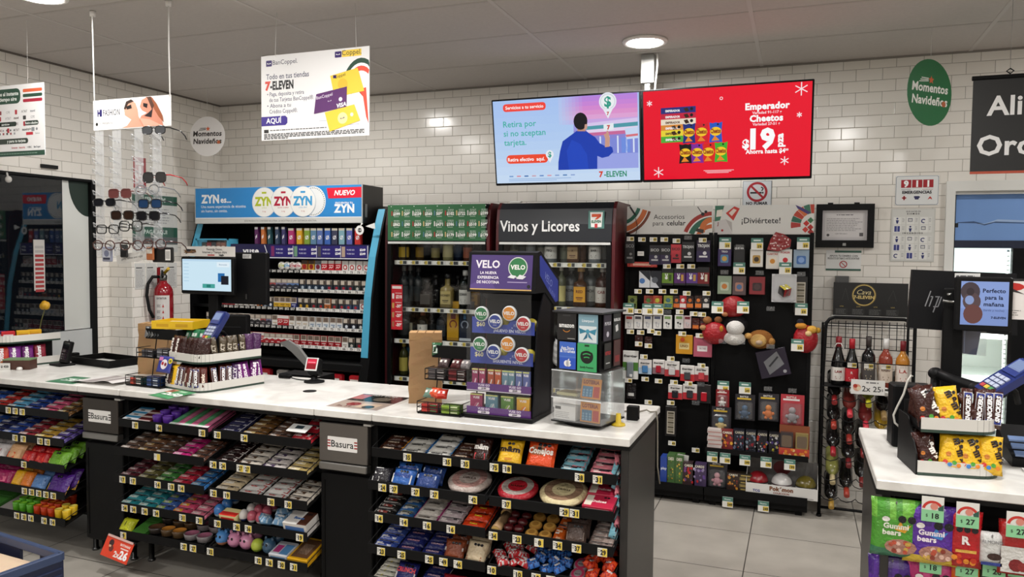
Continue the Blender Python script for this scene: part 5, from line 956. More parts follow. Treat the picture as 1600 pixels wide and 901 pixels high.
# signs hung from the ceiling
def hung(name,label,loc,w_,h_,art,strings,c='#e9e8e8',cat='sign',th=.004,rz=0):
 t=thing(name,label,cat,loc,rz); m=MB(); m.box(-w_/2,0,0,w_/2,th,h_,c,'satin'); a=Art(m,(0,0,0),fin='satin'); a.clip=(-w_/2,0,w_/2,h_); art(a,w_,h_); m.build('board',t)
 for x,r in strings:
  m=MB(); m.tube([(x,th/2,h_-.012),(x,th/2-.004,h_+.01),(x*.97,th/2,CEIL-loc[2]-.0015)],r,'#d8d6d2','satin',5); m.build('hanging_string',t)
 return t
def art_banc(a,W,H):
 X=lambda x:(x-371)/676*W; Y_=lambda y:H-(y-345)/525*H
 a.rrect(X(66),Y_(412),X(104),Y_(375),.004,'#3b2a6c',1); a.text('\u2022\u2013\u2022',X(85),Y_(402),.014,'#fff',2,bold=.03,wmax=.03); a.text('BanCoppel.',X(110),Y_(404),.024,'#3f3a55',1,'l')
 yy=38; a.rrect(X(502),Y_(358+yy),X(543),Y_(322+yy),.004,'#3b2a6c',1); a.text('\u2022\u2013\u2022',X(522),Y_(347+yy),.014,'#fff',2,bold=.03,wmax=.03); a.rect(X(545),Y_(358+yy),X(662),Y_(318+yy),'#f0cf52',1); a.text('Coppel.',X(604),Y_(348+yy),.026,'#3a3330',2)
 a.text('Todo en tus tiendas',X(66),Y_(492),.028,'#3a3a5c',1,'l',bold=.008,wmax=X(341)-X(66)); a.text('7',X(77),Y_(556),.042,'#d8402e',1,bold=.06); a.text('-ELEVEN',X(92),Y_(556),.042,'#222',1,'l',bold=.05,sx=.8,wmax=X(243)-X(92))
 for k,s in enumerate(('\u2022 Paga, deposita y retira','  de tus Tarjetas BanCoppel\u00ae.','\u2022 Abona a tu','  Cr\u00e9dito Coppel\u00ae.')):a.text(s,X(72 if s[0]!=' ' else 86),Y_(596+k*36),.021,'#4a4a66',1,'l',bold=.004,wmax=(X(318)if k==0 else X(366)if k==1 else X(262))-X(80))
 a.poly(((-W/2,Y_(780)),(X(190),Y_(780)),(X(203),Y_(767)),(X(203),Y_(735)),(X(190),Y_(722)),(-W/2,Y_(722))),'#40308a',1); a.text('AQU\u00cd',X(115),Y_(764),.027,'#fff',2,bold=.02)
 for r0,r1,c in((.135,.16,'#e0523f'),(.16,.175,'#f2f2f2'),(.175,.2,'#2b4a3c')):
  for k in range(10):
   t0,t1=math.radians(58+k*10.5),math.radians(58+(k+1)*10.5); q=[(W/2-.03+r*math.cos(t_)*.62-.02,Y_(640)+r*math.sin(t_)*1.0)for r,t_ in((r0,t0),(r1,t0),(r1,t1),(r0,t1))]
   a.poly([(min(u,W/2),v_)for u,v_ in q],c,1)
 a.poly(((X(640),Y_(600)),(X(690),Y_(585)),(X(705),Y_(800)),(X(690),Y_(760)),(X(672),Y_(640)),(X(640),Y_(590)),(X(600),Y_(620)),(X(585),Y_(600))),'#dc4f3d',1)
 def cardp(p,c,l):a.poly([(X(x),Y_(y+48*(x-33)/676))for x,y in p],c,l)
 cardp([(474,470),(640,424),(680,560),(500,600)],'#e9c743',3); a.text('Coppel',X(535),Y_(514),.016,'#4a3a20',4,rot=.2); a.rect(X(492),Y_(518),X(512),Y_(500),'#3b2a6c',4); a.circ(X(550),Y_(557),.03,'#dcb53a',4)
 cardp([(388,580),(577,534),(573,655),(373,700)],'#5b3068',6); a.text('BanCoppel',X(440),Y_(629),.016,'#e6dcec',7,rot=.16); a.text('VISA',X(545),Y_(691),.02,'#fff',7,bold=.03,it=.2,rot=.16); a.circ(X(538),Y_(646),.011,'#e9e4ee',7); a.text('\u2022\u2013\u2022',X(472),Y_(659),.014,'#e6dcec',7,rot=.16)
 cardp([(440,690),(620,640),(656,735),(470,805)],'#e9c743',5); a.circ(X(550),Y_(759),.03,'#f2e4a0',5.5); a.text('\u2022\u2013\u2022',X(550),Y_(767),.015,'#3b2a6c',6,bold=.04,rot=.2); a.circ(X(606),Y_(741),.01,'#f6f0d0',6)
 a.rect(X(405),Y_(770),X(450),Y_(766),'#b8b8c4',1); a.rect(X(510),Y_(802),X(650),Y_(797),'#b8b8c8',1)
 a.rect(X(50),Y_(824),X(80),Y_(803),'#2b2b2b',1); a.lines(X(90),X(450),Y_(812),1,.01,.005,'#555',1,0)
 for k in range(4):a.lines(X(50),X(680 if k<3 else 210),Y_(836+k*9),1,.01,.0055,'#3f3f3f',1,0)
A=PY(408,88,3.45); B=PY(577,214,3.45)
hung('hanging_sign','white hanging sign with yellow and purple bank cards',((A.x+B.x)/2,3.45,2.243),.68,.456,art_banc,((-.245,.0016),(.262,.0012)))
def art_circle(fg):
 def f(a,W,H):
  r=W/2; v=H*.5
  a.text('Momentos',0,v+r*.02,r*.25,fg,2,bold=.03,it=.1,wmax=r*1.72); a.text('Navide\u00f1os',0,v-r*.36,r*.25,fg,2,bold=.03,it=.1,wmax=r*1.72)
  a.poly([(r*.04+r*(.13 if k%2==0 else.06)*math.cos(math.radians(90+36*k)),v+r*.38+r*(.13 if k%2==0 else.06)*math.sin(math.radians(90+36*k)))for k in range(10)],'#d0643a',2)
  for k in range(3):a.line(((-r*.5+k*r*.05,v+r*(.3+.06*k)),(-r*.08,v+r*(.34+.04*k))),r*.025,fg,2)
  a.circ(r*.64,v-r*.3,r*.09,'#b8603a',3)
 return f
def disc(label,c,fg,loc,r,rz,rx=1.0):
 t=thing('hanging_disc',label,'sign',loc,rz); m=MB(); n=40
 pts=[(r*math.cos(2*math.pi*k/n),r*rx*math.sin(2*math.pi*k/n))for k in range(n)]
 m.prism(pts,0,.003,'y',c,'satin'); a=Art(m,(0,0,-r),fin='satin'); art_circle(fg)(a,2*r,2*r); m.build('disc',t)
 m=MB(); m.tube([(0,.0015,r*.97),(0,.0015,CEIL-loc[2]-.0015)],.0012,'#d8d6d2','satin',5); m.build('hanging_string',t)
p=PY(324,213,4.85); disc('white hanging Momentos Navidenos disc near the left wall corner','#d8d5d3','#26221f',(p.x,4.85,p.z),.157,math.radians(8))
p=PY(1453,144.5,4.85); disc('green hanging Momentos Navidenos disc at the upper right','#1f6b3d','#f0efe9',(p.x,4.85,p.z),.184,math.radians(54-8))
def art_black(a,W,H):
 a.text('Alimentos',.06-W/2,H*.62,.086,'#ececec',1,'l',bold=.025); a.text('Ordena Aqu\u00ed',.025-W/2,H*.20,.09,'#ececec',1,'l',bold=.025); a.rect(-W/2,0,W/2,.012,'#b5492c',1)
A=PY(1521,121,4.2); B=PY(1519,272,4.2)
t=hung('hanging_sign','black hanging banner with white lettering at the right edge',(A.x+.62,4.2,B.z),1.24,A.z-B.z-.012,art_black,(),c='#101010')
m=MB(); m.tube([(-.625,.002,A.z-B.z-.005),(.625,.002,A.z-B.z-.005)],.011,'#0c0c0c','black',8); m.build('top_rod',t)
m=MB(); m.tube([(-.47,.002,A.z-B.z+.008),(-.485,.002,A.z-B.z+.02),(-.47,.002,A.z-B.z+.032),(-.455,.002,A.z-B.z+.02)],.0035,'#0c0c0c','black',6,closed=True); m.build('hook',t)
for x in(-.47,.47):m=MB(); m.tube([(x,.002,A.z-B.z+.004),(x,.002,CEIL-B.z-.0015)],.001,'#8a8884','satin',5); m.build('hanging_string',t)
def art_serv(a,W,H):
 a.rrect(-W/2+.02,H-.105,W/2-.185,H-.02,.03,'#254a3a',1); a.text('Servicios al instante',W/2-.2,H-.058,.02,'#e6ece8',2,'r',bold=.03); a.text('y tiempo aire',W/2-.215,H-.088,.02,'#e6ece8',2,'r',bold=.03)
 for k,c in enumerate(('#d8623f','#254a3a','#a81f38')):a.rrect(W/2-.165,H-.046-k*.028,W/2-.012,H-.028-k*.028,.006,c,1)
 cs=['#8a8f94','#3a3a3c','#5a3a3a','#9a9aa0','#8f3a44','#2f3a34','#a03a44','#4a4f58']; i=0
 for r_ in range(4):
  for k in range(8):
   u=W/2-.09-k*.066; v_=H-.155-r_*.034; c=cs[i%8]; i+=1; q=i%5
   if q==0:a.rrect(u-.012,v_-.01,u+.012,v_+.012,.003,c,1)
   elif q==3:a.rrect(u-.01,v_-.012,u+.008,v_+.014,.003,'#b02a3a',1)
   else:a.text(('telcel','movi','AT&T','unef','CFE')[q],u,v_-.004,.013,c,1,bold=.04 if q%2 else 0,wmax=.05)
 a.rrect(W/2-.42,.172,W/2-.22,.198,.012,'#22332b',1); a.text('servicios',W/2-.31,.179,.012,'#e6ece8',2,bold=.03); a.rrect(W/2-.155,.172,W/2-.045,.198,.012,'#22332b',1); a.text('Retiro efectivo',W/2-.1,.179,.012,'#e6ece8',2,bold=.03,wmax=.1)
 for k in range(8):a.circ(W/2-.24-k*.03,.150,.006,cs[k%8],1,8); a.rect(W/2-.245-k*.03,.125,W/2-.232-k*.03,.137,cs[(k+3)%8],1)
 a.text('spin',W/2-.12,.146,.013,'#555',1,bold=.02); a.circ(W/2-.06,.15,.008,'#8a8a8e',1,8); a.rect(W/2-.145,.118,W/2-.09,.134,'#c02a3a',1); a.text('banco',W/2-.055,.121,.01,'#777',1)
 a.rrect(-W/2+.02,.072,W/2-.13,.102,.014,'#22332b',1); a.text('y paga tu tarjeta',W/2-.15,.081,.015,'#e6ece8',2,'r',bold=.03)
 for k,c in enumerate(('#b85a64','#c03a44','#6a6a6e','#2f3a4c')):a.text(('Santander','banorte','HSBC','BanCoppel')[k],W/2-.24+k*.06,.045,.010,c,1,bold=.02,wmax=.05)
 a.rect(-W/2,.002,W/2,.03,'#22493a',1); a.lines(-W/2+.02,W/2-.06,.014,1,.01,.004,'#7fa08f',2,0)
A=PY(68,128,3.1); hung('hanging_sign','white service list poster with green pills hanging at the far left',(A.x-.30,3.1,2.166),.60,.405,art_serv,((.18,.0007),(-.2,.0007)))
# sunglasses rack
SX0,SX1,SY=-3.613,-3.07,3.10
t=thing('sunglasses_rack','clear acrylic sunglasses rack hanging from two white rods over the counter','display rack',((SX0+SX1)/2,SY,1.585)); W=(SX1-SX0)/2
m=MB(); m.box(-W,.001,.70,W,.004,.86,'#eceae9','satin'); a=Art(m,(0,.001,.70),fin='satin'); H=.16
a.text('H',-.23,.075,.032,'#2a2560',1,bold=.07,sx=.7); a.text('I',-.214,.075,.032,'#2a2560',1,bold=.06); a.text('FASHION',-.20,.075,.032,'#3a3844',1,'l',bold=.01,sx=.62); a.text('EYEWEAR',-.145,.058,.009,'#9a98a0',1); a.circ(-.247,.032,.009,'#222',1); a.text('JC PRESENTA',-.228,.029,.011,'#55535a',1,'l')
sk=['#e0a088','#d89078','#e8b09a']
a.poly(((-.07,.004),(-.03,.015),(.0,.045),(-.045,.07),(-.05,.10),(-.03,.14),(.0,.148),(.03,.13),(.045,.095),(.05,.06),(.07,.03),(.09,.004)),sk[0],1); a.poly(((-.052,.105),(-.035,.142),(.0,.152),(.02,.14),(-.02,.13),(-.04,.10)),'#3a2a24',2); a.poly(((-.035,.115),(.0,.125),(.005,.105),(-.03,.10)),'#1d1a1c',3)
a.poly(((.08,.004),(.055,.04),(.07,.062),(.11,.075),(.075,.09),(.06,.11),(.075,.145),(.115,.158),(.15,.15),(.18,.10),(.21,.03),(.22,.004)),sk[1],2); a.poly(((.10,.158),(.14,.157),(.175,.12),(.215,.055),(.222,.02),(.19,.05),(.16,.09),(.135,.14)),'#a05a3a',3); a.poly(((.11,.157),(.135,.158),(.16,.11),(.145,.09),(.125,.13)),'#5a3a2c',4); a.poly(((.085,.128),(.115,.122),(.11,.10),(.085,.11)),'#1d1a1c',4); a.poly(((.12,.075),(.15,.095),(.14,.05),(.09,.06)),'#2a2226',4); a.poly(((.06,.05),(.13,.04),(.2,.01),(.2,.003),(.09,.004)),sk[2],5)
m.build('header_card',t)
m=MB(); m.box(-W,.006,0,W,.009,.70,'#fff','clear'); m.build('acrylic_sheet',t)
for k,x in enumerate((-.235,-.11,.045,.17)):
 m=MB(); m.box(x-.03,.0035,.02,x+.03,.0055,.70,'#fff','frost')
 m.build('hook_strip',t)
 m=MB()
 for j in range(11):
  z=.06+j*.058; m.tube([(x-.012,.004,z),(x-.02,-.02,z+.004),(x-.008,-.034,z+.022),(x+.008,-.03,z+.012),(x+.014,.004,z-.01)],.0042,'#dfe3e6','frost',5)
 m.build('nose_hooks',t)
for s in(-1,1):
 m=MB(); x=s*(W-.008); m.tube([(x,.003,.85),(x,.003,.875),(x*1.0,.0,1.1),(x+.002*s,.0,CEIL-1.585-.02)],.0035,'#e9e7e3','satin',6); m.build('rod',t)
 m=MB(); m.lathe([(.014,CEIL-1.585-.03),(.016,CEIL-1.585-.0035)],'#e9e7e3','satin',n=10,cx=x); m.build('ceiling_clip',t)
def shades(px,py,wpx,frame,lens,label,style='wide',y=SY-.05,rz=.06,tem=None,rx=0):
 p=PY(px,py,y); w_=.138; t=thing('sunglasses',label,'glasses',tuple(p),rot=(rx,0,rz)); t.scale=(1.14,1.14,1.14); lh={'wide':.036,'square':.040,'round':.044,'big':.046}[style]
 lw=.056
 for s in(-1,1):
  pts=[]; n=14; ex={'wide':3,'square':4,'round':2,'big':3.2}[style]
  for k in range(n):
   a_=2*math.pi*k/n; c_,s_=math.cos(a_),math.sin(a_); pts.append((s*.036+lw/2*abs(c_)**(2/ex)*(1 if c_>0 else-1),lh/2*abs(s_)**(2/ex)*(1 if s_>0 else-1)))
  m=MB(); pp=pts if s>0 else pts
  m.prism(pp,.0,.002,'y','#ffffff' if lens=='clear' else lens,'gloss' if lens!='clear' else 'clear'); m.build('lens',t)
  m=MB(); m.tube([(u,.001,v_)for u,v_ in pts],.0028 if style!='wide' else.0022,frame,'gloss',5,closed=True); m.build('rim',t)
  m=MB(); tc=tem or frame; m.tube([(s*.066,.002,.010),(s*.070,.02,.012),(s*.068,.095,.006),(s*.066,.125,-.012),(s*.065,.135,-.026)],[.003,.003,.0025,.003,.0025],tc,'gloss',5); m.build('temple',t)
 m=MB(); m.tube([(-.010,.001,.006),(0,-.002,.010),(.010,.001,.006)],.0026,frame,'gloss',5); m.build('bridge',t); return t
for q in((240,203,0,'#1c1c1e','#4a4c50','black sunglasses hooked over the foot of the header card','wide'),(241,277,0,'#1a1a1c','#1d1e22','wide black sunglasses with bright red temples','big',SY-.06,.04,'#b8232c'),(187,302,0,'#6a3a38','#6a3c3a','small square sunglasses with brown rose lenses','square'),(230,296,0,'#8a8d92','clear','clear glasses with thin silver rims below the red-templed pair','round'),
(163,316,0,'#141416','#1a1b20','black wrap sunglasses on the leftmost hook strip','wide'),(234,318,0,'#16181c','#1f3a5e','sunglasses with mirrored blue lenses','square'),(191,336,0,'#1d1815','#2f2018','square sunglasses with dark brown lenses','square',SY-.055),(231,337,0,'#121213','#17171b','thick black sunglasses right of the brown-lens pair','square',SY-.06),(204,353,0,'#1a1c18','clear','black square reading glasses with clear lenses','big',SY-.06),(168,358,0,'#1a1818','clear','black half-rim reading glasses at the lower left','square'),
(162,383,0,'#4a2c26','clear','tortoise round reading glasses at the bottom left','round'),(205,383,0,'#4a2a24','clear','brown round reading glasses, middle of the bottom three','round',SY-.058),(241,381,0,'#4a2c2a','clear','brown round reading glasses, rightmost of the bottom three','round')):shades(*q)
for px,py,w_,h_,c,label,cat in((256,398,.14,.08,'#151516','black glasses case with white barcode tag under the rack','case'),(169,397,.07,.08,'#8f93a8','small blue grey boxed card hanging at the rack bottom left','card'),(195,392,.05,.07,'#1a1a1c','black pouch hanging left of the handwritten card','pouch'),(236,396,.05,.07,'#a8623a','orange brown tag card beside the black glasses case','card')):
 p=PY(px,py,SY-.012 if px!=236 else SY-.03); m=MB(); m.box(-w_/2,-.01,-h_/2,w_/2,.002,h_/2,c,'satin',b=.004); a=Art(m,(0,-.01,0))
 if px==256:a.rect(.02,-.028,.055,.028,'#e2e0dc',1); [a.rect(.024+k*.004,-.02,.0255+k*.004,.02,'#333',2)for k in range(7)]
 elif px==169:a.rect(-.028,-.032,.028,.03,'#c4c8d4',1); a.circ(0,.004,.018,'#7a7f98',2,12); a.rect(-.025,-.03,.025,-.018,'#3a3c50',2)
 else:a.rect(-.018,-.0,.018,.03,'#d8d2c8' if px==236 else '#2a2a2c',1)
 o=m.build('rack_card' if cat!='case' else 'glasses_case',None,tuple(p)); tag(o,label,cat)
p=PY(206,402,SY-.004); m=MB(); m.box(-.11,0,-.025,.11,.002,.025,'#d6d4d0','paper'); a=Art(m,(0,0,0)); a.text('gana, lentes and ropa',0,-.006,.012,'#3a3a3c',1,it=.2,wmax=.19); o=m.build('handwritten_card',None,tuple(p),(0,math.radians(-8),0)); tag(o,'white card with handwriting under the sunglasses rack','card')
# flat signs on the walls
def wsign(name,label,px0,py0,px1,py1,c,art,y=WY-.0045,th=.004,cat='sign',fin='satin'):
 A=PY(px0,py0,y); B=PY(px1,py1,y); w_,h_=B.x-A.x,A.z-B.z; m=MB(); m.box(-w_/2,0,-h_/2,w_/2,th,h_/2,c,fin); a=Art(m,(0,0,0),fin='paper'); art(a,w_,h_); o=m.build(name,None,((A.x+B.x)/2,y,(A.z+B.z)/2)); tag(o,label,cat); return o
def A911(a,W,H):
 a.rrect(-W/2+.002,-H/2+.002,W/2-.002,H/2-.002,.012,'#3f5a7a',1); a.rrect(-W/2+.004,-H/2+.004,W/2-.004,H/2-.004,.011,'#e4e6e6',2)
 for k in range(3):u=(k-1)*.063; a.rect(u-.029,.018,u+.029,.068,'#a81c28',3); a.text('911'[k],u,.024,.037,'#fff',4,bold=.05)
 a.rect(-.09,.005,-.035,.007,'#5a3a3a',3); a.rect(.03,.005,.09,.007,'#a84a4a',3); a.text('EMERGENCIAS',0,-.02,.017,'#26242a',3,bold=.05,wmax=.185)
 a.rect(-.085,-.052,-.06,-.043,'#b02028',3); a.rect(-.077,-.061,-.068,-.034,'#b02028',3); a.poly(((-.018,-.04),(-.012,-.036),(.012,-.036),(.02,-.042),(.012,-.05),(.01,-.058),(-.01,-.058),(-.012,-.05)),'#2a2c5a',3); a.poly(((.062,-.06),(.07,-.045),(.075,-.038),(.083,-.046),(.088,-.06),(.075,-.052)),'#c0342c',3)
wsign('emergency_sign','white 911 emergency sign with three red number tiles',1400,275,1466,320,'#e4e6e6',A911)
def Aseis(a,W,H):
 a.rect(-W/2+.006,-H/2+.006,W/2-.006,H/2-.006,'#d6d6d2',1); a.text('QUE HACER EN',0,H/2-.022,.008,'#6a6a6a',2,bold=.03); a.text('S I S M O S',0,H/2-.038,.010,'#333',2,bold=.04); a.text('I N C E N D I O S',0,.008,.010,'#333',2,bold=.04,wmax=.16)
 for v0,rows in((H/2-.052,2),(-.002,3)):
  for r_ in range(rows):
   for k in range(3):
    u=-W/2+.012+k*(W-.024)/3; v_=v0-(r_+1)*.052; a.rect(u+.002,v_+.002,u+.048,v_+.05,'#e9e9e6',2); a.rect(u+.05,v_+.002,u+.07,v_+.05,'#e2e2de',2); a.lines(u+.053,u+.068,v_+.038,3,.009,.003,'#8f8f92',3,.4); i=r_*3+k
    if i%4==0:a.circ(u+.024,v_+.04,.006,'#2a3270',3,8); a.poly(((u+.015,v_+.03),(u+.033,v_+.03),(u+.028,v_+.008),(u+.02,v_+.008)),'#2a3270',3)
    elif i%4==1:a.rect(u+.01,v_+.02,u+.035,v_+.042,'#3a3f62',3); a.rect(u+.013,v_+.023,u+.032,v_+.038,'#d6d6d2',4)
    elif i%4==2:a.arc(u+.022,v_+.024,.008,.014,40,300,'#2a3270',3)
    else:a.rect(u+.008,v_+.008,u+.04,v_+.044,'#343c86',3); a.rect(u+.022,v_+.008,u+.026,v_+.044,'#c4c8dc',4)
wsign('earthquake_sign','pale grid sign of earthquake and fire pictograms',1393,326,1459,409,'#c9c9c4',Aseis)
def Afum(a,W,H):
 a.rect(-W/2+.004,-H/2+.004,W/2-.004,H/2-.004,'#d4d8dc',1); r=.068; a.arc(0,.012,r-.016,r,0,360,'#a81e2a',3,32); a.line(((-r*.68,.012+r*.68),(r*.68,.012-r*.68)),.014,'#a81e2a',4); a.rect(-.045,.0,.03,.012,'#26262a',2); a.rect(.032,.0,.042,.012,'#26262a',2); a.line(((.03,.018),(.04,.035),(.025,.045)),.008,'#26262a',2); a.text('NO FUMAR',0,-H/2+.012,.018,'#26262a',2,bold=.05,wmax=W*.85)
wsign('no_smoking_sign','pale No Fumar sign with red ban ring below the red screen',1161,283,1205,322,'#8f9aa4',Afum)
def Anote(a,W,H):
 a.rect(-W*.25,H/2-.014,W/2,H/2,'#2f5a4c',1); a.rect(-W/2,-H/2,W/2,-H/2+.012,'#2f5a4c',1); a.text('APOYA TU DINERO CON',0,.025,.012,'#444',1,bold=.03,wmax=W*.8); a.text('PRODUCTO DE TABACO ANTES DE ENTRAR',0,.008,.012,'#444',1,bold=.03,wmax=W*.9); a.arc(0,-.025,.018,.024,0,360,'#b02a34',2,20); a.line(((-.016,-.009),(.016,-.041)),.005,'#b02a34',3)
wsign('tobacco_notice','small white notice with a red ban ring under the framed certificate',1291,391,1345,423,'#e2e2e0',Anote)
A=PY(1276,319,WY-.045); B=PY(1365,387,WY-.045); t=thing('framed_certificate','black framed permit certificate on the tiled wall','frame',((A.x+B.x)/2,WY-.045,(A.z+B.z)/2)); W,H=(B.x-A.x)/2,(A.z-B.z)/2
m=MB(); f_=.036
for x0,x1,z0,z1 in((-W,W,H-f_,H),(-W,W,-H,-H+f_*1.25),(-W,-W+f_,-H+f_*1.25,H-f_),(W-f_,W,-H+f_*1.25,H-f_)):m.box(x0,0,z0,x1,.04,z1,'#111112','black')
m.box(-W+f_,.03,-H+f_,W-f_,.0395,H-f_,'#2a2a2c','black'); m.build('frame',t)
m=MB(); m.box(-W+f_+.004,.024,-H+f_*1.25+.004,W-f_-.004,.029,H-f_-.004,'#c9c5c6','paper'); a=Art(m,(0,.024,0)); a.rect(-.12,-.075,.12,.085,'#d6d2d2',1); a.lines(-.05,.05,.07,1,.01,.005,'#5a5658',2,0); a.lines(-.11,.11,.045,8,.011,.004,'#8f8b8c',2); a.circ(-.1,-.06,.009,'#4a4648',2,12); a.rect(.09,-.068,.113,-.045,'#5a5658',2); a.text('CERTIFICADO',-.02,-.055,.008,'#5a5658',2); m.build('certificate',t)
m=MB(); m.box(-.01,-.006,-H+.012,.01,-.0005,-H+.03,'#8a8a88','metal'); m.build('lock',t)
for x in(-.09,.07):m=MB(); m.box(x-.016,.008,H+.0005,x+.016,.03,H+.01,'#151516','black'); m.build('frame_hook',t)
def lsign(name,label,y0,z0,y1,z1,x,c,art,cat='poster'):
 m=MB(); w_,h_=y1-y0,z1-z0; m.box(0,-w_/2,-h_/2,.003,w_/2,h_/2,c,'paper'); a=Art(m,(.003,0,0),(0,1,0),(0,0,1)); art(a,w_,h_); o=m.build(name,None,(x,(y0+y1)/2,(z0+z1)/2)); tag(o,label,cat)
def Apost(a,W,H):
 a.rect(-W/2,H/2-.08,W/2,H/2-.005,'#2c5a4a',1); a.text('SERVICIOS',0,H/2-.055,.03,'#c9d8d0',2,bold=.04,wmax=W*.8); a.lines(-W*.4,W*.4,H/2-.12,6,.022,.008,'#9a9a9c',1); a.rect(-W/2,-H/2+.12,W/2,-H/2+.20,'#2c5a4a',1); a.rect(-W/2,-H/2+.06,W/2,-H/2+.12,'#5a5f60',1); a.text('PAGA AQUI',0,-H/2+.145,.03,'#c9d8d0',2,bold=.03); a.lines(-W*.4,W*.4,-H/2+.04,2,.015,.006,'#9a9a9c',1)
q0=PX(207,310,WX); q1=PX(289,300,WX)
lsign('service_poster','white and green wall poster behind the sunglasses rack',4.52,1.62,4.98,2.08,WX,'#d6d6d2',Apost)
lsign('small_red_sign','red sign on the left wall seen through the sunglasses rack',4.54,2.12,4.66,2.36,WX,'#a01c28',lambda a,W,H:(a.text('\u2193',0,-.06,.1,'#e6dcdc',1,bold=.05),a.rect(-.04,.06,.04,.08,'#e6dcdc',1)),'sign')
for k in range(4):lsign('printed_notice','typed white notice on the tiled pier, %s of four'%('leftmost','second','third','rightmost')[k],4.33+k*.105,1.34,4.425+k*.105,1.535,-4.656,'#cfcfcc',lambda a,W,H:(a.rect(-W*.4,H*.3,W*.2,H*.34,'#3a3a3c',1),a.lines(-W*.42,W*.42,H*.22,13,.0105,.004,'#8a8a8c',1)),'notice')
t=thing('fire_extinguisher','red fire extinguisher with black hose hanging on the tiled pier','fire extinguisher',(-4.656+.085,4.52,1.0))
m=MB(); m.lathe([(.060,0),(.068,.01),(.070,.05),(.070,.30),(.066,.335),(.05,.365),(.028,.385),(.026,.40)],'#8f1520','gloss',n=24); b_=m.build('cylinder',t)
m=MB()
for i in range(8):a0,a1=math.radians(-105+i*12),math.radians(-105+(i+1)*12); m.poly([(.0707*math.cos(a0),.0707*math.sin(a0),.09),(.0707*math.cos(a1),.0707*math.sin(a1),.09),(.0707*math.cos(a1),.0707*math.sin(a1),.29),(.0707*math.cos(a0),.0707*math.sin(a0),.29)],'#d6d2cf','paper')
dr=Vector((math.cos(math.radians(-57)),math.sin(math.radians(-57)),0)); a=Art(m,dr*.0712,(-dr.y,dr.x,0),(0,0,1),surf=lambda u,v_:-(.0707-math.sqrt(max(.0707**2-u*u,0))),eps=.0008)
for k in range(3):a.poly(((.004,.20-k*.045),(.018,.20-k*.045),(.012,.225-k*.045)),'#b02a2c',1); a.lines(-.035,-.002,.218-k*.045,3,.008,.003,'#6a6668',1)
a.text('EXTINTOR',0,.262,.013,'#4a4648',1,bold=.03,wmax=.07); m.build('instruction_label',b_)
m=MB(); m.lathe([(.024,.401),(.028,.41),(.028,.44),(.018,.452)],'#8a8a88','metal',n=12); m.build('valve',t)
m=MB(); m.tube([(-.01,.0,.455),(.02,-.03,.475),(.06,-.07,.455),(.085,-.09,.435)],.009,'#141415','black',6); m.tube([(0,0,.45),(.03,-.035,.45),(.06,-.07,.425)],.006,'#141415','black',6); m.build('lever',t)
m=MB(); m.tube([(-.02,-.01,.43),(-.05,-.055,.43),(-.06,-.09,.38),(-.058,-.105,.29),(-.045,-.095,.18),(-.02,-.08,.12)],.012,'#121213','black',8); m.build('hose',t)
m=MB(); m.tube([(.0,.01,.457),(.03,.02,.49),(.07,-.02,.495)],.012,'#c9a41e','satin',6); m.build('yellow_safety_seal',t)
m=MB(); m.box(-.0848,.02,.33,-.08,.05,.50,'#8a1a20','satin'); m.box(-.08,.03,.40,-.03,.04,.41,'#8a1a20','satin'); m.build('wall_hanger',t)
lsign('window_sticker','narrow white and red notice stuck to the dark shop window',3.72,1.35,3.80,1.70,WX-.0285,'#d0ccc8',lambda a,W,H:[a.rect(-W*.4,H*.38-k*.03,W*.4,H*.38-k*.03-.018,'#a83a3c' if k>1 else '#b8b4b2',1)for k in range(11)],'notice')
m=MB(); m.box(0,-.06,-.012,.02,.06,.012,'#222','black'); o=m.build('door_contact',None,(WX+.0005,3.82,2.205)); tag(o,'small black sensor bar on the tiles above the shop window','sensor')
t=thing('window_sensor','small white camera in the top corner of the shop window','camera',(WX+.02,3.52,2.09)); m=MB(); m.ball(0,0,0,.02,.02,.022,'#d8d6d2','satin'); m.build('camera_body',t); m=MB(); m.tube([(-.005,0,.015),(-.014,0,.045)],.006,'#d8d6d2','satin',6); m.build('bracket',t)
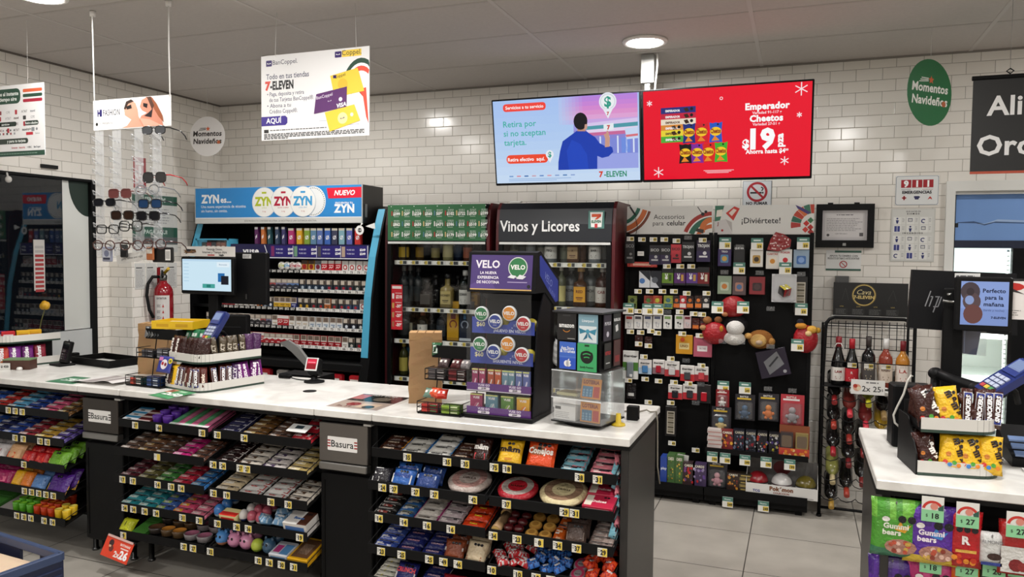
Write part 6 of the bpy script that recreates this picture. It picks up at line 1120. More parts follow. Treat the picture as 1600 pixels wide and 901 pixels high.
# packets, pouches and bars
def packet(w,d,h,c,art=None,cf=None,fin='wrap',crimp='y',T=None,m=None,nx=8,ny=8,both=False):
 """a sealed wrapper lying on its back: x across, y up the pack, z its bulge; crimp: the axis whose two ends are flat seals"""
 m=m or MB(); m.T=T
 def hz(u,v):
  fu,fv=1-abs(u)**(4 if crimp=='y' else 6),1-abs(v)**(6 if crimp=='y' else 4)
  if crimp=='y' and abs(v)>.86:fv=0
  if crimp=='x' and abs(u)>.88:fu=0
  return.0012+h*max(0,fu)**.6*max(0,fv)**.6
 rows=[[None]*(nx+1)for _ in range(ny+1)]; low=[[None]*(nx+1)for _ in range(ny+1)]
 for j in range(ny+1):
  for i in range(nx+1):
   u,v=-1+2*i/nx,-1+2*j/ny; z=hz(u,v); k=1-.06*(1-abs(v)**2)*(abs(u)>.99)
   rows[j][i]=m.pt((u*w/2*k,(v+1)*d/2,h*.15*both+z)); low[j][i]=m.pt((u*w/2*k,(v+1)*d/2,h*.15*both-(z*.6 if both else 0)))
 for j in range(ny):
  for i in range(nx):
   u,v=-1+2*(i+.5)/nx,-1+2*(j+.5)/ny
   cc=cf(u,v)if cf else c
   m.face((rows[j][i],rows[j][i+1],rows[j+1][i+1],rows[j+1][i]),cc,fin,True); m.face((low[j][i],low[j+1][i],low[j+1][i+1],low[j][i+1]),c,fin,True)
 for j in range(ny):
  m.face((low[j][0],rows[j][0],rows[j+1][0],low[j+1][0]),c,fin); m.face((rows[j][nx],low[j][nx],low[j+1][nx],rows[j+1][nx]),c,fin)
 for i in range(nx):
  m.face((rows[0][i],low[0][i],low[0][i+1],rows[0][i+1]),c,fin); m.face((low[ny][i],rows[ny][i],rows[ny][i+1],low[ny][i+1]),c,fin)
 a=Art(m,(0,d/2,0),(1,0,0),(0,1,0),fin=fin,surf=lambda u,v:h*.15*both+hz(max(-1,min(1,u/(w/2))),max(-1,min(1,v/(d/2)))),eps=.0009)
 if art:art(a,w,d)
 m.T=None; return m
def seals(a,n,u,v,r,l=2):
 for k in range(n):a.circ(u+(k%3)*r*2.2,v-(k//3)*r*2.2,r,'#17161a',l,8)
def A_name(t,tc,v=.0,hh=.2,rot=0,sl=0,extra=(),bold=.05,it=0,su=.15,sv=.3):
 def f(a,w,d):
  for(u0,v0,u1,v1,c)in extra:a.rect(u0*w,v0*d,u1*w,v1*d,c,1)
  if t:a.text(t,0 if not rot else hh*d*.35*0,v*d,hh*(d if not rot else w),tc,2,bold=bold,it=it,rot=rot,wmax=(w if not rot else d)*.84)
  if sl:seals(a,sl,su*w,sv*d,min(w,d)*.07,3)
 return f
def mnm(c,tc='#2a1a12',tx='m&m',dots=('#c8322c','#3f7fc4','#4fa03c','#e0862c')):
 def f(a,w,d):
  a.text('m&m\u2019s',w*.10,d*.06,w*.30,'#f4f0ea' if c!='#e9b824' else '#2b1a14',2,bold=.06,rot=-1.25,wmax=d*.62)
  for k,dc in enumerate(dots):a.circ(w*(-.3+.17*k),d*(-.26-.06*(k%2)),w*.09,dc,2+.3*k,10)
  a.circ(-w*.2,-d*.05,w*.1,'#c8782c',2,10)
  seals(a,2,w*.12,d*.33,w*.075,3)
 return f
def lean(o,loc,rx,rz=0):o.location=loc; o.rotation_euler=(rx,0,rz); return o
# rounded two-tier candy racks on the counters
def candy_rack(label,loc,rz,w,d,z2):
 t=thing('candy_rack',label,'candy rack',loc,rz)
 def outline(w_,d_,r=.07):
  p=[(-w_/2,d_),(-w_/2,0)]
  for k in range(7):a_=math.radians(-90+15*k); p.append((w_/2-r+r*math.cos(a_),r+r*math.sin(a_)))
  return p+[(w_/2,d_)]
 for nm,z,k in(('lower_tier',.002,1.0),('upper_tier',z2,.93)):
  o=outline(w*k,d*k); o=[(x,y+(d-d*k)*.6)for x,y in o]
  m=MB(); m.prism(o,z,z+.008,'z','#1a1a1b','black')
  for(xa,ya),(xb,yb)in zip(o[:-1],o[1:]):
   if(xa,xb)==(o[0][0],o[1][0])and xa==xb:m.poly(((xa,ya,z),(xb,yb,z),(xb,yb,z+.03),(xa,ya,z+.03)),'#1a1a1b','black')
  tr=m.build(nm,t)
  m=MB(); n=len(o); off=.004
  for i in range(1,n-1):
   (xa,ya),(xb,yb)=o[i],o[i+1]; L=math.hypot(xb-xa,yb-ya)or 1; nx_,ny_=(yb-ya)/L*off,-(xb-xa)/L*off
   for z0,z1,c in((z-.002,z+.008,'#2c4036'),(z+.008,z+.046,'#d5d2cc')):
    m.poly(((xa+nx_,ya+ny_,z0),(xb+nx_,yb+ny_,z0),(xb+nx_,yb+ny_,z1),(xa+nx_,ya+ny_,z1)),c,'satin'); m.poly(((xa-nx_*.2,ya-ny_*.2,z0),(xa-nx_*.2,ya-ny_*.2,z1),(xb-nx_*.2,yb-ny_*.2,z1),(xb-nx_*.2,yb-ny_*.2,z0)),'#1a1a1b','satin')
   m.poly(((xa+nx_,ya+ny_,z+.046),(xb+nx_,yb+ny_,z+.046),(xb-nx_*.2,yb-ny_*.2,z+.046),(xa-nx_*.2,ya-ny_*.2,z+.046)),'#d5d2cc','satin')
  m.build('price_band',tr)
 m=MB(); m.box(-w*.36,d*.45,.01,w*.30,d*.9,z2-.001,'#151516','black'); m.build('riser',t)
 m=MB(); m.prism([(0,.0),(d,0),(d,z2+.03),(d*.5,z2+.03),(.0,.07)],-w/2-.004,-w/2,'x','#161617','black'); m.build('end_plate',t)
 return t
RR=(.505,2.80,TZ+.0005); RRZ=math.radians(8)
candy_rack('two-tier white-banded candy rack on the right-hand till counter',RR,RRZ,.255,.22,.143)
def in_rack(R0,rz,x,y,z):c_,s_=math.cos(rz),math.sin(rz); return(R0[0]+x*c_-y*s_,R0[1]+x*s_+y*c_,R0[2]+z)
YEL,BRN='#e9b824','#3a1a14'
def pouch(c,art,w=.078,d=.13,h=.022,name='candy_pouch',cf=None):return packet(w,d,h,c,art,cf).build(name)
for k,(x,z,c,an,lb)in enumerate(((-.085,.012,BRN,-8,'dark brown candy pouch with coloured sweets at the lower-left of the right till rack'),(-.025,.014,YEL,6,'upright yellow candy pouch leaning left on the lower tier of the right till rack'),(.035,.012,YEL,-3,'yellow candy pouch second from the right on the lower tier, right till rack'),(.09,.012,YEL,4,'rightmost yellow candy pouch on the lower tier, right till rack'),
(-.08,.156,BRN,-14,'brown candy pouch with red sweets on the upper tier, right till rack'),(-.022,.156,YEL,-8,'yellow candy pouch standing tallest on the upper tier, right till rack'))):
 o=pouch(c,mnm(c),.078 if k else.068,.125 if k<4 else.135); y=.012 if z<.1 else.03
 lean(o,in_rack(RR,RRZ,x,y+.012*(k==0),z),math.radians(76),RRZ); o.rotation_euler[1]=math.radians(an); tag(o,lb,'candy')
SNK=lambda a,w,d:(a.rect(-w*.36,-d*.40,w*.36,d*.40,'#e9e7ee',1),a.rect(-w*.30,-d*.38,w*.30,d*.38,'#2a3a8a',1.5),a.text('SNICKERS',w*.16,-d*.0,w*.34,'#f4f2f4',2,bold=.06,it=.2,rot=math.pi/2,wmax=d*.7))
def bar(c,art,w=.034,d=.115,h=.013,name='chocolate_bar'):return packet(w,d,h,c,art,nx=5,ny=8).build(name)
BARS={}
for k,(x,an,lb)in enumerate(((.028,4,'chocolate bar with blue lettering panel right beside the yellow pouch'),(.058,8,'chocolate bar with blue panel, second of the upper tier bars'),(.076,-28,'plain brown chocolate bar tipped sideways between lettered bars'),(.095,3,'chocolate bar with dark panel, fourth of the upper tier bars'),(.116,6,'chocolate bar at the rounded right end of the upper tier'))):
 o=bar('#3f1d16',SNK if k!=2 else None,.036,.13); lean(o,in_rack(RR,RRZ,x-.004,.036+(.006 if k>2 else 0),.156),math.radians(78),RRZ); o.rotation_euler[1]=math.radians(an); tag(o,lb,'candy bar','bars on the right till rack')
for k in range(6):
 o=pouch(BRN,None,.07,.12,.02); z=.012 if k<3 else.156; lean(o,in_rack(RR,RRZ,-.108 if k<3 else-.10,.05+.045*(k%3),z),math.radians(82),RRZ-math.radians(80)); tag(o,'%s of the brown bags along the left side of the right till rack, %s tier'%(('first','second','third')[k%3],'lower' if k<3 else 'upper'),'candy','brown bags on the right till rack')
LR=(-2.905,2.985,TZ+.0005); LRZ=math.radians(-14)
candy_rack('two-tier candy rack with curved white bands beside the card terminal',LR,LRZ,.285,.385,.143)
def lp(i,n,tier):
 """i-th of n places along the front and the long right side"""
 s=i/(n-1)*.60
 if s<.20:x,y,a_=-.125+s,.006,0
 elif s<.29:q=math.radians((s-.20)/.09*80); x,y,a_=.075+.055*math.sin(q),.006+.055*(1-math.cos(q)),q
 else:x,y,a_=.128,.075+(s-.29),math.radians(84)
 if tier:x,y=x*.92-.004,y*.92+.02
 return x,y,a_
KIT=lambda t_,c:A_name(t_,c,0,.36,math.pi/2,0,((-.4,-.42,.4,.42,'#26120f'),)if 0 else())
LOW=[('M&Ms','#f0e8e0',BRN,'dark brown bag'),('m&m','#2b1a14',YEL,'yellow bag')]+[('SNICKERS',None,'#4a2018','brown and blue bar')]*2+[('twix','#e9d9c9','#5a2a24','mottled brown bar')]+[('SNICKERS',None,'#4a2018','brown and blue bar')]*2+[('twix','#e9d9c9','#5a2a24','mottled brown bar')]+[('SNICKERS',None,'#4a2018','brown and blue bar')]*3+[('MILKY','#e6e0ea','#4a2a5a','plum brown bar')]+[('Skittles','#f0e4f0','#6a1f6e','purple candy pouch')]*4
UP=[('M&Ms','#f0e8e0',BRN,'dark brown bag')]*2+[('','#fff','#2f1512','dark chocolate pouch')]*5+[('KIT','#c9bfae','#4f4434','olive brown bar')]*5+[('','#fff','#4a2450','plum pouch')]*2
seen={}
for tier,L in((0,LOW),(1,UP)):
 for k,(tx,tc,c,d_)in enumerate(L):
  x,y,a_=lp(k+.2,len(L)+.6,tier); key=(tx,c)
  art=SNK if tx=='SNICKERS' else(A_name(tx,tc,0,.42,math.pi/2)if tx else None)
  if key not in seen:seen[key]=packet(.055 if 'pouch' in d_ or 'bag' in d_ else.038,.115,.016,c,art,nx=5).build('candy_pouch' if 'pouch' in d_ or 'bag' in d_ else 'chocolate_bar'); o=seen[key]
  else:o=seen[key].copy(); C.objects.link(o)
  o.location=in_rack(LR,LRZ,x,y,.012 if not tier else.156); o.rotation_euler=(math.radians(80),math.radians(random.uniform(-9,9)),LRZ+a_)
  tag(o,'%s, %s from left, %s tier of the curved candy rack'%(d_,NUM[k],('lower','upper')[tier]),'candy','sweets on the curved candy rack')
for k in range(3):
 x,y=.10-.0*k,.285+.045*k; m=MB(); m.box(-.03,0,0,.03,.04,.06,'#4f4fb0','satin'); a=Art(m,(0,0,0)); a.rect(-.03,.0,-.018,.06,'#e0b03a',1); a.rect(-.012,.015,.025,.045,'#8a86d8',1)
 o=m.build('sweet_box',None,in_rack(LR,LRZ,.075,.25+.045*k,.1515),(0,0,LRZ+math.radians(84))); tag(o,'%s periwinkle sweet box at the far end of the curved candy rack'%('nearest','middle','farthest')[k],'box','periwinkle boxes')
o=packet(.115,.085,.004,'#3a3f8f',lambda a,w,d:(a.circ(0,0,.026,'#e8e0e4',1),a.circ(-.012,.004,.009,'#b02a3a',2),a.circ(.012,.0,.009,'#7a2a3a',2),a.circ(.042,.02,.014,'#e8d43a',1),a.text('50',.042,.014,.011,'#333',2,bold=.04),a.rect(-.05,.018,-.018,.036,'#c97ab0',1)),fin='satin').build('offer_card'); lean(o,in_rack(LR,LRZ,-.135,-.022,.082),math.radians(72),LRZ+math.radians(4)); tag(o,'blue offer card with yellow dot hung on the corner of the curved candy rack','card')
# black wire gum racks
def gum_rack(label,loc,rz,w):
 t=thing('gum_rack',label,'display rack',loc,rz)
 for nm,y,z,h_ in(('lower_basket',0,.004,.05),('middle_basket',.07,.14,.05),('upper_tray',.12,.235,.055)):
  m=MB(); W=w/2*(1 if nm!='upper_tray' else.92)
  if nm=='upper_tray':m.box(-W,y,z,W,y+.004,z+h_,'#0e0e0f','black'); m.box(-W,y+.004,z,W,y+.09,z+.004,'#0e0e0f','black'); m.box(-W,y+.004,z+.004,-W+.004,y+.09,z+h_,'#0e0e0f','black'); m.box(W-.004,y+.004,z+.004,W,y+.09,z+h_,'#0e0e0f','black')
  else:
   m.box(-W+.002,y+.002,z,W-.002,y+.085,z+.003,'#101011','black')
   for zz in(z+.002,z+h_*.5,z+h_):m.tube([(-W,y+.09,zz),(-W,y,zz),(W,y,zz),(W,y+.09,zz)],.002,'#0d0d0e','black',5)
   for x in(-W,-W*.5,0,W*.5,W):m.tube([(x,y,z),(x,y,z+h_)],.002,'#0d0d0e','black',5)
  m.build(nm,t)
 for s in(-1,1):m=MB(); m.tube([(s*w*.48,.0,.002),(s*w*.48,.16,.002),(s*w*.48,.205,.29)],.003,'#0d0d0e','black',6); m.tube([(s*w*.48,.175,.14),(s*w*.48,.09,.14)],.0025,'#0d0d0e','black',5); m.build('side_frame',t)
 return t
def gum_stack(R0,rz,x,y,z,n,c,art,lab,w=.085,group=None):
 pr=None
 for k in range(n):
  if pr is None:
   m=MB(); m.box(-w/2,0,0,w/2,.05,.0115,c,'wrap',b=.001); a=Art(m,(0,-.0002,.0058),fin='satin'); art(a,w,.0115); pr=o=m.build('gum_pack')
  else:o=pr.copy(); C.objects.link(o)
  o.location=in_rack(R0,rz,x,y,z+k*.0123); o.rotation_euler=(0,0,rz); tag(o,'%s from the bottom of the %s'%(NUM[k],lab),'gum',group or lab)
GL=(-3.165,2.985,TZ+.0005); gum_rack('black wire gum rack left of the curved candy rack',GL,math.radians(-3),.25)
GA=lambda c,c2:(lambda a,w,h_:(a.rect(-w*.46,-h_*.4,-w*.02,h_*.4,c,1),a.rect(w*.04,-h_*.25,w*.42,h_*.25,c2,1)))
gum_stack(GL,math.radians(-3),-.06,.008,.0085,3,'#1f3a3a',GA('#c8402c','#e2d2cc'),'red and green gum stack, left rack lower basket')
gum_stack(GL,math.radians(-3),.06,.008,.0085,4,'#1d2f55',GA('#2c4a86','#c9d2e0'),'navy gum stack, left rack lower basket')
gum_stack(GL,math.radians(-3),-.055,.078,.1445,3,'#2b2b30',GA('#55565c','#8a8a90'),'charcoal gum stack, left rack middle basket')
gum_stack(GL,math.radians(-3),.055,.078,.1445,4,'#3a3a40',GA('#8f9096','#c4c4c8'),'grey gum stack, left rack middle basket')
for k in range(5):
 o=packet(.035,.06,.012,('#8a8c8e','#5f6264','#9a9c9e','#54575a','#7c7f82')[k],nx=4,ny=5,fin='foil').build('foil_sachet'); lean(o,in_rack(GL,0,-.10+k*.022,.13,.241),math.radians(75),.3); tag(o,'silver foil sachet, %s from the left in the left gum rack top tray'%NUM[k],'sachet','silver sachets')
for k in range(3):o=packet(.05,.06,.012,'#2f7a52',lambda a,w,d:a.rect(-w*.3,-d*.2,w*.3,d*.1,'#d8e6da',1),nx=4,ny=5).build('mint_sachet'); lean(o,(-3.04+.055*k,3.16,TZ+.235),math.radians(70),.1*k); tag(o,'%s green mint sachet behind the card terminal'%NUM[k],'sachet','green mint sachets')
t=thing('yellow_box','bright yellow open cardboard tray on top of the left gum rack','box',(-3.115,3.20,TZ+.292)); W,D,Hh=.118,.085,.042
m=MB(); m.T=xf((0,0,0),rz=math.radians(12)); y_='#e2b81e'
m.box(-W,-D,0,W,D,.003,y_,'satin')
for x0,y0,x1,y1 in((-W,-D,W,-D+.004),(-W,D-.004,W,D),(-W,-D+.004,-W+.004,D-.004),(W-.004,-D+.004,W,D-.004)):m.box(x0,y0,.003,x1,y1,Hh,y_,'satin')
a=Art(m,(0,-D,.02)); a.rect(-.09,-.008,-.02,.008,'#c99a14',1); a.rect(.02,-.008,.09,.008,'#c99a14',1); m.build('tray',t)
m=MB(); m.T=xf((0,0,0),rz=math.radians(12)); m.box(-.09,-.06,.0035,.09,.06,.03,'#ece3c4','paper'); m.build('paper_lining',t)
GRr=(-1.462,2.978,TZ+.0005); gum_rack('black wire gum rack between the paper bag and the pouch tower',GRr,math.radians(-2),.215)
gum_stack(GRr,0,-.05,.008,.0085,3,'#7a1f22',GA('#c8342c','#3f6a3c'),'red gum stack, right rack lower basket',.08); gum_stack(GRr,0,.05,.008,.0085,3,'#5a7a2c',GA('#8fae3a','#d8e2b0'),'lime gum stack, right rack lower basket',.085)
gum_stack(GRr,0,-.05,.0785,.1445,4,'#2a2224',GA('#6a6466','#a8a2a2'),'black and silver gum stack, right rack middle basket',.085); gum_stack(GRr,0,.05,.0785,.1445,4,'#3a1a1c',GA('#7a2a2e','#b8b0ae'),'wine red gum stack, right rack middle basket',.085)
for k,(x,y,z,c,d_)in enumerate(((-.06,.06,.065,'#d8502c','orange'),(-.02,.062,.06,'#c8301f','red'),(-.085,.064,.06,'#6a8a7a','sage'),(.03,.1,.195,'#5a2a2c','maroon'),(.075,.102,.195,'#8a8486','silver'),(-.03,.1,.195,'#4a3a3c','dark grey'))):
 o=packet(.055,.05,.012,c,lambda a,w,d:a.rect(-w*.3,-d*.1,w*.3,d*.15,'#e6dcd8',1),nx=5,ny=5).build('gum_sachet'); lean(o,in_rack(GRr,0,x,y,z),math.radians(50),random.uniform(-.3,.3)); tag(o,'%s loose gum sachet lying on the right gum rack'%d_,'sachet','loose sachets on the right gum rack')
o=packet(.045,.06,.012,'#1f5a34',lambda a,w,d:(a.rect(-w*.35,-d*.3,w*.1,d*.3,'#d9e6dc',1),a.line(((-w*.3,-d*.25),(w*.1,d*.3)),.005,'#1a1a1a',2)),nx=5,ny=5).build('mint_sachet'); lean(o,in_rack(GRr,0,-.075,.13,.242),math.radians(82),.3); tag(o,'green and white sachet standing in the top tray of the right gum rack','sachet')
# brown paper bags
def paper_bag(label,loc,rz,w,d,h):
 t=thing('paper_bag',label,'bag',loc,rz); m=MB(); n=9; rows=[]
 for j in range(n+1):
  f=j/n; k=1-.05*f; pinch=.0 if f<.25 else(f-.25)/.75*d*.20
  P=[(-w/2*k,-d/2),(0,-d/2-.004*math.sin(f*9)),(w/2*k,-d/2),(w/2*k-pinch,0),(w/2*k,d/2),(0,d/2+.003*math.sin(f*7)),(-w/2*k,d/2),(-w/2*k+pinch,0)]
  P=[(x+.003*math.sin(j*2.1+i),y*(1-.12*f))for i,(x,y)in enumerate(P)]; rows.append([m.pt((x,y,h*f))for x,y in P])
 for j in range(n):
  for i in range(8):q=(i+1)%8; m.face((rows[j][i],rows[j][q],rows[j+1][q],rows[j+1][i]),'#a88560','kraft')
 m.face(rows[0][::-1],'#a88560','kraft'); m.build('bag_body',t)
 m=MB(); k=.95; m.prism([(-w/2*k-.002,-d*.46),(w/2*k+.002,-d*.46),(w/2*k+.002,d*.46),(-w/2*k-.002,d*.46)],h-.03,h+.004,'z','#b48e64','kraft',cap='#c9a071')
 for q in(-.25,.0,.25):m.box(q*w-.0015,-d*.46,h+.004,q*w+.0015,d*.46,h+.006,'#8a6a48','kraft')
 m.build('folded_top',t); return t
paper_bag('folded brown paper bag standing behind the left gum rack',(-3.46,3.37,TZ+.0006),math.radians(20),.17,.12,.285)
paper_bag('tall folded brown paper bag beside the right gum rack',(-1.66,3.24,TZ+.0006),math.radians(24),.155,.115,.33)
# left till
t=thing('till_display','black till pole with a lit pale blue customer screen facing the aisle','till',(-3.19,3.50,TZ+.0005))
m=MB(); m.box(-.09,-.04,0,.09,.12,.015,'#111','black',b=.004); m.build('base',t)
m=MB(); m.box(-.035,.02,.0155,.035,.06,.62,'#0d0d0e','black',b=.004); m.build('pole',t)
m=MB(); m.box(-.205,-.012,.455,.178,.0195,.672,'#0e0e0f','black',b=.006); sc_=m.build('screen_housing',t)
m=MB(); m.box(-.192,-.0135,.474,.166,-.0118,.660,'#111','gloss'); a=Art(m,(-.192,-.0135,.474),fin='emit'); a.rect(.002,.002,.356,.184,'#cfe9f7',1); a.rect(.002,.172,.356,.184,'#bcd9ee',2)
for k in range(6):a.rect(.012,.155-k*.02,.05,.158-k*.02,'#a9cbe2',2)
a.rect(.255,.14,.345,.168,'#e4f2fa',2); a.text('Bienvenido',.3,.15,.009,'#5a7a9a',3); a.rect(.262,.055,.31,.105,'#2f6fae',2); a.rect(.285,.04,.338,.09,'#23242c',3); a.rect(.15,.018,.24,.042,'#4aa39a',2); a.rect(.18,.022,.21,.038,'#2c7a72',3); m.build('lit_panel',sc_)
m=MB(); m.box(-.205,-.006,.674,.185,-.002,.732,'#d8d4cf','paper'); a=Art(m,(-.01,-.006,.702)); a.text('Recarga Datos,',.05,.008,.0125,'#2c2c30',1,bold=.02); a.text('Internet y Tiempo Aire',.05,-.009,.0125,'#2c2c30',1,bold=.02,wmax=.19); a.text('Halls',.10,-.025,.011,'#26262a',1,bold=.06); a.rect(.0,-.024,.05,-.016,'#b04a4a',1)
for k in range(14):a.poly([(-.13+random.uniform(-.05,.05)+.014*math.cos(q),random.uniform(-.012,.014)+.006*math.sin(q))for q in(0,1.6,3.1,4.7)],random.choice(['#3a3a4a','#5a5f8a','#8a6a5a','#2b2b2f','#7a5a3a']),1+k*.1)
m.build('top_sign',t)
m=MB(); m.box(-.055,.0605,.40,.35,.095,.70,'#0e0e10','black',b=.006); mo=m.build('cashier_monitor',t)
m=MB(); m.box(.185,.0585,.665,.245,.06,.69,'#c4c4c2','paper'); a=Art(m,(.215,.0585,.677)); a.lines(-.025,.025,.004,3,.006,.003,'#666',1); m.build('sticker',mo)
m=MB(); m.box(.205,.056,.43,.215,.06,.46,'#6a6a6c','metal'); m.build('lock',mo)
def pinpad(label,loc,rot,sc=1.0):
 t=thing('card_terminal',label,'card terminal',loc,rot=rot); B='#25306a'
 m=MB(); m.prism([(-.04,-.08),(.04,-.08),(.046,-.04),(.046,.08),(.038,.098),(-.038,.098),(-.046,.08),(-.046,-.04)],-.014,.012,'z',B,'gloss'); m.prism([(-.036,.02),(.036,.02),(.036,.09),(-.036,.09)],.0122,.018,'z','#34407e','gloss'); m.build('body',t)
 m=MB(); m.box(-.03,.04,.0182,.03,.085,.0192,'#6f7ea8','gloss'); a=Art(m,(0,.0625,.0192),(1,0,0),(0,1,0),fin='emit'); a.rect(-.027,-.018,.027,.018,'#8fa0c9',1); m.build('display',t)
 m=MB()
 for r_ in range(4):
  for k in range(3):c='#aeb6cc' if r_ else('#b03a3a','#c9b03a','#3f8a4a')[k]; m.box(-.031+k*.022,-.066+r_*.019,.0122,-.013+k*.022,-.052+r_*.019,.0165,c,'satin')
 m.build('keypad',t)
 m=MB(); m.tube([(0,.0,-.0145),(0,.01,-.06),(0,-.0,-.10)],.010,'#111','black',8); m.build('stand_arm',t); return t
pinpad('blue card terminal standing over the curved candy rack',(-2.842,3.145,1.235),(math.radians(55),0,math.radians(-14)))
m=MB(); m.box(-.085,-.02,0,.085,.03,.12,'#0d0d0e','black',b=.006); m.prism([(-.02,.0),(.03,0),(.02,-.228),(.0,-.228)],-.02,.02,'x','#0d0d0e','black'); t=thing('printer_box','black boxy receipt printer right behind the blue card terminal','printer',(-2.975,3.45,TZ+.2295),math.radians(12)); m.build('printer_body',t); m=MB(); m.box(-.05,-.022,.05,.05,-.0205,.054,'#2c2c2e','black'); m.build('paper_slot',t)
t=thing('barcode_scanner','black stand barcode scanner with a glossy red window by the cable hole','scanner',(-2.455,3.47,TZ+.0005),math.radians(5))
m=MB(); m.lathe([(.055,0),(.055,.006),(.03,.012),(.018,.016),(.016,.035)],'#121213','black',n=24); m.build('foot',t)
m=MB(); m.T=xf((0,0,.034),rx=math.radians(-14)); m.rbox(-.036,-.03,0,.036,.03,.04,'#141415','black',.01); m.build('neck',t)
m=MB(); m.T=xf((-.004,-.012,.058),rx=math.radians(-22)); m.rbox(-.038,-.022,-.004,.038,.03,.075,'#161617','black',.008); m.box(-.036,-.024,.0,.036,-.0222,.072,'#d9d9d8','satin'); a=Art(m,(0,-.024,.036),fin='gloss'); a.rect(-.029,-.028,.029,.030,'#8f1424',1); a.rect(-.027,.002,.027,.028,'#d42a48',2); a.rect(-.022,.008,.022,.012,'#f0a0ae',3); m.build('head',t)
t=thing('coiled_cable','black coiled cable lying between candy rack and red scanner','cable',(-2.66,3.50,TZ+.0005)); m=MB(); m.tube([(-.05+.001*k,.010*math.sin(k*.9),.012+.009*math.cos(k*.9))for k in range(80)],.003,'#111','black',5); m.tube([(.03,.004,.006),(.07,-.01,.004),(.12,-.02,.004),(.16,-.015,.004)],.003,'#111','black',5); m.build('cable_run',t)
t=thing('till_cover','grey tilted plastic cover leaning behind the counter left of the red scanner','cover',(-2.75,3.72,.88)); m=MB(); m.prism([(-.12,.22),(-.06,.235),(.01,.2),(.14,.06),(.15,.03),(.11,.05),(-.03,.165)],-.01,.012,'y','#7d7c7a','satin'); m.build('panel',t); m=MB(); m.box(-.14,.013,-.88,.15,.16,.03,'#101011','black'); m.build('stand_box',t)
def flat(name,label,pts,c,art=None,z=.0006,th=.0012,cat='leaflet',fin='paper'):
 cx=sum(p[0]for p in pts)/len(pts); cy=sum(p[1]for p in pts)/len(pts); m=MB(); m.prism([(p[0]-cx,p[1]-cy)for p in pts],0,th,'z',c,fin)
 a=Art(m,(0,0,th),(1,0,0),(0,1,0))
 if art:art(a)
 o=m.build(name,None,(cx,cy,TZ+z)); tag(o,label,cat); return o
flat('counter_sticker','green sticker with white lettering on the left countertop',[(-3.765,2.905),(-3.565,2.905),(-3.595,3.09),(-3.775,3.085)],'#3a7352',lambda a:(a.rect(-.06,-.03,.06,.03,'#dfe8e0',1),a.text('2x 39',0,-.018,.036,'#3a7352',2,bold=.05)),th=.0006)
t=thing('open_leaflet','crumpled open white leaflet lying by the bin countertop','leaflet',(-3.47,3.03,TZ+.0008),math.radians(-4))
m=MB(); n=10; A_=[]; B_=[]
for i in range(n+1):
 u=i/n; x=-.15+.31*u; z=.004+.030*math.sin(u*math.pi*.9)*u+.006*math.sin(u*9); A_.append(m.pt((x,-.105+.02*u,z))); B_.append(m.pt((x-.02,.12+.01*u,z*.7)))
A2=[m.pt((m.v[k][0],m.v[k][1],m.v[k][2]-.0012))for k in A_]; B2=[m.pt((m.v[k][0],m.v[k][1],m.v[k][2]-.0012))for k in B_]
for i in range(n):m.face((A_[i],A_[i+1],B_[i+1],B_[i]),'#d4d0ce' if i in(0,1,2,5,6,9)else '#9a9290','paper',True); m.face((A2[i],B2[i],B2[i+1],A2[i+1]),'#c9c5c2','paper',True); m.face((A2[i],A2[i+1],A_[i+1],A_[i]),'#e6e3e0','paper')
m.build('sheet',t)
o=packet(.17,.15,.003,'#3f8a58',lambda a,w,d:(a.text('2x50',.025,-.035,.04,'#e6efe6',2,bold=.05,it=.1),a.rect(-.07,.0,-.02,.055,'#c98a6a',1),a.rect(-.06,.015,-.03,.04,'#7a3a2c',2),a.rect(0,.03,.06,.05,'#a9cfae',1)),fin='paper',nx=6,ny=6).build('flyer'); lean(o,(-2.875,2.80,TZ+.003),math.radians(-3),math.radians(-14)); o.rotation_euler[0]=math.radians(3); tag(o,'green offer flyer hanging over the counter front below the candy rack','flyer')
t=thing('phone_dock','upright black terminal on a stand at the left of the counter','terminal',(-4.19,3.36,TZ+.0005),math.radians(-12)); m=MB(); m.box(-.06,-.06,0,.06,.04,.012,'#0d0d0e','black',b=.003); m.build('base',t)
m=MB(); m.T=xf((0,0,.012),rx=math.radians(-14)); m.rbox(-.045,-.012,0,.045,.012,.135,'#111112','black',.005); a=Art(m,(0,-.012,.07),fin='gloss'); a.rect(-.036,-.005,.036,.055,'#1c1d20',1); [a.rect(-.03+k*.022,-.05+j*.014,-.014+k*.022,-.04+j*.014,'#26272a',1)for k in range(3)for j in range(3)]; m.build('body',t)
t=thing('cash_tray','flat black cash tray lying on the counter before the pier','tray',(-4.0,3.50,TZ+.0005),math.radians(-8)); m=MB(); m.box(-.19,-.11,0,.19,.11,.012,'#0e0e0f','black',b=.003); m.build('tray_floor',t)
m=MB(); [m.box(*q,'#0c0c0d','black')for q in((-.19,-.11,.0125,.19,-.104,.045),(-.19,.104,.0125,.19,.11,.045),(-.19,-.104,.0125,-.184,.104,.045),(.184,-.104,.0125,.19,.104,.045))]; m.build('tray_rim',t); m=MB(); m.box(-.14,-.05,.0125,.0,.06,.016,'#b8b8b4','paper'); m.build('paper_slip',t)
t=thing('small_adapter','small black plug block with looping cable at the left counter','adapter',(-4.27,3.50,TZ+.0005)); m=MB(); m.box(-.02,-.02,0,.02,.02,.055,'#101011','black',b=.003); m.build('plug_block',t); m=MB(); m.tube([(.02,0,.03),(.07,-.02,.01),(.12,-.02,.005)],.0035,'#111','black',5); m.tube([(-.02,0,.02),(-.04,.0,.05),(-.06,.01,.13),(-.07,.03,.06),(-.08,.04,.004)],.0035,'#111','black',5); m.build('cable',t)
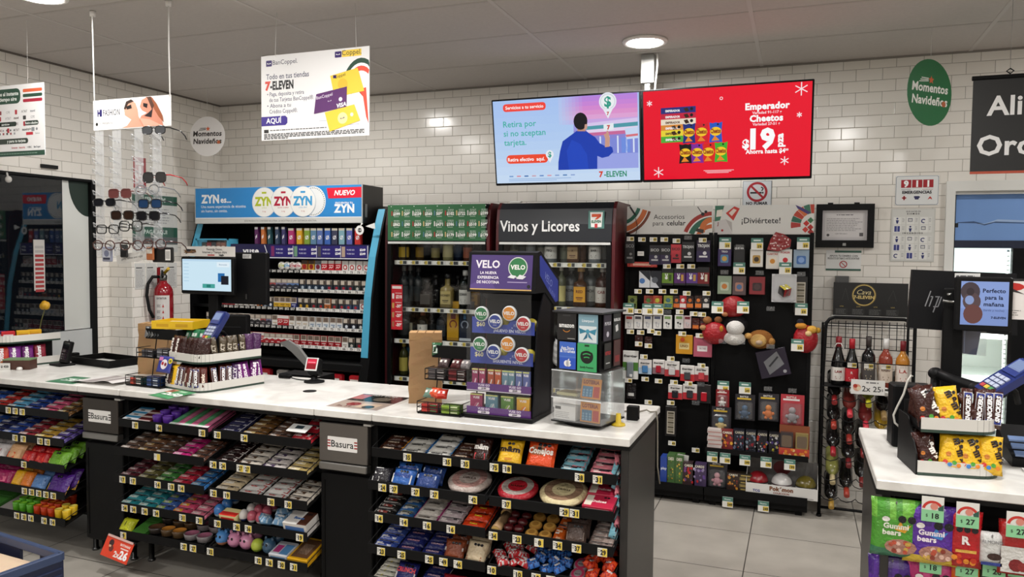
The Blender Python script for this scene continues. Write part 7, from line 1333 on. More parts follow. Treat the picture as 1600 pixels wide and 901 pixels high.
t=thing('sweet_carton','small brown carton with a green lid and white price tag at the far left','box',(-4.29,3.15,TZ+.0005),math.radians(24)); m=MB(); m.box(-.075,-.035,0,.075,.045,.055,'#4a2c22','paper'); m.box(-.077,-.0355,.055,.077,.0455,.062,'#6f8a62','paper'); a=Art(m,(0,-.0355,.06),(1,0,0),(0,0,1)); m.build('carton',t)
m=MB(); m.box(-.09,-.043,0,-.03,-.0405,.04,'#d8d6d2','paper'); a=Art(m,(-.06,-.043,.02)); a.text('$ 420',0,-.006,.012,'#333',1,bold=.05,wmax=.05); m.build('price_tag',t); m=MB(); m.ball(-.085,.0,.03,.025,.03,.022,'#b8704a','wrap',10,6); m.build('sweet',t); m=MB(); m.lathe([(.014,0),(.016,.01),(.012,.018),(.0001,.02)],'#e2e0dc','satin',n=12,cx=.03,cy=-.055); m.build('white_cap',t)
FR=(-4.53,3.13,TZ+.0005); candy_rack('two-tier candy rack at the far-left end of the counter',FR,math.radians(-14),.285,.36,.143)
for k,(x,y,a_,c,tx,d_)in enumerate(((.05,.02,30,'#a01c2c','Skittles','red'),(.095,.045,65,'#c03a2c','Skittles','scarlet'),(.118,.10,84,'#7a2a86','Skittles','purple'),(.118,.17,84,'#6a1f6e','Skittles','violet'),(.118,.24,84,'#8a2a3a','Starburst','wine red'))):
 o=packet(.07,.11,.016,c,A_name(tx,'#f4eef2',0,.3,math.pi/2,extra=((-.2,-.45,.0,-.2,'#e08a2c'),))).build('candy_pouch'); lean(o,in_rack(FR,math.radians(-14),x,y,.012),math.radians(80),math.radians(-14+a_)); tag(o,'%s candy pouch on the lower tier of the far-left rack'%d_,'candy','pouches on the far-left rack')
for k,(x,y,c,d_)in enumerate(((.03,.05,'#2a2a70','indigo'),(.075,.08,'#c02028','red'),(.08,.16,'#e2b01e','yellow'),(.08,.225,'#e0a818','golden'))):
 m=MB(); m.box(-.035,-.02,0,.035,.02,.06,c,'satin',b=.002); a=Art(m,(0,-.02,.03)); a.rect(-.025,-.01,.025,.012,'#c98a1a' if k>1 else '#e8d8d8',1.5); o=m.build('sweet_box',None,in_rack(FR,math.radians(-14),x,y,.152),(0,0,math.radians(60))); tag(o,'%s sweet box on the upper tier of the far-left rack'%d_,'box')
t=thing('paper_flower','yellow artificial rose on a thin stem at the far left','flower',(-4.62,3.55,TZ+.0005)); m=MB(); m.tube([(-.06,0,0),(-.04,0,.12),(-.005,0,.24),(.03,0,.32)],.003,'#6a6a34','satin',5); m.build('stem',t)
m=MB(); [m.ball(.03+.012*math.cos(k*1.3),.01*math.sin(k*1.3),.335+.006*(k%3),.022,.02,.024,'#d9a628','satin',8,6)for k in range(5)]; m.build('petals',t)
# pouch tower on the right counter bay
VX,VY=-1.185,3.0; t=thing('pouch_display','tall black and purple nicotine pouch display tower beside the gift cards','display stand',(VX,VY,TZ+.0005),math.radians(-2)); W=.155; vt=t
m=MB(); m.box(-W-.005,-.02,0,W+.005,.27,.02,'#0d0d0e','black',b=.003); m.build('base',t)
m=MB(); m.box(-W,.20,.0205,W,.25,.56,'#141418','black'); m.prism([(.0,.0205),(.25,.0205),(.25,.55),(.12,.55),(.04,.40),(.02,.16)],W-.006,W,'x','#16161a','black'); m.build('cabinet',t)
m=MB(); m.prism([(.0,.545),(.02,.715),(.06,.722),(.30,.60),(.30,.48),(.25,.475),(.12,.545)],-W-.002,W+.004,'x','#101013','black'); hd=m.build('header_box',t)
up=Vector((0,.02,.17)).normalized(); a=Art(m:=MB(),(0,.0005,.555),(1,0,0),tuple(up)); a.rect(-W+.012,.0,W-.014,.15,'#4a3576',1); a.poly(((-W+.012,.0),(-.02,.0),(-.06,.06),(-W+.012,.02)),'#5a4488',1.5); a.rect(-W+.012,.0,W-.014,.005,'#d9b26a',2)
a.text('VELO',-.065,.095,.031,'#efe9f4',2,bold=.03); a.text('LA NUEVA',-.06,.068,.011,'#efe9f4',2,bold=.03); a.text('EXPERIENCIA',-.06,.048,.011,'#efe9f4',2,bold=.03); a.text('DE NICOTINA',-.06,.028,.011,'#efe9f4',2,bold=.03)
a.circ(.075,.098,.044,'#d8dcd8',2,28); a.circ(.075,.098,.040,'#2f7a48',3,28); a.text('VELO',.075,.09,.018,'#f2f2ee',4,bold=.04); a.poly(((.03,.055),(.06,.05),(.07,.062),(.045,.066)),'#e9e9ee',5); a.poly(((.07,.05),(.10,.048),(.115,.06),(.085,.068)),'#e2e2e8',5); a.rect(.03,.033,.12,.037,'#a99ac4',2); a.circ(.128,.018,.008,'#151518',3,12); m.build('front_poster',hd)
a=Art(m:=MB(),(W+.0045,.0,0),(0,1,0),(0,0,1)); a.poly(((.045,.70),(.06,.705),(.285,.59),(.285,.50),(.25,.495),(.14,.56),(.05,.62)),'#2a3a9a',1); a.text('VELO',.15,.585,.03,'#8f9ad8',2,rot=-.45); a.text('NUEVA',.2,.53,.02,'#7f8ad0',2,rot=-.45); m.build('side_poster',hd)
for nm,y,z,tx in(('upper_shelf',.035,.365,'\u00bfNUEVO EN VELO?'),('lower_shelf',.02,.235,'SIGUIENTE NIVEL')):
 m=MB(); m.box(-W+.008,y,z,W-.01,y+.12,z+.004,'#2a2a3a','black'); m.prism([(-W+.008,z),(W-.01,z),(W-.01,z+.055),(.10,z+.06),(.085,z+.06),(.04,z+.06),(.02,z+.04),(-.04,z+.04),(-.06,z+.07),(-W+.008,z+.07)],y-.003,y,'y','#3a4aa0','satin'); a=Art(m,(0,y-.003,z),fin='satin'); a.text('$60',-.105,.03,.018,'#e6dfae',1,bold=.02); a.text('ICE',.06,.034,.010,'#c9d2f0',1); a.text(tx,.03,.008,.012,'#dfe4f6',1,bold=.02); a.rect(.04,.026,.045,.03,'#c9d2f0',1); m.build(nm,t)
for r_,(y,z)in enumerate(((.032,.365),(.017,.235))):
 for k,(x,dz,c,d_)in enumerate(((-.095,.085,'#2f7a4c','green'),(-.03,.055,'#2a3f92','blue'),(.035,.092,'#d98a26','orange'),(.10,.05,'#b52a34','red'))):
  m=MB(); m.T=xf((0,0,0),rx=math.radians(90)); m.lathe([(.0001,0),(.028,0),(.0325,.002),(.0325,.012),(.030,.0155),(.0001,.0155)],'#dfe2e4','satin',n=24,caps=False); m.T=None
  a=Art(m,(0,-.0155,0),fin='satin'); a.circ(0,0,.0275,c,1,24); a.text('VELO',0,-.006,.0135,'#f2f2f0',2,bold=.04); a.rect(-.008,-.016,.008,-.0145,'#e2e2e0',2)
  cr,sr=math.cos(math.radians(-2)),math.sin(math.radians(-2)); o=m.build('pouch_tin',None,(VX+x*cr-(y-.004)*sr,VY+x*sr+(y-.004)*cr,TZ+z+dz),(0,0,math.radians(-2))); tag(o,'%s round pouch tin on the %s row of the pouch tower'%(d_,('upper','lower')[r_]),'tin','pouch tins on the tower')
  m=MB(); m.box(x-.012,y+.0125,z+.0045,x+.012,y+.016,z+dz+.02,'#3a3f5a','satin'); m.build('tin_holder',vt)
  if k in(1,3):m=MB(); m.T=xf((x+.02,y+.035,z+.04),rx=math.radians(90)); m.lathe([(.0001,0),(.03,0),(.03,.012),(.0001,.012)],'#b8a83a','satin',n=20,caps=False); m.build('spare_tin',vt)
for z,n in((.125,'upper_ledge'),(.022,'lower_ledge')):
 m=MB(); m.box(-W+.006,-.002,z-.004,W-.008,.12,z,'#1c1c22','black'); m.box(-W+.004,-.008,z-.004,W-.008,-.003,z+.028,'#5a2a78','satin'); m.box(-W+.004,-.0095,z-.006,W-.008,-.0085,z-.002,'#c9c4cc','satin'); a=Art(m,(0,-.008,z),fin='satin')
 for u,p_ in((-.07,'$189'),(.075,'$249')):a.text('VUSE GO',u,.016,.009,'#e9dff0',1,bold=.03); a.rrect(u-.028,.0,u+.028,.012,.005,'#e6dfe8',1); a.text(p_,u,.003,.007,'#3a2a4a',2,bold=.05)
 m.build(n,t)
def vbox(k,x,z,w_,h_,c,c2,lb):
 m=MB(); m.box(-w_/2,0,0,w_/2,.022,h_,c,'satin',b=.0008); a=Art(m,(0,0,0),fin='satin'); a.rect(-w_/2,h_-.006,w_/2,h_,'#c9cc7a',1); a.text('VUSE',0,h_-.02,.009,'#f0ecee',1,bold=.04,wmax=w_*.8); a.poly(((-w_*.3,h_*.15),(-w_*.05,h_*.5),(w_*.2,h_*.55),(w_*.3,h_*.3),(.0,h_*.12)),c2,1); a.line(((-w_*.1,h_*.18),(w_*.2,h_*.5)),.004,'#efe6ea',2)
 cr,sr=math.cos(math.radians(-2)),math.sin(math.radians(-2)); o=m.build('vape_box',None,(VX+x*cr-.012*sr,VY+x*sr+.012*cr,TZ+z+.001),(0,0,math.radians(-2))); tag(o,lb,'box','vape boxes on the pouch tower')
for k,(c,c2,d_)in enumerate((('#8a2a55','#b85a80','magenta'),('#9a2f5a','#c06a8a','pink magenta'),('#a8482c','#c87a4a','copper'),('#b8502a','#d88a4a','orange copper'),('#6a8a9c','#9ab4c0','ice blue'),('#5f8494','#8fb0bc','teal grey'),('#5a6aa0','#8a9ac8','periwinkle'),('#54609a','#8490c4','indigo blue'))):vbox(k,-.122+k*.0335+(.008 if k>1 else 0)-(.004 if k>4 else 0),.126,.029,.085,c,c2,'%s slim vape box on the tower, %s from the left of the upper ledge'%(d_,NUM[k]))
for k,(c,c2,d_)in enumerate((('#a03060','#c8688c','crimson pink'),('#5f8ca0','#a9c8d2','blue grey'),('#5a8a3a','#94b85a','green'),('#e0a82c','#e88a2c','golden yellow'))):vbox(k,-.115+k*.073,.023,.058,.078,c,c2,'%s wide vape box on the bottom ledge of the pouch tower'%d_)
m=MB(); m.box(-W+.004,-.0135,.03,W-.008,-.012,.54,'#fff','clear'); m.build('clear_front',vt)
# gift card spinner
KX,KY=-.82,3.10; KRZ=math.radians(-12); t=thing('card_spinner','square rotating gift card stand of black and clear acrylic at the counter end','display stand',(KX,KY,TZ+.0005),KRZ); S=.115
m=MB(); m.lathe([(.10,0),(.10,.008),(.06,.01),(.06,.014)],'#151516','black',n=24); m.build('turntable',t); m=MB(); m.box(-S,-S,.0142,S,S,.02,'#161617','black'); m.build('base_plate',t)
m=MB(); m.box(-S*.86,-S*.86,.235,S*.86,S*.86,.47,'#0f0f10','black'); m.build('black_core',t); m=MB(); m.box(-S,-S,.4705,S,S,.478,'#2a2a2c','satin'); m.build('top_cap',t)
for nm,z0,z1 in(('lower_acrylic_box',.0205,.118),('upper_acrylic_box',.1185,.232)):
 m=MB(); m.box(-S,-S,z0,S,-S+.003,z0+.003,'#fff','acrylic')
 for x0,y0,x1,y1 in((-S,-S,S,-S+.002),(S-.002,-S+.002,S,S),(-S,-S+.002,-S+.002,S),(-S+.002,S-.002,S-.002,S),(-.001,-S+.002,.001,S-.002)):m.box(x0,y0,z0,x1,y1,z1,'#fff','acrylic')
 m.box(-S,-S,z1-.004,S,S,z1-.001,'#fff','acrylic'); m.box(-S,-S-.001,z1-.004,S,-S,z1,'#e6e8ea','satin'); m.build(nm,t)
def gcard(side,u,z,w_,h_,c,art,lb,tilt=0):
 m=MB(); m.box(-w_/2,-.004,0,w_/2,0,h_,c,'satin',b=.001); a=Art(m,(0,-.004,0),fin='satin'); art(a,w_,h_)
 ang=KRZ+(0,math.pi/2)[side]; lx,ly=(u,-S*.86-.006)if side==0 else(S*.86+.006,u); o=m.build('gift_card',None,(KX+lx*math.cos(KRZ)-ly*math.sin(KRZ),KY+lx*math.sin(KRZ)+ly*math.cos(KRZ),TZ+z),(0,tilt,ang)); tag(o,lb,'gift card','gift cards on the spinner')
def A_amz(a,w,h):a.text('amazon',0,h*.48,.018,'#f2f2f0',1,bold=.03,wmax=w*.8); a.arc(0,h*.48,.018,.0205,215,325,'#d98a2c',1,8); a.rect(-w*.2,h-.012,w*.2,h-.006,'#3a3a3c',1); a.rect(.005,h*.06,w*.45,h*.08,'#b8b8b4',1)
def A_bow(a,w,h):a.rect(-w*.45,h*.04,w*.45,h*.6,'#d9e2e6',1); a.text('Liverpool',0,h*.74,.010,'#e6eef2',1,bold=.02,wmax=w*.6); [a.poly(p,c,2+k*.3)for k,(p,c)in enumerate(((((0,h*.42),(-w*.45,h*.52),(-w*.4,h*.32)),'#2f7a96'),(((0,h*.42),(w*.45,h*.52),(w*.38,h*.30)),'#3f8aa6'),(((0,h*.42),(-w*.25,h*.1),(-w*.02,h*.2)),'#2a6a86'),(((0,h*.42),(w*.28,h*.12),(w*.04,h*.22)),'#357f9c')))]; a.circ(0,h*.42,w*.1,'#4a9ab4',4,10)
def A_app(a,w,h):a.rect(-w/2,h*.4,w/2,h,'#3f6ac8',1); a.text('App Store',0,h*.72,.013,'#f0f2f8',2,bold=.02,wmax=w*.8); a.text('& iTunes',0,h*.61,.013,'#f0f2f8',2,bold=.02); a.rect(-w/2,h*.45,w/2,h*.46,'#7a9ae0',2); a.circ(-.003,h*.21,.013,'#f2f2f4',2,14); a.circ(.006,h*.21,.013,'#f2f2f4',2,14); a.circ(.019,h*.23,.006,'#2f58c4',3,10); a.poly(((.0,h*.32),(.008,h*.4),(.009,h*.34)),'#f2f2f4',2)
def A_spo(a,w,h):a.circ(0,h*.54,w*.33,'#141614',1,28); [a.arc(0,h*.54-w*.3+k*w*.10-.004,w*(.30+.06*k),w*(.345+.06*k),65-k*5,118+k*4,'#3fae62',2,8)for k in range(3)]; a.text('Spotify Premium',0,h*.12,.008,'#14301c',1,bold=.03,wmax=w*.7); a.rect(-w*.12,h-.012,w*.12,h-.004,'#1c3a24',1)
gcard(0,-.05,.357,.088,.112,'#1b1a1b',A_amz,'black gift card with white lettering and orange curve, spinner top row'); gcard(0,.048,.35,.088,.118,'#7fa4b4',A_bow,'pale blue gift card with a teal bow on the spinner top row')
gcard(0,-.044,.238,.076,.112,'#2f58c4',A_app,'blue gift card with a white apple on the spinner second row'); gcard(0,.045,.235,.088,.114,'#3fa868',A_spo,'green gift card with a black disc on the spinner second row')
gcard(1,-.05,.36,.07,.108,'#2a1f30',lambda a,w,h:(a.text('PS PLUS',0,h*.6,.012,'#e0dce4',1,bold=.03,wmax=w*.8),a.circ(0,h*.25,.012,'#c9c4d0',1,8)),'dark plum gift card on the right side, top row'); gcard(1,.04,.36,.07,.108,'#1d1c1e',lambda a,w,h:(a.text('ROBLOX',0,h*.7,.011,'#e6e6e6',1,bold=.05,wmax=w*.9),a.poly(((-.012,.03),(.012,.036),(.006,.062),(-.018,.056)),'#d9d9d9',1)),'black gift card with a white tile on the right side, top row')
gcard(1,-.045,.245,.062,.105,'#1a191a',lambda a,w,h:(a.text('NETFLIX',0,h*.55,.013,'#b8242c',1,bold=.05,wmax=w*.85),a.rect(-w*.3,h*.2,w*.3,h*.24,'#cfcfcf',1)),'black gift card with red lettering on the right side, second row'); gcard(1,.045,.248,.062,.108,'#4a2a2a',lambda a,w,h:a.rect(-w*.35,h*.15,w*.35,h*.4,'#8a2a2c',1),'dull red gift card at the far edge of the spinner, second row')
o=packet(.05,.11,.01,'#b8b9ba',None,cf=lambda u,v:'#c9cacb' if int((v+1)*4)%2 else '#a4a6a8',fin='satin',nx=4,ny=8).build('card_stack'); o.location=in_rack((KX,KY,TZ),KRZ,-S-.018,-.05,.24); o.rotation_euler=(math.radians(90),math.radians(10),KRZ-math.radians(40)); tag(o,'grey striped gift card bundle fanned out at the left of the spinner','gift card')
def A_lot(a,w,h):a.rect(-w*.42,h*.08,w*.1,h*.62,'#3f7090',1); a.rect(w*.14,h*.08,w*.44,h*.62,'#a8322a',1); a.text('LOTERIA',0,h*.74,.014,'#7a2a1c',1,bold=.05,wmax=w*.8); [a.circ(-w*.34+(k%3)*w*.17,h*.16+(k//3)*h*.13,w*.05,'#6f9ab4',2,8)for k in range(9)]
for z,r_ in((.0245,'lower'),(.1225,'upper')):
 m=MB(); m.box(-.045,0,0,.045,.004,.082,'#c9842c','paper',b=.001); a=Art(m,(0,0,0)); A_lot(a,.09,.082); o=m.build('lottery_card',None,in_rack((KX,KY,TZ),KRZ,.055,-S+.02,z),(math.radians(-12 if r_=='upper' else-4),0,KRZ)); tag(o,'orange and blue lottery card in the %s acrylic box'%r_,'card')
m=MB(); m.box(-.048,-.035,0,.048,.035,.012,'#b9b48a','paper'); a=Art(m,(0,0,.012),(1,0,0),(0,1,0)); a.rect(-.045,-.032,.045,.032,'#7a6a34',1); o=m.build('ticket_stack',None,in_rack((KX,KY,TZ),KRZ,-.058,-.05,.1222),(0,0,KRZ)); tag(o,'olive stack of tickets in the upper acrylic box','tickets')
m=MB(); m.box(-.05,0,0,.05,.05,.058,'#dedddb','paper'); a=Art(m,(0,0,.03)); a.lines(-.045,.03,.0,4,.007,.002,'#8a8a8a',1); a.rect(-.045,.012,-.018,.024,'#3a3a3a',1); o=m.build('white_card_box',None,in_rack((KX,KY,TZ),KRZ,-.057,-S+.012,.0242),(0,0,KRZ)); tag(o,'white carton with a barcode in the lower acrylic box','box')
t=thing('black_plug','black plug block behind the gift card spinner','adapter',(-.655,3.23,TZ+.0005)); m=MB(); m.box(-.025,-.02,0,.025,.02,.06,'#0f0f10','black',b=.003); m.build('block',t); m=MB(); m.tube([(.02,-.01,.03),(.03,-.02,.01)],.003,'#111','black',5); m.build('lead',t)
m=MB(); m.lathe([(.03,0),(.028,.008),(.012,.012),(.010,.05)],'#d8b82c','satin',n=16); o=m.build('yellow_stamp',None,(-.69,3.10,TZ+.0005)); tag(o,'small yellow round stamp at the counter end','stamp')
t=thing('tangled_lead','pale tangled lead lying over the counter end and hanging down','cable',(-.66,3.42,TZ+.0005)); m=MB(); m.tube([(-.06,-.06,.005),(-.03,-.03,.008),(.0,-.05,.006),(.03,-.01,.01),(.05,-.03,.006),(.072,.0,.004),(.078,.0,-.04),(.08,.01,-.25),(.09,.02,-.33)],.004,'#8a8478','satin',6); m.build('lead',t)
# sloped candy trays under the counter
TZS=[.788,.652,.514,.370,.228]; TD,TR=.27,.075; SL=math.atan2(TR,TD)
BAY={'A':(-4.45,-3.56,'far-left bay'),'B1':(-3.212,-2.64,'middle bay left side'),'B2':(-2.615,-2.052,'middle bay right side'),'C1':(-1.735,-1.18,'right bay left side'),'C2':(-1.165,-.645,'right bay right side')}
TW=['top','second','third','fourth','bottom']
def tray(bay,i,tags,what):
 x0,x1,bn=BAY[bay]; W=(x1-x0)/2; yf=2.842+(.03 if i==0 else 0)
 t=thing('candy_tray','sloped %s tray, %s, holding %s'%(TW[i],bn,what),'tray',((x0+x1)/2,yf,TZS[i])); t['_w']=W
 m=MB(); m.prism([(.004,-.036),(TD,TR-.036),(TD,TR-.030),(.004,-.030)],-W,W,'x','#131314','black'); m.box(-W,TD,TR-.036,W,TD+.004,TR,'#101011','black'); m.build('tray_floor',t)
 m=MB(); m.box(-W,0,-.042,W,.004,0,'#0f0f10','black',b=.0012); m.build('front_lip',t)
 for s in(-1,1):m=MB(); m.tube([(s*(W-.002),.004,.0),(s*(W-.002),TD,TR+.005),(s*(W-.002),TD,TR-.03)],.0022,'#161617','black',5); m.build('side_wire',t)
 for f,n in tags:
  m=MB(); x=-W+f*2*W; m.box(x-.019,-.0025,-.043,x+.019,-.0005,-.010,'#e9e6dc','paper'); a=Art(m,(x,-.0025,-.0265)); a.rect(-.0,-.0155,.019,.0155,'#ecd052',1); a.text(str(n),.0035,-.009,.018,'#1a1a1a',2,bold=.05,wmax=.022); a.lines(-.017,-.006,.008,2,.008,.003,'#8a8a88',1); m.build('price_tag',t)
 return t
def mk(k):
 ty,w,d,h,c,tx,tc,ex,sl,fin=k
 if ty=='b' and not tx and ex:ex=ex+((-.3,-.12,-.02,-.02,'#e9e4de'),(-.3,.06,-.12,.12,'#e2dcd6'),(-.4,-.46,.44,-.40,'#2a2426')); sl=sl or 2
 if ty=='b':return packet(w,d,h,c,A_name(tx,tc,-.12,.16,extra=ex,sl=sl,su=.22,sv=.2)if tx or ex else None,fin=fin,crimp='x',nx=8,ny=4).build('chocolate_bar')
 if ty=='u':return packet(w,d,h,c,A_name(tx,tc,.0,.18,extra=ex,sl=sl,su=-.05,sv=.28),fin=fin,nx=6,ny=7).build('candy_pouch')
 if ty=='w':return packet(w,d,h,c,lambda a,w,d:(a.text('MINI',0,-d*.05,w*.14,'#efe9e6',1,bold=.05),seals(a,1,w*.2,d*.2,w*.06)),cf=lambda u,v:tc if(u*1.7+v*2.3+(u*5%1)*.6)%1.4>.8 else c,fin='wrap',crimp='x',nx=8,ny=6,both=True).build('wrapped_sweet')
 m=MB()
 if ty=='k':
  m.box(-w/2,0,0,w/2,d,h,c,fin,b=.0015); a=Art(m,(0,d/2,h),(1,0,0),(0,1,0),fin=fin); A_name(tx,tc,-.12,.16,extra=ex,sl=sl)(a,w,d); a=Art(m,(0,0,h/2),fin=fin); a.rect(-w*.4,-h*.25,w*.4,h*.25,tc,1.5); return m.build('sweet_box')
 if ty=='e':m.ball(0,d/2,h*.5,w/2,d/2,h/2,c,fin,12,8,cfun=lambda q:c if q>.35 else tc); [m.ball(u,d/2-d*.43,h*v,w*.09,d*.05,h*.09,'#17161a','gloss',8,6)for u,v in((-w*.16,.68),(w*.16,.68))]if tx else None; [m.ball(u,d*.5,h*.95,w*.14,d*.08,h*.14,c,fin,8,6)for u in(-w*.3,w*.3)]if tx else None; return m.build('surprise_egg' if not tx else 'toy_candy')
 if ty=='c':m.lathe([(w*.38,0),(w*.45,h*.1),(w/2,h*.8),(w/2,h),(w*.44,h*1.0),(w*.42,h*.9),(.0001,h*.9)],c,fin,n=16,cy=d/2,caps=False,cols=[(c,fin)]*4+[(tc,fin)]*2); return m.build('candy_cup')
 if ty=='r':m.tube([(0,0,h/2),(0,d*.34,h/2),(0,d*.35,h/2),(0,d,h/2)],[w/2,w/2,w*.47,w/2],c,fin,12); a=Art(m,(0,-.0005,h/2)); a.circ(0,0,w*.45,tc,1,14); return m.build('wafer_roll')
 if ty=='d':m.T=xf((0,d/2,h/2)); m.lathe([(.0001,-h/2),(w*.42,-h/2),(w/2,-h*.2),(w/2,h*.2),(w*.42,h/2),(.0001,h/2)],c,fin,n=28,caps=False); m.T=None; a=Art(m,(0,d/2,h),(1,0,0),(0,1,0),fin=fin); a.circ(0,0,w*.40,tc,1,28); a.circ(0,0,w*.24,c,2,24); a.text(tx,0,-.008,w*.07,'#3a2418',3,bold=.02,wmax=w*.5)if tx else None; return m.build('wafer_disc')
Dn={}
def D(code,ty,w,d,h,c,words,tx='',tc='#f0ece6',ex=(),sl=0,fin='wrap'):Dn[code]=((ty,w,d,h,c,tx,tc,ex,sl,fin),words)
D('hs','b',.125,.05,.012,'#b9b7b0','silver and blue chocolate bar',"HERSHEY'S",'#222',((-.5,-.5,-.42,.5,'#2f6fb8'),(.2,-.5,.5,.5,'#2f6fb8')),2)
D('ha','b',.125,.05,.012,'#3a2016','brown and orange almond bar',"HERSHEY'S",'#d8c4ae',((.18,-.5,.5,.5,'#e0982a'),),3); D('hw','b',.125,.05,.012,'#dcdad4','white and blue cookie bar',"HERSHEY'S",'#2b2b30',((-.5,-.5,-.42,.5,'#3f8ad0'),(.22,-.5,.5,.5,'#3f8ad0')),3)
D('hb','b',.115,.05,.012,'#3d2218','dark brown bar with mustard end',"HERSHEY'S",'#d8c4ae',((.15,-.5,.5,.0,'#e0b02a'),),3); D('mb','u',.085,.115,.02,'#2f1712','upright brown sweet pouch','m&m','#f2eee8',((-.3,-.4,.3,-.15,'#c8323a'),),2); D('my','u',.085,.12,.02,'#e6b422','upright yellow sweet pouch','m&m','#2a1a12',((-.15,-.42,.15,-.22,'#d08a2a'),),2)
D('co','u',.1,.13,.02,'#dd4c1e','upright orange rabbit pouch','Conejos','#f6ece2',((-.3,-.05,.1,.25,'#9a5a36'),(-.5,.4,.5,.5,'#ee5a28')),4); D('sp','b',.085,.05,.014,'#7ab4c4','pale blue and pink sachet','','#fff',((-.05,-.45,.42,.1,'#d8808c'),(-.4,.05,.2,.25,'#3a2a30')),2); D('sq','b',.085,.05,.014,'#d27a86','pink sachet with blue corner','','#fff',((-.45,-.1,-.1,.45,'#7ab4c4'),(-.1,.05,.3,.25,'#3a2a30')),2)
D('bk','u',.08,.08,.025,'#222026','black bag with white cubes','','#fff',((-.3,.05,.1,.4,'#d8d8d6'),(-.4,-.35,.0,-.1,'#c4c4c2'))); D('wb','u',.1,.085,.025,'#2f62b0','blue and white bag with black seals','PADRE','#27408a',((-.42,-.3,.42,.15,'#dcdad6'),),3); D('bb','u',.1,.08,.025,'#24407e','deep blue bag','','#fff',((-.4,.1,.4,.3,'#b9c4d8'),),3)
D('cw','d',.19,.2,.03,'#b9aaa2','clear wrapped pink wafer disc','OBLEA','#b98f88',(),0,'wrap'); D('ko','b',.1,.045,.014,'#23211f','black and silver bar','','#fff',((-.4,-.4,.3,.2,'#b4b0ac'),(-.2,-.2,.2,.1,'#8a3a34'))); D('by','b',.085,.045,.014,'#2f5f9a','blue and olive bar','','#fff',((-.25,-.4,.35,.4,'#8a8a3f'),(-.2,.0,.3,.3,'#d4d2cc'))); D('sk','b',.105,.05,.014,'#c9c2ba','silver bar with pink ends','COOKIES','#4a3f3a',((-.5,-.5,-.36,.5,'#b0407f'),(.38,-.5,.5,.5,'#b0407f'))); D('sm','b',.105,.05,.014,'#b8a8ac','mauve silver bar','','#fff',((-.5,-.5,-.4,.5,'#a83a74'),(-.3,-.1,.4,.25,'#e2d6d8'))); D('re','b',.115,.055,.016,'#d8401a','bright orange bar','Reese','#e8d43a',((-.2,.2,.3,.4,'#5a2a14'),),1)
D('bl','b',.1,.05,.014,'#3f57a8','cobalt bar with white swoosh','','#fff',((-.35,-.3,.3,.1,'#d8dcea'),(-.1,-.05,.3,.2,'#2a3a86'))); D('cr','b',.1,.05,.014,'#1f2560','navy bar with red lettering','CRUNCH','#d8a0b0',((-.45,-.35,.3,.25,'#2a2f78'),)); D('cs','b',.1,.05,.014,'#232a66','navy bar with silver end','CRUNCH','#d8b4c0',((.2,-.5,.5,.5,'#b8b8bc'),),2); D('bp','u',.08,.09,.02,'#7a3a20','rust brown pouch with seals','','#fff',((-.45,-.05,.45,.1,'#a8a29c'),),3); D('cp','u',.085,.1,.02,'#c4b294','cream pouch with black seals','','#fff',((-.35,-.4,.35,-.3,'#8a4a2c'),(-.35,-.25,.35,-.18,'#8a4a2c')),3)
D('yw','b',.09,.03,.01,'#c9c6b8','white and yellow stick','','#fff',((-.45,-.4,-.1,.4,'#d0c02a'),)); D('cu','u',.09,.1,.02,'#23286a','navy upright pouch','CRUNCH','#e04a5a',((-.45,-.35,.45,.0,'#d9d2d2'),),3); D('rw','u',.09,.08,.02,'#8f1f2a','dark red pouch','','#fff',((-.4,-.2,.4,.1,'#c9b8b4'),))
D('rc','d',.17,.17,.03,'#b02430','red wrapped round biscuit','MARIAS','#b0a49c'); D('wf','d',.2,.2,.03,'#e2d2a4','big cream and brown wafer disc','Obleas','#a08068'); D('pk','k',.12,.085,.035,'#c02a48','crimson pink box','Dulces','#f2dcd8',((-.46,-.4,-.22,.4,'#e6dccb'),),2,'satin'); D('ro','r',.042,.11,.042,'#b39068','paper wafer roll','','#d8b46a',(),0,'paper'); D('dk','e',.045,.045,.035,'#4a1418','dark cherry sweet','','#2a1014',(),0,'gloss'); D('ck','d',.055,.055,.018,'#a87834','golden round cookie','','#c89848',(),0,'matte'); D('or','b',.055,.1,.016,'#c85a1e','orange and silver snack bar','','#fff',((-.4,.2,.4,.5,'#b8b4b0'),(-.15,-.4,.15,.1,'#e8b890'))); D('db','u',.085,.09,.025,'#4a3a34','dark clear snack bag','','#fff',((-.4,-.3,.4,.05,'#6a5a50'),),3)
D('rx','b',.1,.035,.01,'#a8948c','red edged sachet','','#fff',((-.45,-.4,.45,-.1,'#a02a30'),)); D('rs','w',.07,.05,.018,'#b8282e','red and silver wrapped sweet','','#c4c0c0',(),0,'wrap'); D('bs','w',.07,.05,.018,'#2f6ab8','blue wrapped sweet','','#1c2f66',(),0,'wrap'); D('ov','d',.085,.06,.02,'#8f8588','oval clear tub with pink label','DULCE','#b03a5a',(),0,'gloss'); D('os','w',.07,.05,.018,'#d8481c','orange wrapped sweet','','#a81c1c',(),0,'wrap')
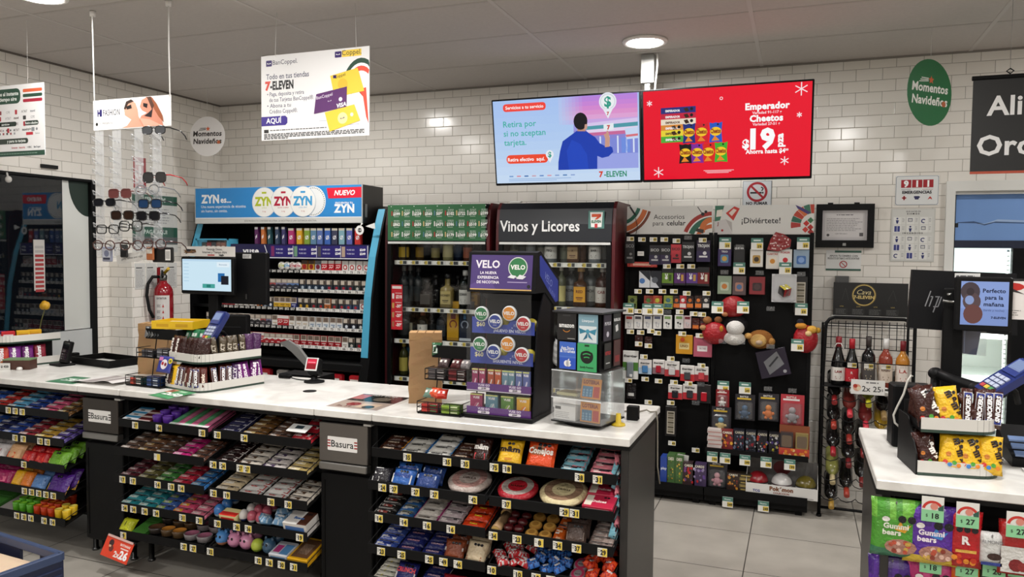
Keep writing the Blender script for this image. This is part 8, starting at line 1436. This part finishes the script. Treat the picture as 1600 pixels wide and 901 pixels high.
D('wx','k',.075,.045,.02,'#d6dade','white and blue mint box','','#3f94c4',((-.5,.1,.5,.5,'#3f94c4'),(-.2,-.3,.1,-.1,'#333')),0,'satin'); D('dx','k',.07,.04,.02,'#5a2024','maroon and white box','','#c9b4b0',((-.5,-.5,.5,-.1,'#c9b4b0'),),0,'satin'); D('pc','c',.052,.052,.04,'#5a2f9a','purple tub','','#8a5fc8',(),0,'gloss'); D('gb','k',.032,.2,.026,'#4f9a64','green and white long box','','#e2ece2',((-.5,-.5,.5,-.42,'#e6ede6'),(-.2,-.3,.2,.4,'#6ab080')),0,'satin'); D('pb','k',.032,.2,.026,'#c8628a','pink and white long box','','#f2e2e8',((-.5,-.5,.5,-.42,'#f0e4ea'),(-.2,-.3,.2,.4,'#da86a6')),0,'satin')
for cd,c,c2,wd in(('f1','#5a4438','#a89a92','brown and silver'),('f2','#6a4a34','#b89a6a','brown and tan'),('f3','#4a342a','#7a5c48','plain brown'),('f4','#b82a72','#e08ab4','magenta'),('f5','#5a3a2e','#8a6a5a','chestnut'),('g1','#5a2630','#a88088','maroon'),('g2','#5f5a34','#b8b088','olive'),('g3','#3f7a3a','#a8c08a','grass green'),('g4','#b0283c','#e28a94','raspberry'),('g5','#2f6aa8','#8fb8d8','clear blue'),('h1','#2f8a94','#bfe0dc','teal'),('h2','#3a5a9a','#9ab45a','blue green'),('h3','#c8486a','#e8a83a','pink and yellow'),('h4','#c86a80','#e8b4bc','salmon pink'),('n1','#20264f','#b8bcd0','navy silver'),('n2','#232226','#8a8a8e','black foil'),('n3','#27408a','#8a9acb','royal blue'),('n4','#8a2a34','#d8b0ae','ruby'),('n5','#b08a3a','#e2cc8a','gold'),('n6','#4a3a7a','#c4bce0','violet'),('a1','#b8342e','#ecd0cc','tomato red'),('a2','#5fa4cc','#dcecf4','light blue'),('a3','#2f58b0','#c4d2ee','mid blue'),('a4','#d05a7c','#f2d0da','rose pink'),('a5','#8f2a2c','#e6d6ce','brick red'),('al','#2a2a4a','#b4b2bc','silver navy almond'),('gd','#6a4a28','#c0a878','gold brown'),('mr','#241414','#d8d0cc','black and red'),('wh','#c9c0b4','#5a4638','white and brown'),('wv','#c4bcb8','#4f3f5a','white and violet'),('gc','#a8925a','#d8c89a','clear gold'),('cb','#d8c4a0','#efe6d6','cream'),('kr','#d6d2ce','#c82a2a','white and red'),('kw','#d9d6d2','#b02a2c','white kinder style')):
 D(cd,'b',.105,.046,.013,c,wd+' bar' if cd[0]not in 'fgh' else wd+' flat pack','kinder' if cd in('kr','kw')else 'ALMOND' if cd=='al' else 'm&m' if cd=='mr' else '',c2 if cd in('al','mr','kr','kw')else '#fff',((-.38,-.2,.1,.2,c2),)if cd not in('al','mr','kr','kw')else((.28,-.4,.44,.4,c2),))
Dn['kw']=(Dn['kw'][0],'white and red stick')
D('gf','k',.09,.1,.02,'#3f7a2e','green flat box','','#5a9a44',(),0,'paper'); D('yb','u',.09,.08,.025,'#c8cc2a','yellow and black pack','','#fff',((-.4,-.1,.0,.2,'#23231c'),)); D('dc','c',.085,.085,.03,'#3a3430','dark clear cup','','#6a4a34',(),0,'gloss'); D('oc','c',.075,.075,.035,'#5a4630','orange lidded cup','','#d08a3a',(),0,'gloss'); D('pl','c',.08,.08,.03,'#8a8486','clear tub with pink sweets','','#b06a84',(),0,'gloss')
D('be','e',.06,.055,.065,'#3f7ac0','blue egg','','#c4d2e2',(),0,'gloss'); D('pe','e',.055,.05,.06,'#b8586a','pink and white egg','','#e2dcd8',(),0,'gloss'); D('ke','e',.05,.05,.06,'#d8d4d0','white and navy egg','','#2f3a6a',(),0,'gloss'); D('ky','k',.115,.06,.045,'#e8d69a','red and yellow egg box','','#c82a26',((-.5,-.5,.5,.0,'#d8342c'),),0,'satin'); D('wk','k',.15,.1,.06,'#d8d4d0','white and brown biscuit box','Bueno','#3f6aa8',((.1,-.5,.5,.5,'#4a2a1e'),),3,'satin'); D('xb','w',.075,.065,.025,'#6a94b8','pale blue bagged egg','','#a9bccb',(),0,'wrap')
D('tp','e',.085,.07,.075,'#d08cae','pink round toy with black eyes','x','#b87a9c',(),0,'gloss'); D('tb','e',.08,.07,.075,'#4f8ac8','blue round toy with black eyes','x','#c88a6a',(),0,'gloss'); D('tg','e',.07,.065,.065,'#b8c84a','lime green ball toy','','#8aa03a',(),0,'gloss'); D('tn','e',.075,.07,.075,'#3a5a74','slate blue round toy with eyes','x','#4f6a80',(),0,'gloss'); D('wq','k',.12,.1,.04,'#c9ccd4','white and blue toy box','','#4f82b4',((-.4,-.3,-.05,.2,'#b03a7a'),(.0,-.4,.45,.3,'#5a8ec0')),0,'satin'); D('yq','k',.13,.16,.035,'#e0a81c','yellow tray of brown sweets','','#e8b83a',((-.42,-.4,.42,.42,'#6a4a34'),(-.25,-.25,.25,.2,'#a88a74')),0,'satin'); D('rp','b',.1,.07,.02,'#a82430','red bag','','#fff',((-.4,-.1,.3,.2,'#d8c4c0'),)); D('wc','k',.11,.06,.004,'#e6e6e4','white card printed with a dark square','','#e6e6e4',((-.2,-.1,.2,.3,'#2a3a44'),),0,'paper')
D('pw','u',.09,.09,.025,'#c9c4c4','white and red pouch','','#fff',((-.4,-.3,.2,.1,'#b02a3a'),)); D('po','u',.1,.1,.025,'#d8a87a','peach pouch with orange ball','','#fff',((-.3,-.35,.2,-.05,'#d8502c'),)); D('pr','u',.085,.07,.025,'#b81c20','glossy red pouch','','#fff',((-.2,-.2,.3,.1,'#d84a3a'),)); D('pg','u',.11,.09,.025,'#6aa02c','lime green pouch','','#fff',((-.4,-.3,.3,-.05,'#9ac84a'),),2); D('pm','u',.1,.09,.02,'#a01f5a','magenta pouch','','#fff',((-.3,-.3,.2,.0,'#d86a8a'),)); D('pY','u',.06,.1,.02,'#e0a820','amber yellow pouch'); D('pO','u',.06,.1,.02,'#d8782a','tangerine pouch'); D('pB','u',.09,.09,.02,'#5a82b8','sky blue pouch','','#fff',((-.4,.1,.4,.5,'#2f3a6a'),)); D('pP','u',.13,.115,.02,'#4a1f7a','large purple and gold pouch','','#fff',((-.5,-.5,.5,-.05,'#d8a83a'),),2); D('fl','k',.09,.2,.004,'#a8a09e','grey cardboard flap','','#a8a09e',(),0,'paper')
D('gu','c',.042,.042,.05,'#5aa82c','translucent green cup','','#86c83a',(),0,'gloss'); D('ru','c',.042,.042,.05,'#c8401c','translucent red cup','','#e07a2a',(),0,'gloss'); D('yu','c',.042,.042,.05,'#e8c02a','translucent yellow cup','','#f0dc6a',(),0,'gloss')
SHELF=[
('C1',0,'silver, white and brown chocolate bars',((.32,35),(.66,35),(.81,35)),(('ha',1,3),('hs',1,3),('hw',1,4),('hb',1,3),('mb',1,1))),('C2',0,'yellow and orange pouches and pale sachets',((.02,75),(.13,18),(.72,38),(.86,31)),(('my',1,1),('co',1,1),('sp',1,5),('sq',1,5),('rw',1,0))),
('C1',1,'blue and white bags and a wafer',((.13,24),(.23,27),(.42,27),(.58,27),(.9,42)),(('bk',1,1),('wb',1,2),('bb',1,2),('cw',1,1))),('C2',1,'round wafers and a crimson box',((.15,37),(.62,29),(.7,31)),(('rc',1,1),('wf',1,1),('pk',1,2))),
('C1',2,'silver and orange bars',((.1,14),(.32,14),(.52,16),(.72,16)),(('ko',1,4),('by',1,4),('sk',1,4),('sm',1,4),('re',1,4))),('C2',2,'wafer rolls, cookies and a snack bag',((.04,34),(.24,23),(.42,8),(.57,34),(.72,37),(.92,29)),(('ro',1,2),('dk',2,3),('ck',2,4),('or',1,2),('db',1,2),('rx',1,6))),
('C1',3,'navy and cobalt bars and small pouches',((.12,23),(.3,25),(.54,25),(.66,49),(.78,46)),(('bl',1,4),('cr',1,4),('cs',1,4),('bp',1,2),('cp',1,2))),('C2',3,'piles of red and blue wrapped sweets',((.03,10),(.25,10),(.4,10),(.52,10)),(('rs',3,5),('bs',3,5),('ov',1,2),('os',2,5))),
('C1',4,'yellow sticks and navy pouches',((.2,20),(.5,24)),(('yw',1,5),('cu',1,1),('cs',1,3),('rw',1,1),('pr',1,1))),('C2',4,'dark red pouches',((.3,18),(.6,18)),(('rw',2,1),('pr',2,1))),
('B1',0,'mint boxes, purple tubs and striped boxes',((.2,37),(.47,44),(.94,35)),(('wx',1,3),('dx',1,3),('pc',2,3),('gb',1,1),('pb',1,1),('gb',1,1),('pb',1,1),('gb',1,1),('pb',1,1))),('B2',0,'almond bars and a red bag',((.06,33),(.34,34)),(('al',1,6),('gd',1,6),('f3',1,6),('rp',1,3))),
('B1',1,'brown and magenta flat packs',((.5,''),),(('f1',1,4),('f2',1,4),('f3',1,4),('f4',1,4),('f5',1,4))),('B2',1,'brown and white bars',((.06,24),(.16,24),(.34,27),(.41,27)),(('mr',1,5),('wh',1,5),('wv',1,5),('gc',1,5))),
('B1',2,'maroon, green and blue flat packs',((.1,17),(.22,17),(.5,14),(.65,13),(.76,14)),(('g1',1,4),('g2',1,4),('g3',1,4),('g4',1,4),('g5',1,4))),('B2',2,'cream bars and white and red sticks',((.06,22),(.2,19),(.65,30),(.82,30)),(('cb',1,4),('kr',1,5),('kw',1,5),('wh',1,4))),
('B1',3,'teal and pink packs',((.12,34),(.22,34),(.35,34),(.48,34),(.77,31),(.95,31)),(('h1',2,4),('h2',1,4),('h3',1,4),('h4',1,4))),('B2',3,'eggs in boxes and a biscuit box',((.1,30),(.3,36),(.42,36),(.93,19)),(('be',1,3),('ky',1,1),('ke',1,3),('pe',2,3),('xb',2,3),('wk',1,1))),
('B1',4,'a yellow pack, green boxes and round tubs',((.1,9),(.78,27),(.88,27)),(('yb',1,1),('gf',1,2),('dc',1,2),('oc',2,2),('pl',2,2))),('B2',4,'round toy sweets and a yellow sweet tray',((.02,32),(.52,32),(.63,36),(.75,30),(.87,31)),(('tb',1,2),('tp',2,2),('tg',1,1),('tn',1,2),('wq',1,1),('yq',1,1))),
('A',0,'columns of red, blue and pink packs',((.5,17),(.56,17),(.62,17)),(('a2',1,0),('a5',1,4),('a3',1,4),('a1',1,5),('a2',1,5),('n3',1,5),('a4',1,5),('gd',1,5))),('A',1,'navy, blue and ruby foil packs',((.42,17),(.6,17),(.67,17),(.81,12),(.87,12)),(('n2',1,4),('a3',1,4),('n1',1,5),('n3',1,5),('n4',1,5),('n5',1,5),('n6',1,5))),
('A',2,'red, peach and green pouches',((.67,23),),(('rw',2,1),('pw',2,2),('po',1,2),('pr',2,2),('pg',1,3))),('A',3,'magenta, yellow and purple pouches',((.67,25),(.73,25),(.79,25),(.85,25),(.91,25)),(('rw',1,1),('pr',1,1),('pm',2,2),('pY',1,3),('pO',1,2),('pB',1,2),('pP',1,2))),('A',4,'green boxes and translucent cups',((.6,18),(.66,23),(.72,14),(.83,14),(.9,14)),(('gf',3,2),('fl',1,1),('gu',3,4),('ru',3,4),('yu',2,2)))]
PROTO={}
for bay,i,what,tags,items in SHELF:
 t=tray(bay,i,tags,what); x0,x1,bn=BAY[bay]; W=x1-x0-.012; items=[q for q in items if q[2]]
 tot=sum(Dn[c][0][1]*n for c,n,r in items); sc=W/tot; x=x0+.006; cs,sn=math.cos(SL),math.sin(SL); yf=t.location.y; used={}
 for c,n,rows in items:
  k,words=Dn[c]; ty,w_,d_,h_=k[:4]; sx=min(1.25,max(.82,sc))
  if ty in 'ecdr':sx=min(1,sx)
  gl='%s on the %s tray, %s'%(words,TW[i],bn); used[c]=used.get(c,0)+1
  for a_ in range(n):
   xc=x+w_*sc*(a_+.5)
   pitch=min(max(d_*(1.02 if ty in 'bk' else.8 if ty=='u' else 1.02),.03),.24/max(rows,1))if ty not in 'u' else.055
   for r in range(rows):
    key=(c,); s_=.009+r*pitch; lift=-.029
    if ty=='b' and d_*1.0>pitch:lift+=r*.0005
    y,z=yf+.006+s_*cs,TZS[i]+lift+s_*sn*1.02+.0012
    rx=SL+(.05 if ty=='b' else 0)
    if ty=='u':rx=math.radians(58 if i<4 else 50); z+=.002
    if ty in 'ec':rx=0; z=TZS[i]-.028+(s_+(d_*.8))*sn+.002
    rz=random.uniform(-.04,.04)if ty in 'bk' else random.uniform(-.12,.12)
    ry=0
    if ty=='w':rz=random.uniform(-1.2,1.2); rx=random.uniform(.05,.5); ry=random.uniform(-.5,.5); z+=.016+random.uniform(0,.018)
    if key not in PROTO:o=PROTO[key]=mk(k)
    else:o=PROTO[key].copy(); C.objects.link(o)
    ssx=min(sx,(w_*sc*.98)/w_); o.location=(xc,y,z); o.rotation_euler=(rx,ry,rz if n*rows>1 else rz*.3); o.scale=(ssx,1,1)
    q=('front','second','third','fourth','fifth','sixth')[r]; col_='' if n==1 else('left ','middle ','right ')[a_ if n==3 else a_*2]
    if c in('gb','pb'):col_=('leftmost ','middle ','rightmost ')[used[c]-1]
    tag(o,('%s%s, %s row, %s tray, %s'%(col_,words,q,TW[i],bn))if rows>1 else '%s%s, %s tray, %s'%(col_,words,TW[i],bn),'candy',gl)
  x+=w_*n*sc
o=mk(Dn['wc'][0]); o.location=(-2.145,2.885,.812); o.rotation_euler=(SL+.1,0,-.05); tag(o,'white card printed with a dark square over the red bags, middle bay','card')
for k in range(10):
 o=PROTO[('sp',)if k%2 else('sq',)].copy(); C.objects.link(o); o.scale=(.7,1,1); o.location=(-.658+.004*(k%2),2.94+.018*(k%4),.80-.031*k); o.rotation_euler=(math.radians(70+9*(k%3)),math.radians(50*(-1)**k),math.radians(80)); tag(o,'%s sachet, %s from the top of the string hanging at the right bay end'%(('pink','pale blue')[k%2],NUM[k]),'candy','sachets at the right bay end')
t=thing('offer_tag','bright red offer card 2x26 hanging under the middle bay bottom tray','sign',(-3.16,2.832,.184),math.radians(-4),rot=(math.radians(-24),math.radians(6),math.radians(-4)))
m=MB(); m.box(-.095,0,-.10,.095,.0015,.0,'#e2401f','satin'); a=Art(m,(0,0,-.10),fin='satin'); a.text('2x',.01,.014,.026,'#f6e8e2',1,bold=.04); a.text('26',.055,.014,.036,'#fff',1,bold=.05); a.text('BOTANAS',.045,.072,.010,'#f4d8d0',1,bold=.05); a.rect(.02,.058,.075,.064,'#f4d8d0',1); a.circ(-.05,.07,.017,'#3a1a1c',1,10); a.circ(-.04,.045,.015,'#6a2a22',2,10); a.rect(-.06,.05,-.045,.06,'#d8b08a',3); m.build('card',t)
m=MB(); m.box(-.095,-.002,-.006,.095,.012,.008,'#c9c4c2','clear'); m.box(-.09,-.004,-.004,.09,-.0025,.006,'#d8b0a8','satin'); m.build('clip',t)
# pegged candy bags under the right till
def peg_bag(px,py,w_,h_,c,words,art,y=2.69,cf=None,ts=None,tk='x'):
 p=PY(px,py,y); t=thing('hanging_candy_bag',words,'candy',(p.x,p.y,p.z)); m=packet(w_,h_,.022,c,None,cf,T=xf((0,0,-h_),rx=math.radians(90)),nx=8,ny=12)
 a=Art(m,(0,-.024,-h_/2),fin='wrap',surf=lambda u,v:0); art(a,w_,h_); m.build('bag',t)
 m=MB(); m.tube([(0,.09,-.012),(0,-.02,-.012),(0,-.024,-.004)],.0025,'#9a9a9c','metal',5); m.build('peg_hook',t)
 if ts:
  m=MB(); W=.031; m.box(-W,-.0305,-.045,W,-.029,.034,'#e6e4de','paper'); a=Art(m,(0,-.0305,0)); a.rect(-W,-.045,W,-.008,'#8fcf9c',1); a.text(ts,.008,-.034,.016,'#1d2a22',2,bold=.03); a.text('$',-.016,-.03,.009,'#1d2a22',2)
  if tk=='x':a.arc(0,-.008,.022,.03,10,170,'#c8342c',1); a.arc(0,-.008,.014,.021,10,170,'#e6e4de',1); a.circ(.004,.004,.011,'#d88a7a',2,10); a.poly(((.014,.0),(.03,.012),(.03,-.008),(.016,-.008)),'#2f5a4c',2)
  else:[a.rect(-W,v,W,v+.003,'#8a8a88',1)for v in(.0,.008,.016)]; a.rect(-.011,-.002,.011,.024,'#e6e4de',2); a.text('7',0,.002,.018,'#c8342c',3,bold=.05)
  m.build('price_card',t)
 elif ts is not None:m=MB(); m.box(-.032,-.0305,-.03,.032,-.029,.005,'#b0aec0','clear'); m.build('label_holder',t)
def gummi(bg,band,txt):
 def f(a,w,h):
  a.text('Gummi',0,h*.02,h*.085,txt,2,bold=.04,wmax=w*.7); a.text('bears',-w*.08,-h*.09,h*.085,txt,2,bold=.04,wmax=w*.5); a.circ(-w*.2,h*.17,w*.08,'#e9e6e0',2,10,ry=w*.06); seals(a,2,w*.12,h*.19,w*.085,3); a.poly([(w*.1+w*.32*math.cos(q),-h*.28+h*.13*math.sin(q))for q in[k*.52 for k in range(12)]],'#a87868',2); [a.circ(w*random.uniform(-.1,.32),h*random.uniform(-.36,-.2),w*.05,random.choice(('#c8a04a','#b8503a','#d8b0a0','#8a3a2c')),3+k*.1,7)for k in range(12)]; a.poly(((-w*.02,h*.0),(w*.1,h*.17),(w*.14,h*.05),(w*.3,h*.1),(w*.18,-h*.04)),band,1)
 return f
G=lambda c1,c2,c3:(lambda u,v:c3 if v<-.72 else(c1 if int((u+1)*5)%2 else c2)if v>.35 else c1)
peg_bag(1400,778,.145,.19,'#4f9a34','green striped gummy bag, upper left of the right till pegs',gummi('','#d8a02c','#e6e8d8'),cf=G('#4f9a34','#7ac04a','#3f7a5a'),ts='')
peg_bag(1455,788,.155,.19,'#5a2f9a','purple gummy bag with yellow foot, second on the upper row',gummi('','#3f86d0','#f4e8f2'),cf=G('#5a2f9a','#4a2784','#d8b83a'),ts='18')
RED=lambda a,w,h:(a.text('R',0,-h*.05,h*.13,'#f2ece8',2,bold=.05),seals(a,3,-w*.2,h*.2,w*.1,3),a.rect(-w*.3,-h*.2,w*.3,-h*.15,'#d8a84a',2),[a.circ(w*random.uniform(-.35,.35),h*random.uniform(-.4,-.25),w*.09,random.choice(('#e08a2a','#c83a1a','#8a1a14')),2+k*.1,7)for k in range(9)])
peg_bag(1509,797,.095,.18,'#b81c22','red candy bag, third on the upper row',RED,ts='27'); peg_bag(1548,830,.07,.10,'#d4d4d2','small white nut bag with blue hem, fourth on the upper row',lambda a,w,h:(a.text('ALMOND',0,h*.2,h*.1,'#7a7a80',2,wmax=w*.8),a.circ(w*.1,-h*.2,w*.28,'#3a2622',2,12,ry=w*.16),a.rect(-w*.4,-h*.48,w*.4,-h*.38,'#2f3f8a',1)),ts='')
peg_bag(1587,812,.09,.17,'#a8201f','red and white cranberry bag at the right edge, upper row',lambda a,w,h:(a.rect(-w*.45,-h*.42,w*.45,h*.05,'#d6d4d0',1),a.circ(0,-h*.28,w*.22,'#7a1f22',2,10),a.circ(w*.2,-h*.3,w*.16,'#8a2a2a',3,10)),ts='27')
for px,c,cc,ts,w_,d_,tk in((1394,'#5a2f9a',G('#5a2f9a','#4a2784','#d8b83a'),'',.145,'purple gummy bag, lower left','x'),(1452,'#b02a6a',G('#b02a6a','#c84a84','#d8b83a'),'18',.15,'magenta gummy bag, second on the lower row','s'),(1508,'#d8621c',None,'27',.095,'orange candy bag, third on the lower row','x'),(1550,'#2a3a2a',None,'26',.085,'dark green snack bag, fourth on the lower row','s'),(1590,'#a81f3a',None,'26',.09,'crimson bag at the right edge, lower row','x')):peg_bag(px,868 if px<1500 else 874,w_,.19,c,d_+' of the right till pegs',gummi('','#3f86d0','#f4e8f2')if w_>.1 else RED,cf=cc,y=2.735,ts=ts,tk=tk)
# right till
t=thing('till_monitor','back of a large black monitor with slanted grey emblem on the right till','monitor',(.56,3.30,TZ+.0005),math.radians(4)); m=MB(); m.prism([(-.165,.44),(.205,.425),(.195,.655),(-.155,.665)],-.012,.016,'y','#151517','black'); a=Art(m,(-.085,-.012,.545),fin='satin')
for u,v0,v1 in((-.022,-.02,.04),(-.008,-.02,.018),(.006,-.042,.018),(.022,-.02,.018)):a.line(((u,v0),(u+.3*(v1-v0),v1)),.004,'#7d7d80',1)
a.line(((-.004,.018),(.004,.018)),.004,'#7d7d80',1); a.line(((.012,.018),(.028,.018)),.004,'#7d7d80',1); a.line(((.006,-.02),(.022,-.02)),.004,'#7d7d80',1); m.build('housing',t)
m=MB(); m.box(-.01,-.0135,.624,.075,-.0125,.654,'#d2d2d0','paper'); a=Art(m,(.03,-.0135,.638)); a.lines(-.035,.04,.004,3,.008,.004,'#555',1); m.build('sticker',t)
m=MB(); m.box(-.03,.017,.012,.03,.05,.56,'#0c0c0d','black'); m.box(-.10,-.03,0,.10,.12,.0115,'#0d0d0e','black'); m.build('stand',t)
t=thing('till_display','customer screen reading Perfecto para la manana on a thick black pole','till',(.535,3.17,TZ+.0005),math.radians(-4)); m=MB(); m.box(-.035,.0,.0,.03,.045,.60,'#0b0b0c','black',b=.004); m.build('pole',t)
m=MB(); m.box(-.005,-.04,.45,.173,-.006,.645,'#0d0d0e','black',b=.005); hs=m.build('screen_housing',t); m=MB(); m.box(.013,-.0415,.472,.161,-.0405,.630,'#111','gloss'); a=Art(m,(.013,-.0415,.472),fin='emit'); a.rect(.001,.001,.147,.157,'#7f95cc',1); a.rect(.001,.06,.147,.157,'#8aa0d6',1.5); [a.circ(u,v,r,c,2+k*.4,18,ry=r*1.15)for k,(u,v,r,c)in enumerate(((.03,.12,.03,'#4a3f44'),(.035,.085,.028,'#5a484a'),(.04,.04,.03,'#6a4440'),(.028,.09,.014,'#8a9cc8'),(.03,.12,.012,'#3a3034')))]
[a.text(s,.103,.118-k*.024,.0135,'#1c2440',2,bold=.03,wmax=.085)for k,s in enumerate(('Perfecto','para la','ma\u00f1ana'))]; a.text('(tarde y noche)',.103,.052,.007,'#2a3458',2); a.text('7-ELEVEN',.118,.026,.007,'#1c2440',2,bold=.05); m.build('lit_panel',hs)
m=MB(); m.lathe([(.006,0),(.008,.004),(.006,.008)],'#a8a8a6','metal',n=10,cx=-.02,cy=-.012); m.build('knob',t,(0,0,.575))
m=MB(); m.tube([(-.04,-.012,.555),(-.01,-.014,.552),(.0,-.02,.553)],.005,'#9a9a98','metal',6); m.build('bracket_rod',t)
t=thing('qr_flyer','white flyer with a red top clipped beside the right customer screen','flyer',tuple(PY(1583,468,3.16))); m=MB(); m.box(-.042,0,-.07,.042,.0015,.066,'#dcd6d2','paper'); a=Art(m,(0,0,0)); a.poly([(.03*math.cos(q)*1.1,.046+.014*math.sin(q))for q in[k*.5 for k in range(13)]],'#b8241c',1); a.poly(((-.036,.02),(.0,.038),(.034,.02),(.0,.028)),'#2b2224',2); a.lines(-.03,.03,-.04,3,.008,.003,'#8a8684',1); m.build('sheet',t); m=MB(); m.box(-.044,-.001,.0665,.044,.003,.075,'#bfc2c4','clear'); m.box(-.01,.002,-.23,.0,.01,-.0705,'#111','black'); m.build('holder',t)
t=thing('leaflet_holder','clear acrylic leaflet holder with blue leaflets under the right customer screen','holder',tuple(PY(1512,530,3.22))); m=MB(); m.box(-.055,-.006,-.058,.06,-.004,.05,'#fff','acrylic'); m.box(-.055,.008,-.058,.06,.01,.06,'#fff','acrylic'); m.build('acrylic_pocket',t); m=MB(); m.prism([(-.053,-.05),(.03,-.056),(.045,.055),(-.05,.058)],-.002,.004,'y','#2a3158','paper'); a=Art(m,(0,-.002,0)); a.rect(-.012,-.05,-.009,.05,'#6a7aa8',1); a.rect(-.045,-.01,-.02,.03,'#3f4a7a',1); m.build('leaflets',t)
t=thing('receipt_printer','black boxy receipt printer left of the thick till pole','printer',(.41,3.22,TZ+.0005),math.radians(6)); m=MB(); m.box(-.075,-.06,0,.062,.03,.235,'#0d0d0f','black',b=.006); a=Art(m,(0,-.06,.2)); a.rect(-.01,-.002,.02,.003,'#6a6a6c',1); m.build('body',t)
t=thing('terminal_arm','black jointed arm reaching from the till pole to the blue terminal','arm',(0,0,0)); P1,P2,P3=PY(1462,583,3.11),PY(1525,606,3.0),PY(1562,612,2.95); m=MB(); m.tube([P1,P1.lerp(P2,.5),P2,P3],[.02,.018,.022,.02],'#0d0d0e','black',8); m.build('arm_tube',t)
for q in(P1,P2,P3):m=MB(); m.ball(q.x,q.y,q.z,.026,.026,.022,'#111112','black',12,8); m.build('joint',t)
m=MB(); m.tube([P1,(P1.x,P1.y+.03,TZ+.01)],.016,'#0d0d0e','black',8); m.build('post',t)
pinpad('blue card terminal tilted on the jointed arm of the right till',tuple(PY(1570,594,2.93)),tuple(Matrix(((.35,-.80,.49),(-.92,-.2,.34),(-.18,.57,.80))).to_euler()))
t=thing('white_cable','white cable hanging from the receipt printer behind the candy rack','cable',(0,0,0)); m=MB(); m.tube([PY(x,y,3.10)for x,y in((1426,588),(1424,586),(1418,595),(1412,615),(1402,635),(1396,648),(1398,660),(1406,667))]+[PZ(1416,676,TZ+.005)],.004,'#c9c6be','satin',6); m.build('cable_run',t); m=MB(); p=PY(1418,632,3.09); m.box(p.x-.01,p.y-.01,p.z-.02,p.x+.01,p.y+.01,p.z+.02,'#141415','black'); m.build('plug',t)
t=thing('scanner_scale','black angled scale scanner with blue-grey slats on the right till','scanner',(.86,3.12,TZ+.0005)); m=MB(); m.prism([(-.10,0),(.14,0),(.14,.10),(.02,.06),(-.10,.03)],-.16,.2,'x','#0e0e10','black'); m.build('body',t)
for k in range(3):m=MB(); m.prism([(-.095+k*.045,.035+k*.016),(-.07+k*.045,.044+k*.016),(-.07+k*.045,.05+k*.016),(-.095+k*.045,.041+k*.016)],-.15,.19,'x','#6f86b0','gloss'); m.build('slat',t)  # blue light on these surfaces is put into the slat colour
m=MB(); m.prism([(0,0),(.15,0),(.12,.006),(0,.006)],-.04,.06,'y','#dedcd8','paper'); o=m.build('paper_slip',None,(.72,2.93,TZ+.0006)); tag(o,'white paper slip on the right till counter by the edge','paper')
t=thing('dark_lead','thin dark lead curving over the right till counter','cable',(0,0,0)); m=MB(); m.tube([PZ(x,y,TZ+.004)for x,y in((1562,700),(1575,705),(1590,704),(1610,698))],.003,'#141416','black',5); m.build('lead',t)
# crate on the floor
q_=PZ(99,862,.42); CRX,CRY=q_.x-(.30*math.cos(math.radians(-7))-.20*math.sin(math.radians(-7))),q_.y-(.30*math.sin(math.radians(-7))+.20*math.cos(math.radians(-7)))
t=thing('plastic_crate','navy plastic crate holding printed cardboard at the bottom left corner','crate',(CRX,CRY,0),math.radians(-7)); K='#1c2440'; W,D,Hh=.30,.20,.42
zt=.42
def cr_side(x0,y0,x1,y1):m.box(x0,y0,.25,x1,y1,zt-.035,K,'satin'); m.box(x0-.006,y0-.006,zt-.035,x1+.006,y1+.006,zt,'#3a4868','satin',b=.003)
for q in((-W,-D,W,-D+.012),(W-.012,-D+.0125,W,D-.0125),(-W,-D+.0125,-W+.012,D-.0125)):m=MB(); cr_side(*q); [m.box(q[0]-.004,q[1]-.004,.27+k*.028,q[2]+.004,q[3]+.004,.276+k*.028,'#2a3556','satin')for k in range(4)]; m.build('crate_wall',t)
m=MB(); m.box(-W,D-.012,.25,W,D,zt-.115,K,'satin'); [m.box(a_,D-.012,zt-.1145,b_,D,zt-.0355,K,'satin')for a_,b_ in((-W,.02),(.16,W))]; m.box(-W,D-.018,zt-.035,W,D+.006,zt,'#3a4868','satin',b=.003); m.build('crate_wall',t)
m=MB(); m.box(-W+.012,-D+.012,.25,W-.012,D-.012,.258,'#141a30','satin'); m.build('crate_floor',t); m=MB(); m.box(-W+.01,-D+.01,0,W-.01,D-.01,.2495,'#1a2138','satin'); [m.box(-W+.004,-D+.004,.03+k*.04,W-.004,D-.004,.037+k*.04,'#2a3556','satin')for k in range(5)]; m.build('stacked_base',t)
m=MB(); m.box(-.22,-.13,-.056,.22,.13,.05,'#c9a98c','kraft',faces={'top':'#d8bfa4'}); a=Art(m,(0,0,.05),(1,0,0),(0,1,0)); a.text('Wyncott',.03,-.06,.06,'#a82a24',1,bold=.03,it=.3); o=m.build('cardboard_box',None,(CRX-.02,CRY+.02,.315),(0,0,math.radians(-4))); tag(o,'tan cardboard box with red script lying inside the navy crate','box')
